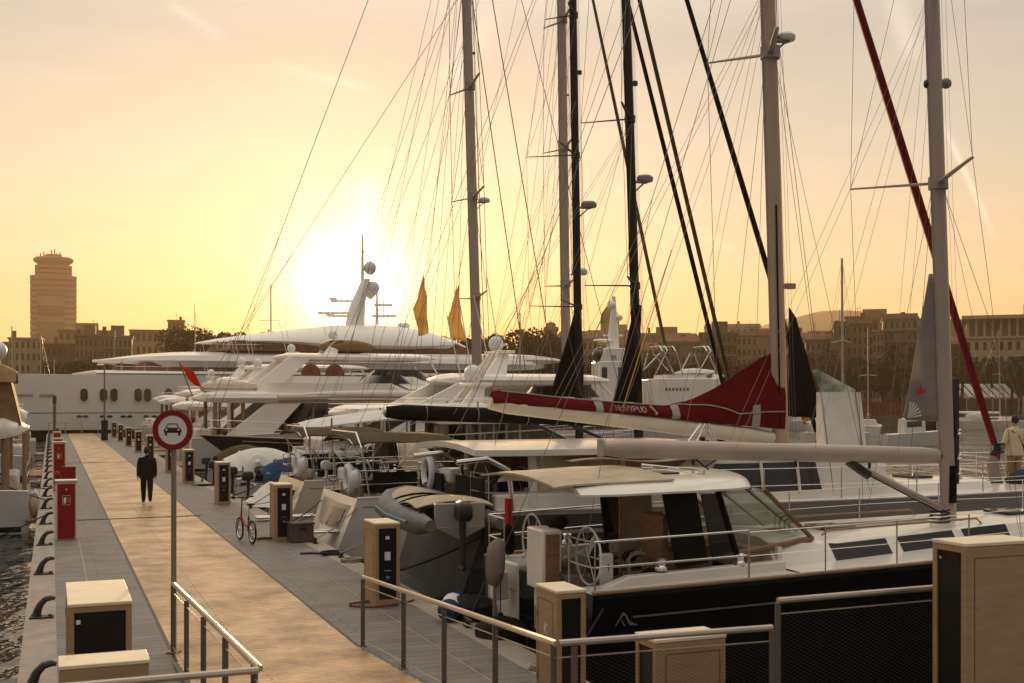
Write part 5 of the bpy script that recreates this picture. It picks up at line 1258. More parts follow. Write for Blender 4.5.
# bulwark, decks and brows
b=MB(); visor(b,sx(72),LX-3,6.1,6.55,.62,.05,.1); b.build('main_bulwark','yachtwhite',T,smooth=40)
b=MB(); glassband(b,sx(107),LX-7,5.2,6.6,sz(150,364),1,3,.12); b.build('main_deck_window','amberglowglass',T,smooth=25)
for k in range(9): x=sx(118+k*22); MB().box(x,x+.15,-5.26,-5.18,6.6,7.7).build('mullion','greyband',T)
b=MB(); visor(b,sx(92),LX-4,6.1,sz(150,362),1.5,.22,.15,2.0,2.4,crown=.25); b.build('upper_brow','yachtwhite',T,smooth=40)
MB().tube([(sx(112),-5.9,7.2),(sx(300),-5.9,7.2)],.03,5).build('deck_rail','steel',T)
zb=sz(250,351.5)
b=MB(); glassband(b,sx(206),sx(480),4.6,zb-.1,sz(250,342.5),.8,3,.12); b.build('bridge_deck_window','amberglowglass',T,smooth=25)
for k in range(8): x=sx(211+k*6); MB().box(x,x+.12,-4.66,-4.58,zb,sz(250,343)).build('mullion','greyband',T)
MB().tube([(sx(188),-5.2,zb+.5),(sx(300),-5.2,zb+.5)],.03,5).build('deck_rail','steel',T)
# great sweeping top brow
rings=[]; n=30
topy=[(196,342.5),(215,339),(250,334.5),(290,329.5),(330,325.5),(360,324.5),(390,326),(420,331),(445,339),(462,346)]
boty=[(196,343.5),(250,344),(290,346),(330,350),(400,351),(462,348)]
def itp(t,px):
    for (a,b),(c,d) in zip(t,t[1:]):
        if px<=c: return lerp(b,d,(px-a)/(c-a))
    return t[-1][1]
for i in range(n+1):
    px=lerp(196,462,i/n); x=sx(px); z1=sz(px,itp(topy,px)); z0=sz(px,itp(boty,px)); w=5.3*min(1,(i+.3)/7,(n-i+.3)/5)**.5
    rings.append([Vector((x,y*w,lerp(z0,z1,k))) for y,k in ((-.92,0),(-1,.12),(-.97,.3),(-.82,.68),(-.5,.93),(0,1.0),(.5,.93),(.82,.68),(.97,.3),(1,.12),(.92,0))])
MB().loft(rings).build('top_brow','yachtwhite',T,smooth=50)
b=MB(); visor(b,sx(322),sx(458),4.9,sz(390,346),.95,.12,.2); b.build('sun_deck_brow','yachtwhite',T,smooth=40)
b=MB(); glassband(b,sx(345),sx(430),4.0,sz(390,352),sz(390,347),.3,1,.2); b.build('sun_deck_window','amberglowglass',T)
b=MB(); visor(b,sx(300),sx(560),5.6,sz(420,360),1.2,.1,.25); b.build('lower_aft_brow','yachtwhite',T,smooth=40)
# curved mast with domes
ms=MB(); rings=[]
for px,py,hw in ((355,327,10.5),(355.5,318,9.8),(357,308,8.8),(359.5,298,7.2),(363,288,6.0),(366,279,4.6)):
    x=sx(px); z=sz(px,py); r=hw*.104
    rings.append([Vector((x+r*math.cos(a)*(1),1.1*math.sin(a)*(hw/7.5),z)) for a in [2*PI*k/12 for k in range(12)]])
ms.loft(rings); mm=ms.build('radar_mast','yachtwhite',T,smooth=60)
MB().tube([(sx(363),0,sz(363,288)),(sx(371),0,sz(371,296)),(sx(376),0,sz(376,290))],[.55,.5,.4],8).build('mast_arm','yachtwhite',mm)
MB().ellip((sx(370),0,sz(370,268)),.70,.7,.80,16,10).build('satellite_dome','plasticwhite',mm)
MB().ellip((sx(373),0,sz(373,288)),.75,.75,.80,16,10).build('satellite_dome','plasticwhite',mm)
MB().tube([(sx(362.5),0,sz(362,290)),(sx(362.5),0,sz(362,234))],[.26,.08],6).tube([(sx(359.5),0,sz(360,252)),(sx(365),0,sz(365,252))],.06,5).tube([(sx(360.5),0,sz(360,242)),(sx(364.5),0,sz(364,242))],.05,5).build('antenna_pole','yachtwhite',mm)
for a,b_,y in ((331,357,301),(318,357,313),(328,357,316),(374,392,305),(372,396,316)): MB().tube([(sx(a),0,sz(a,y)),(sx(b_),0,sz(b_,y))],.14,6).build('antenna_arm','yachtwhite',mm)
for px in (333,330): MB().ellip((sx(px),0,sz(px,299 if px==333 else 315)),.5,.5,.22,10,6).build('radar_scanner','yachtwhite',mm)
MB().tube([(sx(377),0,sz(377,325)),(sx(377),0,sz(377,283))],[.22,.08],6).tube([(sx(384),0,sz(384,322)),(sx(383),0,sz(383,292))],.06,5).build('signal_mast','yachtwhite',T)
for px in (401,406): MB().ellip((sx(px),0,sz(px,326)),.45,.45,.4,10,6).tube([(sx(px),0,sz(px,335)),(sx(px),0,sz(px,327))],.1,6).build('radar_scanner','yachtwhite',T)
MB().tube([(sx(272.5),1,sz(272,345)),(sx(272.5),1,sz(272,283))],[.14,.07],6).tube([(sx(261),1,sz(261,320)),(sx(282),1,sz(282,320))],.05,5).build('flag_mast','yachtwhite',T)

# ================================================================== white workboat with a tower wheelhouse
Yd=78.0
def fp(px,py): return far(px,py,Yd)
o=fp(655,428); T=thing('fishing_vessel','white vessel with tall wheelhouse tower and bare folded awning hoops',"fishing vessel",(o.x,o.y,WL),R(8))
k_=Yd/F
def q(px,py): return Vector(((px-655)*k_,0,HC-(py-HY)*k_-WL))
Hf=Hull(16.5,5.6,2.6,3.6,stern=.85,bow=2.4,rake=1.5,full=.7,dip=.2)
Tm=Matrix.Translation((-6.2,0,0))
hb=Hf
rings=[]
for i in range(31):
    t=i/30*.999; rings.append([Hf.pt(t,k,-1)+Vector((-6.4,0,0)) for k in (1,.8,.5,.2,0)]+[Hf.pt(t,k,1)+Vector((-6.4,0,0)) for k in (.2,.5,.8,1)])
MB().loft(rings,False,True,False).build('hull','yachtwhite',T,smooth=40)
MB().grid(lambda i,j:(lerp(0,16.4,i)-6.4,(2*j-1)*(Hf.hb(i*.995)-.02),Hf.sheer(i)-.02),20,4).build('deck','gelgrey',T)
a=q(650,405).x; b_=q(716,380)
sh=MB(); sh.prism([(q(648,0).x,-2.3,2.6),(q(648,0).x,-2.3,q(0,379).z),(q(708,0).x,-2.3,q(0,379).z),(q(712,0).x,-2.3,q(0,374).z),(q(716,0).x,-2.3,q(0,376).z),(q(712,0).x,-2.3,q(0,383).z),(q(730,0).x,-2.3,q(0,398).z),(q(735,0).x,-2.3,2.6)],(0,4.6,0)); sh.build('superstructure','yachtwhite',T,bevel=.05)
for k in range(7): MB().box(q(656+k*3.6,0).x,q(658+k*3.6,0).x,-2.32,-2.30,q(0,391).z,q(0,388).z).build('name_letter','ochre',T)
MB().box(q(660,0).x,q(700,0).x,-1.6,1.6,q(0,379).z,q(0,375).z).ellip((q(695,0).x,0,q(0,373).z),1.4,1.2,.3,10,6,jit=.4).build('top_gear','canvaswhite',T,smooth=50)
for (x0,x1,x2) in ((648,660,676),(668,655,650),(676,668,650),(690,704,710),(712,700,690)):
    MB().tube([(q(x0,0).x,-1.8,q(0,376).z),(q(x1,0).x,-1.9,q(0,352).z),(q(x1,0).x,-1.2,q(0,347).z),(q(x1,0).x,1.2,q(0,347).z),(q(x1,0).x,1.9,q(0,352).z),(q(x2,0).x,1.8,q(0,370).z)],.05,5).build('awning_hoop','steel',T)
w0,w1=q(594,0).x,q(632,0).x
MB().prism([(w0,-1.3,2.4),(w1,-1.3,2.4),(w1,-1.3,q(0,362).z),(w0,-1.3,q(0,362).z)],(0,2.6,0)).build('wheelhouse','yachtwhite',T,bevel=.06)
MB().prism([(w0+.1,-1.2,q(0,362).z),(w1-.3,-1.2,q(0,362).z),(w1-.5,-1.2,q(0,349).z),(w0+.4,-1.2,q(0,349).z)],(0,2.4,0)).build('tower','yachtwhite',T,bevel=.05)
for px in (597,613): MB().box(q(px-.5,0).x,q(px+4.8,0).x,-1.34,-1.30,q(0,378.5).z,q(0,368).z).build('window','blackglass',T,bevel=.08)
MB().ellip((q(597,0).x,-.4,q(0,356).z),.5,.7,.55,12,8).build('search_lamp','blackglass',T)
MB().box(q(606,0).x,q(611,0).x,-1.25,-1.20,q(0,360).z,q(0,356).z).build('panel','canvas',T)
MB().tube([(q(612,0).x,0,q(0,350).z),(q(613,0).x,0,q(0,297).z)],[.45,.12],8).tube([(q(602,0).x,0,q(0,336).z),(q(622,0).x,0,q(0,336).z)],.07,5).ellip((q(617,0).x,0,q(0,318).z),.35,.3,.25,8,6).ellip((q(611,0).x,0,q(0,306).z),.3,.3,.35,8,6).ellip((q(604,0).x,0,q(0,341).z),.9,.5,.12,10,6).build('signal_mast','yachtwhite',T)
# ================================================================== water, far shore, hill
MB().quad((-3000,-400,WL),(3000,-400,WL),(3000,5200,WL),(-3000,5200,WL)).build('water','water',smooth=0)
struct(bpy.data.objects['water'])
MB().box(-900,900,172,2600,-3.0,.55).build('land','earth',smooth=0); struct(bpy.data.objects['land'])
MB().box(-900,900,171.4,172.0,-3.0,.75).build('quay_wall','quaywall',smooth=0); struct(bpy.data.objects['quay_wall'])
def hill(i,j):
    x=lerp(100,1500,i); y=lerp(1500,2500,j)
    px=512+F*x/1950
    e=sm((px-610)/200)*(1-.45*sm((px-820)/200))
    return (x,y,.5+150*e*math.sin(PI*min(1,j*1.15+.0))+12*noise.noise(Vector((x*.008,y*.008,0))))
MB().grid(hill,60,20).build('hill','hillgreen'); struct(bpy.data.objects['hill'])

# ------------------------------------------------------------------ buildings
_pane={}
def building(px0,px1,ytop,Y,depth,m,label,floors,bays,roof=None,group='buildings along the far waterfront',lowz=.5,rz=0,balcony=False,winh=.55,chim=1):
    x0=(px0-512)*Y/F; x1=(px1-512)*Y/F; H=HC-(ytop-HY)*Y/F-lowz; W=x1-x0
    xm=(x0+x1)/2; T=thing('building',label,'building',(xm,Y,lowz),rz-math.atan2(xm,Y)*.9,group)
    MB().box(-W/2,W/2,0,depth,0,H).build('wall',m,T,smooth=0)
    fh=H/floors; bw=W/bays
    key=(round(bw,1),round(fh,1))
    first=None
    ns=0
    for f in range(floors):
        for b in range(bays):
            if ns>=96: break
            if rnd.random()<.06: continue
            ww=bw*.42; hh=fh*winh
            x=-W/2+bw*(b+.5); z=fh*f+fh*.2
            if first is None:
                first=MB().box(-ww/2,ww/2,-.06,.0,0,hh).build('window','winpane',T,smooth=0)
                first.location=(x,-.001,z)
            else:
                o=first.copy(); C.objects.link(o); o.parent=T; o.location=(x,-.001,z)
            ns+=1
    if balcony:
        for f in range(1,floors): MB().box(-W/2*.9,W/2*.9,-1.0,-.07,fh*f-.05,fh*f+.12).build('balcony','greystone',T,smooth=0)
    MB().box(-W/2-.3,W/2+.3,-.35,depth+.3,H,H+.45).build('cornice',m,T,smooth=0)
    if roof=='tile': MB().prism([(-W/2-.4,-.4,H+.46),(W/2+.4,-.4,H+.46),(W/2*.8,depth*.5,H+2.8),(-W/2*.8,depth*.5,H+2.8)],(0,.05,0)).prism([(-W/2-.4,-.4,H+.46),(-W/2*.8,depth*.5,H+2.8),(-W/2*.8,depth*.5+.05,H+2.8),(-W/2-.4,depth+.4,H+.46)],(.05,0,0)).build('roof','rooftile',T,smooth=0)
    if roof=='box': MB().box(-W*.18,W*.25,depth*.2,depth*.6,H+.45,H+3.2).build('roof_house',m,T,smooth=0)
    if roof=='para': MB().box(-W/2,W/2,0,.3,H+.45,H+1.3).build('parapet',m,T,smooth=0)
    for c in range(chim):
        x=W*rnd.uniform(-.4,.4); MB().box(x-.5,x+.5,depth*.3,depth*.3+.9,H+.45,H+rnd.uniform(1.6,3)).build('chimney','rooftile',T,smooth=0)
    if rnd.random()<.6:
        x=W*rnd.uniform(-.4,.4); MB().tube([(x,depth*.4,H+.4),(x,depth*.4,H+rnd.uniform(3,5))],.06,4).build('antenna','castiron',T)
    return T,W,H
building(10,41,339,330,14,'palestone','pale low building at the foot of the round topped tower',6,6,None)
building(42,77,345,320,14,'brownstone','dark brown low block in front of the round topped tower',5,7,None)
building(-30,9,343,335,14,'greystone','dark grey block at the far edge before the tower',5,6,None)
building(76,101,336,310,14,'brick','brick block with small roof house just past the tower',6,6,'box')
building(101,131,337,300,14,'greystone','brownish apartment block between brick block and ochre palace',6,7,'box',balcony=True)
building(131,192,331,420,20,'ochre','wide ochre building with stepped roof pavilion',6,11,None,chim=0)
o,W,H=building(168,184,321,424,10,'ochre','small ochre pavilion rising on the wide stepped building',3,4,None,lowz=22)
building(556,598,340,300,16,'ochre','low ochre block behind the white wheelhouse tower',6,8,'tile')
building(643,662,352,300,12,'brownstone','low brown house beside the fishing vessel hoops',4,4,'tile')
building(660,701,343,290,14,'greystone','brown apartment block with tiled roof behind the awning hoops',6,8,'tile')
building(700,737,334,275,14,'brownstone','brown block with roof house behind the red boom cover peak',7,7,'box',balcony=True)
building(737,772,336,280,14,'ochre','ochre block half hidden by the copper coloured mast',7,7,'para')
building(772,806,338,300,14,'palestone','pale low house with white upper storey by the black staysail',5,6,'para')
building(806,836,341,270,14,'brick','reddish house with dark chimney beneath the distant hill',6,6,'tile',chim=3)
building(834,846,327,262,14,'brownstone','narrow brown house next to thin grey mast',8,3,'para')
building(847,873,324,265,15,'brick','brown gabled house with battered parapet and small windows',8,5,'para',chim=2)
building(873,884,332,262,14,'greystone','narrow grey house between two taller houses',7,3,None)
building(884,917,319,268,16,'greystone','tall stone house with flat crown behind grey triangular sail',8,6,'para',balcony=True)
building(917,937,328,275,16,'ochre','ochre house hidden mostly by the near silver mast',7,4,'tile')
building(937,968,346,280,16,'brownstone','low dark brown block beside modern colonnaded building',5,6,'tile')
o,W,H=building(968,1060,338,255,24,'palestone','long modern stone building with colonnade on its top storey',5,12,None,chim=0)
MB().box(-W/2+.5,W/2,1.5,22,H+.45,H+4.4).build('loggia_wall','brownstone',o,smooth=0)
for k in range(12): MB().box(-W/2+.5+k*W/12,-W/2+1.0+k*W/12,.6,1.1,H+.45,H+4.4).build('column','palestone',o,smooth=0)
MB().box(-W/2-.6,W/2,-.4,23,H+4.4,H+5.2).build('roof_slab','palestone',o,smooth=0)
MB().box(W*.12,W*.3,6,14,H+5.2,H+8.2).build('roof_house','palestone',o,smooth=0)
for px0,px1,yt,Y,m,l,f,b in ((588,640,331,520,'ochre','hazy ochre block in the second row behind the domed building',7,9),(640,690,334,480,'brownstone','hazy brown block in the second row past the dome',7,9),(705,760,327,470,'palestone','tall pale block in the second row behind the roof house block',8,9),(760,800,331,520,'greystone','hazy grey block in the second row below the hill',6,6),(846,900,317,430,'brownstone','hazy brown tower block in the second row behind gabled houses',9,7),(925,972,323,420,'ochre','hazy ochre block in the second row beside colonnaded building',8,7),(60,110,331,430,'ochre','hazy ochre block in the second row behind the brick block',7,8)):
    building(px0,px1,yt,Y,14,m,l,f,b,'box' if f%2 else 'para',chim=2)
# domed customs building
c=far(612,399,430); T=thing('domed_building','old building crowned by a brown dome behind the wheelhouse tower','building',(c.x,430,.5),0,'buildings along the far waterfront')
s=430/F
MB().box(-15*s,17*s,0,22,0,(399-333)*s+2.8).build('wall','ochre',T,smooth=0)
MB().lathe([(9.6*s,0),(9.6*s,(399-322)*s)],(0,10,2.8),20).build('drum','ochre',T)
MB().lathe([(9.9*s,0),(9.6*s,6*s),(8.2*s,11*s),(5.5*s,15*s),(2*s,17.5*s),(1.2*s,18*s),(1.2*s,22*s),(0,24*s)],(0,10,2.8+77*s),20).build('dome','brownstone',T)
for k in range(7): MB().box(-14*s+k*4.4*s,-12.4*s+k*4.4*s,-.1,0,20,23).build('window','winpane',T)
# round brick turret
c=far(551,399,340); T=thing('round_turret','round brick turret with flat cap above the orange lit trees','tower',(c.x,340,.5),0,'buildings along the far waterfront')
s=340/F
MB().lathe([(6.2*s,0),(6.2*s,76*s),(7.6*s,78*s),(7.6*s,81*s),(5*s,82*s),(4.6*s,85*s),(0,87*s)],(0,0,0),18).build('shaft','brick',T)
for k in range(3): MB().box(-1+k*.9-.3,-.7+k*.9,-6.25*s,-6.0*s,18,20).build('window','winpane',T)
# round topped office tower
Yt=860.0; c=far(53.5,399,Yt); s=Yt/F
T=thing('office_tower','tall banded office tower with flared round crown and a dark banner','tower',(c.x,Yt,.5),-math.atan2(c.x,Yt))
Ht=lambda py:(HY-py)*s+2.8
def oct_(hw,ch,z): 
    return [Vector((x*s,y*s,z)) for x,y in ((-hw,-hw+ch),(-hw+ch,-hw),(hw-ch,-hw),(hw,-hw+ch),(hw,hw-ch),(hw-ch,hw),(-hw+ch,hw),(-hw,hw-ch))]
MB().loft([oct_(20.6,7,0),oct_(20.6,7,Ht(278))]).build('core','winpane',T,smooth=0)
nf=22
for i in range(nf):
    z=lerp(6,Ht(279),i/(nf-1)); MB().loft([oct_(21.5,7,z-1.25),oct_(21.5,7,z+1.25)]).build('floor_band','towerstone',T,smooth=0)
bn=MB().box(-15*s,10*s,-22.2*s,-21.7*s,Ht(345),Ht(296)).build('banner','banner',T,smooth=0)
MB().box(-15*s,10*s,-22.4*s,-22.21*s,Ht(307),Ht(298)).box(-15*s,10*s,-22.4*s,-22.21*s,Ht(323),Ht(318)).build('banner_stripe','bannerpale',bn,smooth=0)
MB().loft([oct_(16.5,6,Ht(278)),oct_(16.5,6,Ht(268))]).build('crown_storey','winpane',T,smooth=0)
for py in (277,272.5,268): MB().loft([oct_(17.2,6,Ht(py)-1),oct_(17.2,6,Ht(py)+1)]).build('floor_band','towerstone',T,smooth=0)
MB().lathe([(13.5*s,Ht(268)),(14.5*s,Ht(265)),(18.5*s,Ht(262)),(19*s,Ht(259.5)),(17*s,Ht(258)),(8*s,Ht(257)),(8*s,Ht(255)),(0,Ht(255))],n=20).build('crown','towerstone',T,smooth=20)
for k,(dx,t) in enumerate([(-9,252),(-5,254),(-2,250),(1,249),(3,253),(6,252),(-12,254)]): MB().tube([(dx*s,0,Ht(257)),(dx*s,0,Ht(t))],.5,5).build('antenna','castiron',T)
MB().box(-5*s,7*s,-3*s,3*s,Ht(257),Ht(254.5)).build('plant_room','brownstone',T)
# sheds, pontoons and fences on the far quay, starboard side
T=thing('striped_canopy','long pale striped canopy roof on far quay near the modern building','canopy',far(987,399,190)*1,0); T.location.z=.55
s=190/F
for k in range(9): MB().prism([(-34*s+k*7.4*s,0,(399-397)*s+2.7),(-34*s+k*7.4*s+5.6*s,0,(399-397)*s+2.7),(-31*s+k*7.4*s+5.6*s,6,(399-384)*s+2.7),(-31*s+k*7.4*s,6,(399-384)*s+2.7)],(0,.1,.12)).build('roof_panel','shedroof',T,smooth=0)
MB().box(-36*s,32*s,.3,5.8,0,2.6).build('wall','brownstone',T,smooth=0)
for k in range(6): MB().tube([(-34*s+k*13*s,-.2,0),(-34*s+k*13*s,-.2,2.9)],.12,6).build('post','steel',T)
MB().box(-34*s,34*s,-.05,.0,2.55,2.75).build('fascia','redfence',T,smooth=0)
c=far(893,399,185); T=thing('quay_fence','weathered reddish fence along far quay behind grey triangular sail','fence',(c.x,184,.55),0)
s=185/F
MB().box(-40*s,62*s,0,.2,0,2.2).build('fence_panel','redfence',T,smooth=0)
for k in range(14): MB().box(-40*s+k*7.8*s,-39*s+k*7.8*s,-.12,0,0,2.5).build('post','brownstone',T,smooth=0)
for k,(px,w) in enumerate(((816,46),(945,60),(1005,40))):
    c=far(px,399,166); T=thing('pontoon',['pale floating pontoon beneath the patterned sail','low floating pontoon before the striped canopy','short floating pontoon beside white covered boats'][k],'pontoon',(c.x,166-6*k,WL),R(2))
    s=.144
    MB().box(-w/2*s*1.2,w/2*s*1.2,-1,1,.1,.5).build('deck','shedroof',T,smooth=0)
    for j in range(3): MB().tube([(-w/2*s+j*w/2*s,1.1,0),(-w/2*s+j*w/2*s,1.1,2.4)],.15,6).build('pile','railpost',T)
# ------------------------------------------------------------------ far small boats
def far_boat(px,Y,L,label,rz,hm='gelcoat',m=None,spread=True,cab='gelcoat',cover=None,mw=.11):
    c=far(px,399,Y); ox=L*.55 if m else 0; T=thing('small_sailboat' if m else 'small_motorboat',label,'sailboat' if m else 'motorboat',(c.x-ox*math.cos(rz),Y-ox*math.sin(rz),WL),rz,'boats on the far moorings')
    H=Hull(L,L*.33,.95,1.25,stern=.8,bow=2.2,rake=.5,full=.7); H.build(T,hm,gun=None,nt=14)
    cc=Coach(L*.3,L*.66,lambda x:L*.11,lambda x:.55 if m else 1.25,lambda x:H.sheer(x/L)); cc.build(T,cab,'cabin',n=6)
    for sg in (-1,1): cc.window(T,'blackglass',L*.34,L*.6,.4,.8,sg)
    if m:
        x=L*.55; MB().tube([(x,0,1),(x-m*.012,0,m)],[mw,mw*.7],6).build('mast','mastwhite',T)
        if spread: MB().tube([(x-.4,-.9,m*.55),(x,0,m*.56),(x-.4,.9,m*.55)],.05,4).build('spreader','mastwhite',T)
        MB().tube([(x,0,2.2),(x-L*.4,0,2.2)],.14,6).build('boom',cover or 'canvas',T)
        for a in ((L*.97,0,1.3),(.1,0,1.0)): MB().tube([a,(x-m*.012,0,m)],.016,3).build('stay','wire',T)
        for sg in (-1,1): MB().tube([(x,sg*L*.15,1),(x-.4,sg*.9,m*.55),(x,0,m*.95)],.014,3).build('shroud','wire',T)
    elif cover: MB().ellip((L*.3,0,1.5),L*.28,L*.14,.9,12,8,jit=.2).build('canvas_cover',cover,T,smooth=50)
    return T
fb=[(843,98,10,16.0,'small yacht with a thin pale mast standing alone before the brown houses'),
    (20,150,9,11.5,'small yacht whose short mast stands just before the pale low building'),
    (12,158,9,14,'small yacht at far edge with slender mast beside the old cruiser'),
    (41,146,10,12.4,'small yacht with stout pale mast directly below the tower banner'),
    (54,160,9,9.5,'small yacht with short pale mast past the tower'),
    (115,168,9,14,'small yacht whose dark mast crosses the brownish apartment block'),
    (195,169,10,18,'small yacht with tall dark mast rising above the ochre building'),
    (520,120,10,13,'small yacht glimpsed between the orange lit trees and white yachts'),
    (1000,150,10,13,'small yacht by far quay canopy, mast thin'),
    (868,130,9,12,'small yacht by far quay with slanting stay behind the grey sail')]
for i,(px,Y,L,m,l) in enumerate(fb): far_boat(px,Y,L,l,R(90 if i%2 else -75)+rnd.uniform(-.3,.3),m=m,cover=['canvas','bluecover','canvaswhite'][i%3],mw=.13 if i==0 else .11)
far_boat(884,98,5.4,'white open motorboat beyond the upright white sail bag, blue quay behind',R(12))
far_boat(804,105,6,'small white motorboat with a red and yellow flag on its rail',R(8),cover='canvaswhite')
T=bpy.data.objects['small_motorboat.001']; MB().tube([(1.2,0,1),(.9,0,3.0)],.04,5).build('flag_staff','wood',T)
MB().grid(lambda i,j:(.95-1.0*i,-.1*math.sin(i*6),2.9-.8*j-.5*i),6,4,(0,.012,0)).build('flag','flagred',T)
MB().grid(lambda i,j:(.95-1.0*i,-.1*math.sin(i*6)-.02,2.62-.3*j-.5*i),6,3,(0,.05,0)).build('flag_band','flagyellow',T)
far_boat(990,150,7,'white boat under pale cover beyond the man in beige jacket',R(170),cover='canvaswhite')
far_boat(905,152,8,'dark blue covered boat moored under the reddish quay fence',R(5),hm='navy',cover='bluecover')
far_boat(760,150,8,'white motorboat moored below the copper mast',R(5),cover='canvaswhite')

# small covered boats between the bigger hulls
def berth_boat(u,v0,L,label,cover,seed):
    T=thing('small_motorboat',label,'motorboat',P(u,v0,WL),ANG+R(rnd.uniform(-3,3)),'small boats between the yachts')
    H=Hull(L,L*.36,.75,1.15,stern=.88,bow=2.3,rake=.7,full=.72); H.build(T,'gelcoat',gun='gelgrey',nt=18)
    H.stripe(T,'navy',-.25,-.12,.1,L*.92,name='stripe')
    MB().grid(lambda i,j:(lerp(.25,L*.62,i),(2*j-1)*L*.165,.85+(.95*math.sin(PI*min(1,.12+i*.95))**.7)*(1-abs(2*j-1)**2.6)+.06*noise.noise(Vector((i*5,j*4,seed)))),18,12,(0,0,-.02)).build('canvas_cover',cover,T)
    MB().prism([(L*.60,-L*.13,1.0),(L*.60,L*.13,1.0),(L*.53,L*.12,1.55),(L*.53,-L*.12,1.55)],(.02,0,0)).build('windscreen','blackglass',T)
    outboard(T,-.15,0,1.05,.9,'plasticblack')
    for sg in (-1,1): MB().tube([(L*.62,sg*L*.15,1.0),(L*.7,sg*L*.14,1.5),(L*.95,sg*.05,1.75)],.014,5).build('bow_rail','steel',T)
    clutter(T,.1,L*.5,L*.14,1.0,4,seed)
    return T
berth_boat(43.6,7.0,6.2,'small motorboat under dark blue canvas between grey flanked cruiser and hardtop yacht','bluecover',31)
berth_boat(46.9,6.9,2.9,'tiny tender with pale cover tucked behind the hardtop yacht stern','canvaswhite',33)
berth_boat(51.8,6.8,7.0,'small motorboat under pale tarpaulin just before the classic bow','canvaswhite',37)
berth_boat(55.2,6.9,6.0,'small motorboat under olive canvas right against the navy classic hull','olivecanvas',41)
# ------------------------------------------------------------------ trees
def make_crown(seed,r,h,nleaf,size,m,clumps=11,flat=.75,trunk_h=4.2):
    q=random.Random(seed); b=MB()
    cl=[]
    for i in range(clumps):
        a=q.uniform(0,2*PI); d=r*q.uniform(.15,.8); z=trunk_h+h*q.uniform(.12,.88)
        cl.append((Vector((d*math.cos(a),d*math.sin(a),z)),r*q.uniform(.28,.52)))
    vs=[];fs=[]
    for i in range(nleaf):
        c,rr=q.choice(cl)
        p=Vector((q.gauss(0,1),q.gauss(0,1),q.gauss(0,1))).normalized()*rr*q.uniform(.45,1)**.6; p.z*=flat
        p+=c
        n_=Vector((q.uniform(-1,1),q.uniform(-1,1),q.uniform(-.4,1))).normalized(); u=n_.orthogonal().normalized(); w=n_.cross(u)
        s=size*q.uniform(.6,1.3); k=len(vs)
        vs+= [p-u*s*.5,p+w*s*.35,p+u*s*.6,p-w*s*.35]; fs.append((k,k+1,k+2,k+3))
    b.add(vs,fs); return b,cl
def tree(seed,r,h,nleaf,size,m,label,trunk_h=4.2):
    T=thing('tree',label,'tree',(0,0,0),0,'trees along the far promenade')
    b,cl=make_crown(seed,r,h,nleaf,size,m,trunk_h=trunk_h)
    cr=b.build('crown',m,T,smooth=0)
    q=random.Random(seed+5); t=MB().tube([(0,0,0),(.1,.05,trunk_h*.5),(0,.1,trunk_h+h*.3)],[.32,.24,.13],7)
    for c,rr in cl[:7]: t.tube([(0,.05,trunk_h*.8),c*.5+Vector((0,0,trunk_h*.5)),c],[.14,.08,.03],5)
    t.build('trunk','bark',T); return T
def palm(seed,hh,label):
    q=random.Random(seed); T=thing('palm_tree',label,'palm tree',(0,0,0),0,'palm trees on the far quay')
    MB().tube([(0,0,0),(.15,0,hh*.5),(.05,.1,hh)],[.3,.22,.2],7).build('trunk','bark',T)
    b=MB(); vs=[];fs=[]
    for k in range(34):
        a=q.uniform(0,2*PI); el=q.uniform(-.5,1.2); L=q.uniform(2.0,3.0); prev=None
        for i in range(7):
            t=i/6; d=L*t; z=hh+d*math.sin(el)-.55*L*t*t; rr=d*math.cos(el); p=Vector((rr*math.cos(a)+.05,rr*math.sin(a)+.1,z)); w=Vector((-math.sin(a),math.cos(a),0))*(.32*(1-t)**.6+.03); dr=Vector((0,0,-.16*(1-t)))
            if prev:
                k0=len(vs); vs+=[prev[0]-prev[1]+prev[2],prev[0],p,p-w+dr,prev[0]+prev[1]+prev[2],p+w+dr]; fs+=[(k0,k0+1,k0+2,k0+3),(k0+1,k0+4,k0+5,k0+2)]
            prev=(p,w,dr)
    b.add(vs,fs); b.build('crown','palmgreen',T,smooth=0); return T
protos=[tree(11,3.6,5.2,3000,.34,'foliage',''),tree(23,4.2,5.6,3400,.36,'foliage2',''),tree(37,3.2,6.4,3000,.32,'foliage','',3.6),tree(51,4.6,4.6,3200,.36,'foliage2','',4.6)]
used=[0]*4
def place_tree(k,px,Y,sc,label,z=.5):
    o=protos[k] if not used[k] else copy_tree(protos[k]); used[k]=1
    c=far(px,399,Y); o.location=(c.x,Y,z); o.scale=(sc,sc,sc); o.rotation_euler=(0,0,rnd.uniform(0,6)); o['label']=label; return o
i=0
for px in range(66,196,13): place_tree(i%4,px+rnd.uniform(-4,4),205+rnd.uniform(0,30),.98+rnd.uniform(-.08,.12) if px<160 else 1.15,'dark tree on the promenade in front of low blocks by tower'); i+=1
for px in range(2,66,14): place_tree(i%4,px+rnd.uniform(-4,4),230,.75+rnd.uniform(-.08,.1),'dark tree on the promenade below the round topped tower'); i+=1
for px in range(196,300,12): place_tree(i%4,px+rnd.uniform(-4,4),215+rnd.uniform(0,30),1.72+rnd.uniform(-.16,.12),'bushy tree showing above the superyacht brows'); i+=1
for px in range(300,478,16): place_tree(i%4,px+rnd.uniform(-4,4),235+rnd.uniform(0,20),1.6,'bushy tree behind the superyacht mast and brows'); i+=1
for px in range(478,566,10): place_tree(i%4,px+rnd.uniform(-3,3),205+rnd.uniform(0,30),1.48+rnd.uniform(-.14,.16),'sunlit tree between white mast and brick turret'); i+=1
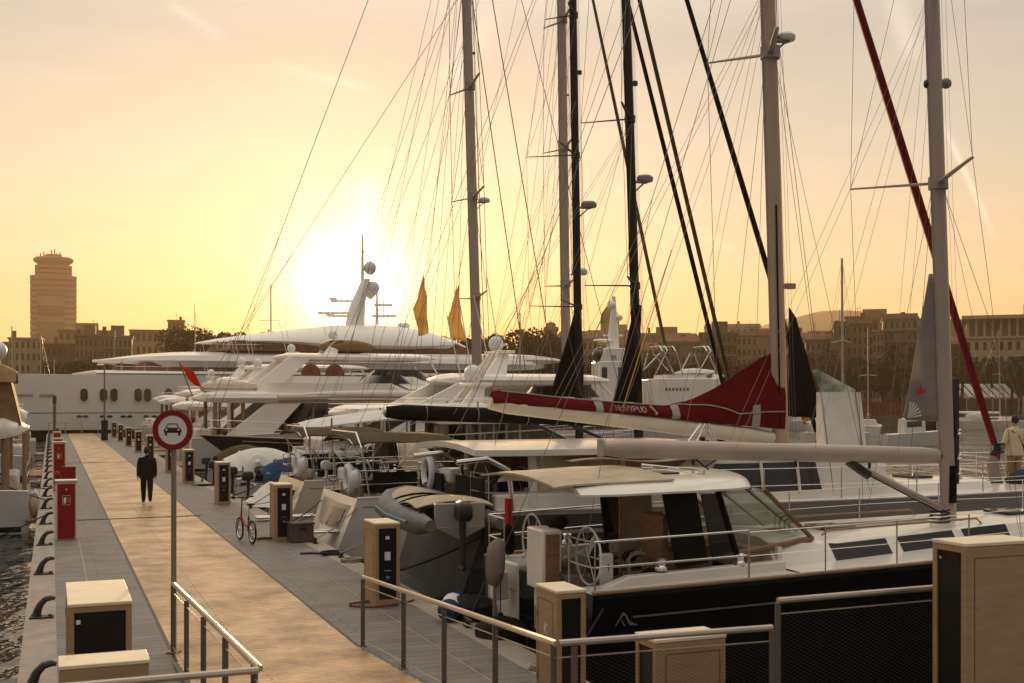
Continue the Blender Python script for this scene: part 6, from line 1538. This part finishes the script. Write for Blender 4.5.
for px in range(566,800,14): place_tree(i%4,px+rnd.uniform(-4,4),205+rnd.uniform(0,25),1.0+rnd.uniform(-.15,.15),'dark tree in front of the brown waterfront blocks'); i+=1
for px in range(800,1040,12): place_tree(i%4,px+rnd.uniform(-4,4),200+rnd.uniform(0,25),1.0+rnd.uniform(-.15,.2),'dark tree along far quay before the tall stone houses'); i+=1
pp=[palm(3,7.5,''),palm(8,9.0,'')]; up=[0,0]
for j,(px,Y,s) in enumerate([(806,195,1.0),(828,193,1.15),(868,192,1.1),(892,195,1.25),(900,190,1.0),(915,194,1.2),(946,192,1.0),(962,190,1.1),(992,194,1.1),(1012,190,1.0),(1020,195,1.2),(752,196,.9),(722,196,.9),(685,196,.8)]):
    o=pp[j%2] if not up[j%2] else copy_tree(pp[j%2]); up[j%2]=1
    o.location=(far(px,399,Y).x,Y,.5); o.scale=(s,s,s); o.rotation_euler=(0,0,rnd.uniform(0,6)); o['label']='palm tree with drooping fronds on the far quay before the houses'
# ================================================================== people
def person(name,label,loc,rz,J,mats,coat=None):
    """J: joints -> (point, radius); body grown as one skin"""
    T=thing(name,label,'person',loc,rz)
    E=[('pelvis','waist'),('waist','chest'),('chest','neck0'),('neck0','neck'),('neck','head0'),('head0','head1'),('head1','head2')]
    for s in 'LR':
        E+=[('chest',s+'sho'),(s+'sho',s+'elb'),(s+'elb',s+'wri'),(s+'wri',s+'palm'),('pelvis',s+'hip'),(s+'hip',s+'kne'),(s+'kne',s+'ank'),(s+'ank',s+'heel'),(s+'ank',s+'toe')]
    names=list(J); idx={n:i for i,n in enumerate(names)}
    me=bpy.data.meshes.new('body'); me.from_pydata([J[n][0] for n in names],[(idx[a],idx[b]) for a,b in E],[])
    o=bpy.data.objects.new('body',me); C.objects.link(o)
    m=o.modifiers.new('skin','SKIN'); m.use_smooth_shade=True
    sk=me.skin_vertices[0].data
    for n in names:
        r=J[n][1]; sk[idx[n]].radius=r if isinstance(r,tuple) else (r,r)
    sk[idx['pelvis']].use_root=True
    s=o.modifiers.new('sub','SUBSURF'); s.levels=2; s.render_levels=2
    dg=bpy.context.evaluated_depsgraph_get(); dg.update()
    bm=bmesh.new(); tmp=bpy.data.meshes.new_from_object(o.evaluated_get(dg)); bm.from_mesh(tmp)
    bpy.data.objects.remove(o)
    # hands: palm block and five separate fingers joined into the same mesh
    hb=MB()
    for s in 'LR':
        w=Vector(J[s+'wri'][0]); p=Vector(J[s+'palm'][0]); d=(p-w).normalized(); f=Vector((0,1,0)); f=(f-d*f.dot(d)).normalized(); side=d.cross(f)
        for k,(off,L) in enumerate(((.030,.070),(.010,.082),(-.010,.078),(-.030,.060))):
            a=p+f*off; hb.tube([a-d*.02,a+d*L*.5,a+d*L*.85+side*(.02 if s=='L' else -.02)],[.0095,.009,.007],6)
        a=w+d*.03+f*.03; hb.tube([a,a+f*.03+d*.03,a+f*.035+d*.065],[.012,.011,.008],6)
    tm=bpy.data.meshes.new('h'); tm.from_pydata([tuple(v) for v in hb.v],[],hb.f); 
    k0=len(bm.faces); bm.from_mesh(tm); bm.faces.ensure_lookup_table()
    hz=J['neck'][0][2]; wz=J['waist'][0][2]-.02; az=J['Lank'][0][2]+.03
    for i,fc in enumerate(bm.faces):
        c=fc.calc_center_median(); fc.smooth=True
        handish=i>=k0 or any((c-Vector(J[s+'palm'][0])).length<.095 for s in 'LR')
        fc.material_index=0 if (c.z>hz or handish) else 1 if c.z>wz else 3 if (c.z<az and c.z<.11) else 2
    me2=bpy.data.meshes.new('body'); bm.to_mesh(me2); bm.free()
    for m_ in mats: me2.materials.append(M[m_])
    b=bpy.data.objects.new('body',me2); C.objects.link(b); b.parent=T
    if coat:
        kz=J['chest'][0][2]/1.33; rg=[]
        for z,rx,ry in ((.80,.225,.150),(.84,.228,.155),(1.0,.205,.145),(1.16,.205,.145),(1.32,.225,.150),(1.42,.185,.125),(1.475,.10,.085)):
            rg.append([Vector(((rx+.012*noise.noise(Vector((math.cos(a)*2,z*6,1))))*math.cos(a),(ry+.014*noise.noise(Vector((math.sin(a)*2,z*7,4))))*math.sin(a),z))*kz for a in [2*PI*k/18 for k in range(18)]])
        MB().loft(rg).build('jacket',coat,T,smooth=60)
    h=Vector(J['head1'][0])
    hr=MB().ellip(h+Vector((0,-.018,.035)),.093,.108,.118,16,12,jit=.12).build('hair','hair',T,smooth=60)
    fc=MB(); 
    fc.ellip(h+Vector((0,.108,-.01)),.014,.02,.022,8,6)
    fc.build('nose',mats[0],T)
    for sx_ in (-1,1):
        MB().ellip(h+Vector((sx_*.084,.0,-.01)),.014,.026,.034,8,6).build('ear',mats[0],T)
        MB().ellip(h+Vector((sx_*.032,.096,.012)),.012,.008,.008,8,6).build('eye','plasticblack',T)
    MB().ellip(h+Vector((0,.094,-.055)),.026,.008,.008,8,6).build('mouth','darkred',T)
    return T
def joints(stride=.0,lean=0,armL=(0,0),armR=(0,0),H=1.74,wide=1.0):
    k=H/1.74; J={}
    def a(n,p,r): J[n]=(tuple(Vector(p)*k),tuple(x*k for x in r) if isinstance(r,tuple) else r*k)
    a('pelvis',(0,0,.93),(.165*wide,.125)); a('waist',(0,.005,1.10),(.150*wide,.115)); a('chest',(0,0,1.33),(.185*wide,.125)); a('neck0',(0,-.005,1.46),(.085,.08)); a('neck',(0,.0,1.52),(.056,.058)); a('head0',(0,.015,1.575),(.068,.075)); a('head1',(0,.012,1.645),(.088,.102)); a('head2',(0,.006,1.71),(.070,.085))
    for s,sg,st,(f,o) in (('L',-1,stride,armL),('R',1,-stride,armR)):
        sh=Vector((sg*.185*wide,-.005,1.40)); a(s+'sho',sh,.073)
        e=sh+Vector((sg*(.035+o),f*.6,-.285)); a(s+'elb',e,.068)
        w=e+Vector((sg*(.015+o*.3),f+.035,-.245)); a(s+'wri',w,.046); a(s+'palm',w+Vector((sg*.003,f*.3+.012,-.065)),(.035,.022))
        a(s+'hip',(sg*.095,0,.86),.108*wide**.5); a(s+'kne',(sg*.10,st*.5+.03+max(0,-st)*.25,.49+max(0,-st)*.03),.092); 
        ank=Vector((sg*.095,st,.095+(max(0,-st)*.35))); a(s+'ank',ank,.062); a(s+'heel',ank+Vector((0,-.055,-.045)),.04)
        tz=-.06 if st>=-.02 else -.09
        a(s+'toe',ank+Vector((sg*.012,.145,tz)),(.042,.028))
    return J
person('person','person in dark clothes walking away along the wooden path',P(37.6,2.78,.0),ANG+R(-4),joints(.24,armL=(-.07,.0),armR=(.08,.0),H=1.74,wide=1.15),['skin','blackwear','blackwear','shoe'],'blackwear')
c=P(22.0,22.35,0)
pz=zpy(22.0,22.35,488)
W2=person('person','person in beige jacket and khaki trousers standing on the pale yacht bow',(c.x,c.y,pz+.0),R(18),joints(.03,armL=(.06,.04),armR=(.03,.03),H=1.78,wide=1.1),['skin','tanwear','khaki','shoe'],'tanwear')
MB().tube([(-.17,-.10,1.44),(0,-.15,1.3),(.18,-.12,1.02),(.2,0,.98)],.012,5).build('bag_strap','blackcloth',W2)
t=thing('bow_bag','crumpled pale canvas bag standing by the beige jacketed person','bag',(c.x-.62,c.y-.25,pz),0)
MB().ellip((0,0,.42),.17,.16,.42,12,10,jit=.5).build('body','greycloth',t,smooth=60)
MB().ellip((0.05,0,.86),.14,.12,.2,10,8,jit=.6).build('bundle','darkred',t,smooth=60)
# ================================================================== mooring lines and fenders
for (a,b,l,s,r,m) in [
 (P(12.6,6.25,.72),P(12.3,5.57,.1),'black line from near quarter of the black hulled yacht to its cleat',.03,.014,'ropedark'),
 (P(16.6,6.3,.72),P(15.6,5.57,.1),'dark line from far quarter of the black hulled yacht to its cleat',.05,.014,'ropedark'),
 (P(19.0,7.3,1.0),P(20.2,5.57,.1),'dark line from the pale grey yacht near quarter',.1,.016,'ropedark'),
 (P(23.4,7.3,1.0),P(23.4,5.57,.1),'pale line from the pale grey yacht far quarter',.08,.016,'rope'),
 (P(26.6,6.8,.8),P(25.9,5.57,.1),'tan line from near quarter of the white sloop',.08,.014,'rope'),
 (P(30.0,6.8,.8),P(29.4,5.57,.1),'dark line from far quarter of the white sloop',.1,.014,'ropedark'),
 (P(32.8,6.8,.8),P(31.8,5.57,.1),'tan line from near quarter of the cream sterned sloop',.1,.014,'rope'),
 (P(36.0,6.8,.8),P(35.0,5.57,.1),'dark line from far quarter of the cream sterned sloop',.1,.014,'ropedark'),
 (P(38.0,7.1,1.0),P(38.5,5.57,.1),'dark line from the grey flanked cruiser',.1,.016,'ropedark'),
 (P(37.0,-1.2,.7),P(37.15,-.13,.25),'dark line from old tan covered cruiser to a bollard',.02,.018,'ropedark'),
 (P(32.4,-1.9,-.5),P(32.5,-.13,.25),'long slack line running from bollard down into the water',.05,.016,'ropedark'),
 (P(40.4,-1.2,.7),P(41.8,-.13,.25),'taut line from old cruiser to farther bollard',.05,.018,'ropedark'),
]: line(a,b,l,s,r,m)
for (u,v,l,m,r,L) in [
 (16.3,5.85,'huge black ball fender squeezed between pier and black yacht stern','rubber',.42,.95),(14.9,5.8,'second big black fender under the black yacht swim platform','rubber',.36,.8),
 (13.2,5.95,'dark green fender at the near corner of the black yacht','greygreen',.26,.7),
 (18.6,6.9,'dark fender hanging at the pale grey yacht stern','ropedark',.2,.7),(25.2,8.2,'blue fender between pale yacht and white sloop','bluecover',.16,.7),(31.0,8.0,'white fender between the two black masted sloops','plasticwhite',.16,.7),(25.6,9.4,'navy fender alongside the white sloop cockpit','navy',.16,.7)]:
    fender(P(u,v,-.15 if r>.3 else .15),l,m,r,L,top=.6)
t=thing('fender','long white fender with blue ends lying on kerb past the sockets pedestal','fender',P(16.3,5.55,.17),ANG+R(65),'fenders hanging between the yachts')
RY=Matrix.Rotation(R(90),3,'Y')
MB().lathe([(0,-.36),(.16,-.30),(.165,.30),(0,.36)],n=14,T=RY).build('body','plasticwhite',t)
for sg in (-1,1): MB().lathe([(0,-.06),(.10,-.05),(.15,0),(.168,.05),(.168,.12)],(sg*.36 if sg<0 else .25,0,0),14,RY).build('end_cap','bluecover',t)
for (u,v,m,l) in [(18.3,8.4,'navy','navy fender hanging at the grey quarter of the pale yacht'),(18.35,10.2,'greygreen','dark green fender hanging amidships on the pale yacht'),(25.9,8.4,'rubber','black fender hanging at the white sloop near quarter'),(32.0,8.6,'canvas','tan fender hanging at the cream sloop near quarter'),(31.9,10.2,'bluecover','blue fender hanging amidships on the cream sloop'),(36.9,9.6,'navy','navy fender between cream sloop and grey flanked cruiser')]:
    fender(P(u,v,.15),l,m,.15,.65,top=.7)
for (a,b,l,s,r,m) in [
 (P(17.8,7.9,1.0),P(15.7,5.57,.1),'long dark spring line from pale yacht toward nearer cleat',.25,.013,'ropedark'),
 (P(25.9,7.6,.85),P(23.5,5.57,.1),'long tan spring line from white sloop toward nearer cleat',.25,.013,'rope'),
 (P(31.6,7.6,.85),P(29.5,5.57,.1),'long dark spring line from cream sloop toward nearer cleat',.25,.013,'ropedark'),
 (P(37.2,8.4,.9),P(35.1,5.57,.1),'long tan spring line from grey flanked cruiser toward nearer cleat',.25,.014,'rope'),
 (P(43.5,7.2,.3),P(42.1,5.57,.1),'dark line from the blue covered motorboat',.08,.014,'ropedark'),
 (P(51.7,7.0,.3),P(52.1,5.57,.1),'dark line from the pale covered motorboat',.08,.014,'ropedark')]: line(a,b,l,s,r,m)
# gangway plank
t=thing('gangplank','narrow alloy gangplank resting from pier to cream sterned sloop','gangplank',P(31.2,5.2,.07),ANG)
b=MB().box(-.1,2.1,-.19,.19,0,.05); b.build('deck','alloy',t,bevel=.01)
for sg in (-1,1): MB().tube([(-.1,sg*.19,.03),(2.1,sg*.19,.03)],.03,6).build('side_rail','steel',t)
t=thing('gangplank','long grey gangplank from pier to the white sloop transom','gangplank',P(27.4,5.3,.07),ANG+R(-8))
MB().box(-.1,1.8,-.17,.17,0,.05).build('deck','gelgrey',t,bevel=.01)
for sg in (-1,1): MB().tube([(-.1,sg*.17,.03),(1.8,sg*.17,.03)],.03,6).build('side_rail','steel',t)
# ================================================================== sky, sun, air, camera
SUN_AZ=-7.9; SUN_EL=5.35
w=bpy.data.worlds.new('World'); scene.world=w; w.use_nodes=True
nt=w.node_tree; N=nt.nodes; L=nt.links; bg=N['Background']
sky=N.new('ShaderNodeTexSky'); sky.sky_type='NISHITA'; sky.sun_disc=False; sky.sun_elevation=R(SUN_EL); sky.sun_rotation=R(SUN_AZ); sky.altitude=0; sky.air_density=1.0; sky.dust_density=3.0; sky.ozone_density=1.0
tc=N.new('ShaderNodeTexCoord')
def math_(op,a,b=None,clamp=False):
    n=N.new('ShaderNodeMath'); n.operation=op; n.use_clamp=clamp
    for i,x in enumerate((a,b)):
        if x is None: continue
        if isinstance(x,(int,float)): n.inputs[i].default_value=x
        else: L.new(x,n.inputs[i])
    return n.outputs[0]
def mixc(f,a,b,mode='MIX'):
    n=N.new('ShaderNodeMix'); n.data_type='RGBA'; n.blend_type=mode
    for k,x in (('Factor',f),('A',a),('B',b)):
        if isinstance(x,(int,float)): n.inputs[k].default_value=x
        elif isinstance(x,tuple): n.inputs[k].default_value=x+(1,)
        else: L.new(x,n.inputs[k])
    return n.outputs['Result']
nrm=N.new('ShaderNodeVectorMath'); nrm.operation='NORMALIZE'; L.new(tc.outputs['Generated'],nrm.inputs[0]); D=nrm.outputs[0]
sep=N.new('ShaderNodeSeparateXYZ'); L.new(D,sep.inputs[0])
dotn=N.new('ShaderNodeVectorMath'); dotn.operation='DOT_PRODUCT'; L.new(D,dotn.inputs[0])
sd=Vector((math.sin(R(SUN_AZ))*math.cos(R(SUN_EL)),math.cos(R(SUN_AZ))*math.cos(R(SUN_EL)),math.sin(R(SUN_EL)))); dotn.inputs[1].default_value=sd
cosang=dotn.outputs['Value']
# elevation ramps: towards the sun and away from it
def ramp(stops):
    r=N.new('ShaderNodeValToRGB'); e=r.color_ramp.elements
    e[0].position=stops[0][0]; e[0].color=stops[0][1]+(1,); e[1].position=stops[-1][0]; e[1].color=stops[-1][1]+(1,)
    for p,c in stops[1:-1]: q=e.new(p); q.color=c+(1,)
    L.new(math_('MAXIMUM',sep.outputs['Z'],0.0),r.inputs[0]); return r.outputs[0]
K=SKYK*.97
A=ramp([(0,(.96,.50,.13)),(.05,(.90,.565,.25)),(.12,(.765,.61,.40)),(.2,(.615,.57,.465)),(.30,(.485,.48,.435)),(.42,(.85,.79,.69)),(1,(1.30,1.17,1.0))])  # zenith, out of view, brightened to light upward-facing surfaces
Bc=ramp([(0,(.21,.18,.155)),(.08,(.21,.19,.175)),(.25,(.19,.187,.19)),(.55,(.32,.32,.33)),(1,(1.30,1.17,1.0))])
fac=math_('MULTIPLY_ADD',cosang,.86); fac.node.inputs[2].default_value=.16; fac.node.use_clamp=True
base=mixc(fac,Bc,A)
# broad glow round the sun
ang=math_('ARCCOSINE',math_('MINIMUM',cosang,.99999))
g1=math_('EXPONENT',math_('MULTIPLY',ang,-1/R(1.15))); g2=math_('EXPONENT',math_('MULTIPLY',ang,-1/R(7.0)))
glow=mixc(1.0,base,mixc(1.0,(1.0,.84,.52),g2,'MULTIPLY'),'ADD')
def scaled(col,val,k):
    c=N.new('ShaderNodeVectorMath'); c.operation='SCALE'; c.inputs[0].default_value=col; L.new(math_('MULTIPLY',val,k),c.inputs['Scale']); return c.outputs[0]
glow=mixc(1.0,base,scaled((1.0,.69,.38),g2,.30),'ADD'); glow=mixc(1.0,glow,scaled((1.0,.90,.72),g1,9.0),'ADD')
# thin high cloud streaks and two vapour trails
mp=N.new('ShaderNodeMapping'); mp.inputs['Scale'].default_value=(2.0,2.0,13); mp.inputs['Rotation'].default_value=(0,R(7),0); L.new(D,mp.inputs[0])
nz=N.new('ShaderNodeTexNoise'); nz.inputs['Scale'].default_value=3.2; nz.inputs['Detail'].default_value=7; nz.inputs['Roughness'].default_value=.6; L.new(mp.outputs[0],nz.inputs['Vector'])
cr=N.new('ShaderNodeMapRange'); cr.inputs[1].default_value=.42; cr.inputs[2].default_value=.72; cr.inputs[3].default_value=-.006; cr.inputs[4].default_value=.038; L.new(nz.outputs['Fac'],cr.inputs[0])
cl=scaled((1.0,.90,.70),cr.outputs[0],1.0)
col=mixc(1.0,glow,cl,'ADD')
def trail(p0,p1,width,k,soft=1):
    """a vapour trail between two sky directions"""
    a=far(*p0,1)-Vector((0,0,HC)); b=far(*p1,1)-Vector((0,0,HC)); a.normalize(); b.normalize(); n=a.cross(b).normalized(); t=(b-a).normalized(); mid=((a+b)/2).normalized()
    d1=N.new('ShaderNodeVectorMath'); d1.operation='DOT_PRODUCT'; L.new(D,d1.inputs[0]); d1.inputs[1].default_value=n
    d2=N.new('ShaderNodeVectorMath'); d2.operation='DOT_PRODUCT'; L.new(D,d2.inputs[0]); d2.inputs[1].default_value=t
    off=mid.dot(t); ln=(b-a).length/2
    q=math_('DIVIDE',math_('ABSOLUTE',d1.outputs['Value']),width); across=math_('EXPONENT',math_('MULTIPLY',math_('MULTIPLY',q,q),-1.0))
    s=math_('DIVIDE',math_('ABSOLUTE',math_('SUBTRACT',d2.outputs['Value'],off)),ln); along=math_('SUBTRACT',1.0,math_('POWER',math_('MINIMUM',s,1.0),3.0),True)
    return math_('MULTIPLY',math_('MULTIPLY',across,along),k)
for p0,p1,wd,k in [((272,64),(378,92),.0030,.11),((166,2),(226,40),.0040,.10),((890,-10),(915,62),.009,.16),((940,118),(996,240),.0022,.22),((604,180),(690,240),.006,.08),((700,235),(735,250),.004,.10),((352,300),(372,165),.012,.30),((280,180),(470,215),.010,.08),((440,90),(500,10),.012,.12)]:
    col=mixc(1.0,col,scaled((1.0,.92,.75),trail(p0,p1,wd,k),1.0),'ADD')
# the physical sky carries part of the light, the hand-set sky colours the rest
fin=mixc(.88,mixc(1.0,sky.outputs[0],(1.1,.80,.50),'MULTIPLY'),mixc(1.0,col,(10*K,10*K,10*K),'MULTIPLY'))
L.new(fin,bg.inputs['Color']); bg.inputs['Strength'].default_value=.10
sl=bpy.data.lights.new('sun','SUN'); sl.energy=SUNE; sl.angle=R(.53); sl.color=(1.0,.66,.34)
so=bpy.data.objects.new('sun',sl); C.objects.link(so); so.rotation_euler=(-sd).to_track_quat('-Z','Y').to_euler(); so.location=(0,0,60)
# air
if HAZE:
    hb=MB().box(-760,1560,-25,2560,-4.5,178).build('haze','water',smooth=0); hb.data.materials.clear()
    hm=bpy.data.materials.new('haze'); hm.use_nodes=True; n=hm.node_tree.nodes; n.clear(); o=n.new('ShaderNodeOutputMaterial'); pv=n.new('ShaderNodeVolumePrincipled')
    pv.inputs['Color'].default_value=(1.0,.75,.45,1); pv.inputs['Density'].default_value=HAZE; pv.inputs['Anisotropy'].default_value=.25
    hm.node_tree.links.new(pv.outputs[0],o.inputs['Volume']); hb.data.materials.append(hm); tag(hb,None,None,None,'stuff'); hb['label']='golden evening haze'
cam=bpy.data.cameras.new('camera'); co=bpy.data.objects.new('camera',cam); C.objects.link(co); scene.camera=co
co.location=(0,0,HC); co.rotation_euler=(R(90),0,0); cam.sensor_width=36; cam.lens=F/1024*36; cam.shift_y=(HY-341.5)/1024; cam.clip_end=8000; cam.clip_start=.1
cam.dof.use_dof=True; cam.dof.focus_distance=24; cam.dof.aperture_fstop=3.2
vs=scene.view_settings; vs.view_transform='Standard'; vs.look='None'; vs.gamma=1; vs.use_curve_mapping=False; vs.exposure=EXPO
scene.render.engine='CYCLES'; cy=scene.cycles; cy.use_denoising=True; cy.max_bounces=7; cy.diffuse_bounces=3; cy.glossy_bounces=4; cy.transparent_max_bounces=16; cy.volume_bounces=1; cy.caustics_reflective=False; cy.caustics_refractive=False; cy.sample_clamp_indirect=6
for o in scene.objects:
    if not o.parent and o.get('kind')!='structure' and o.type in('MESH','EMPTY') and not o.get('label'): print('NOLABEL',o.name)
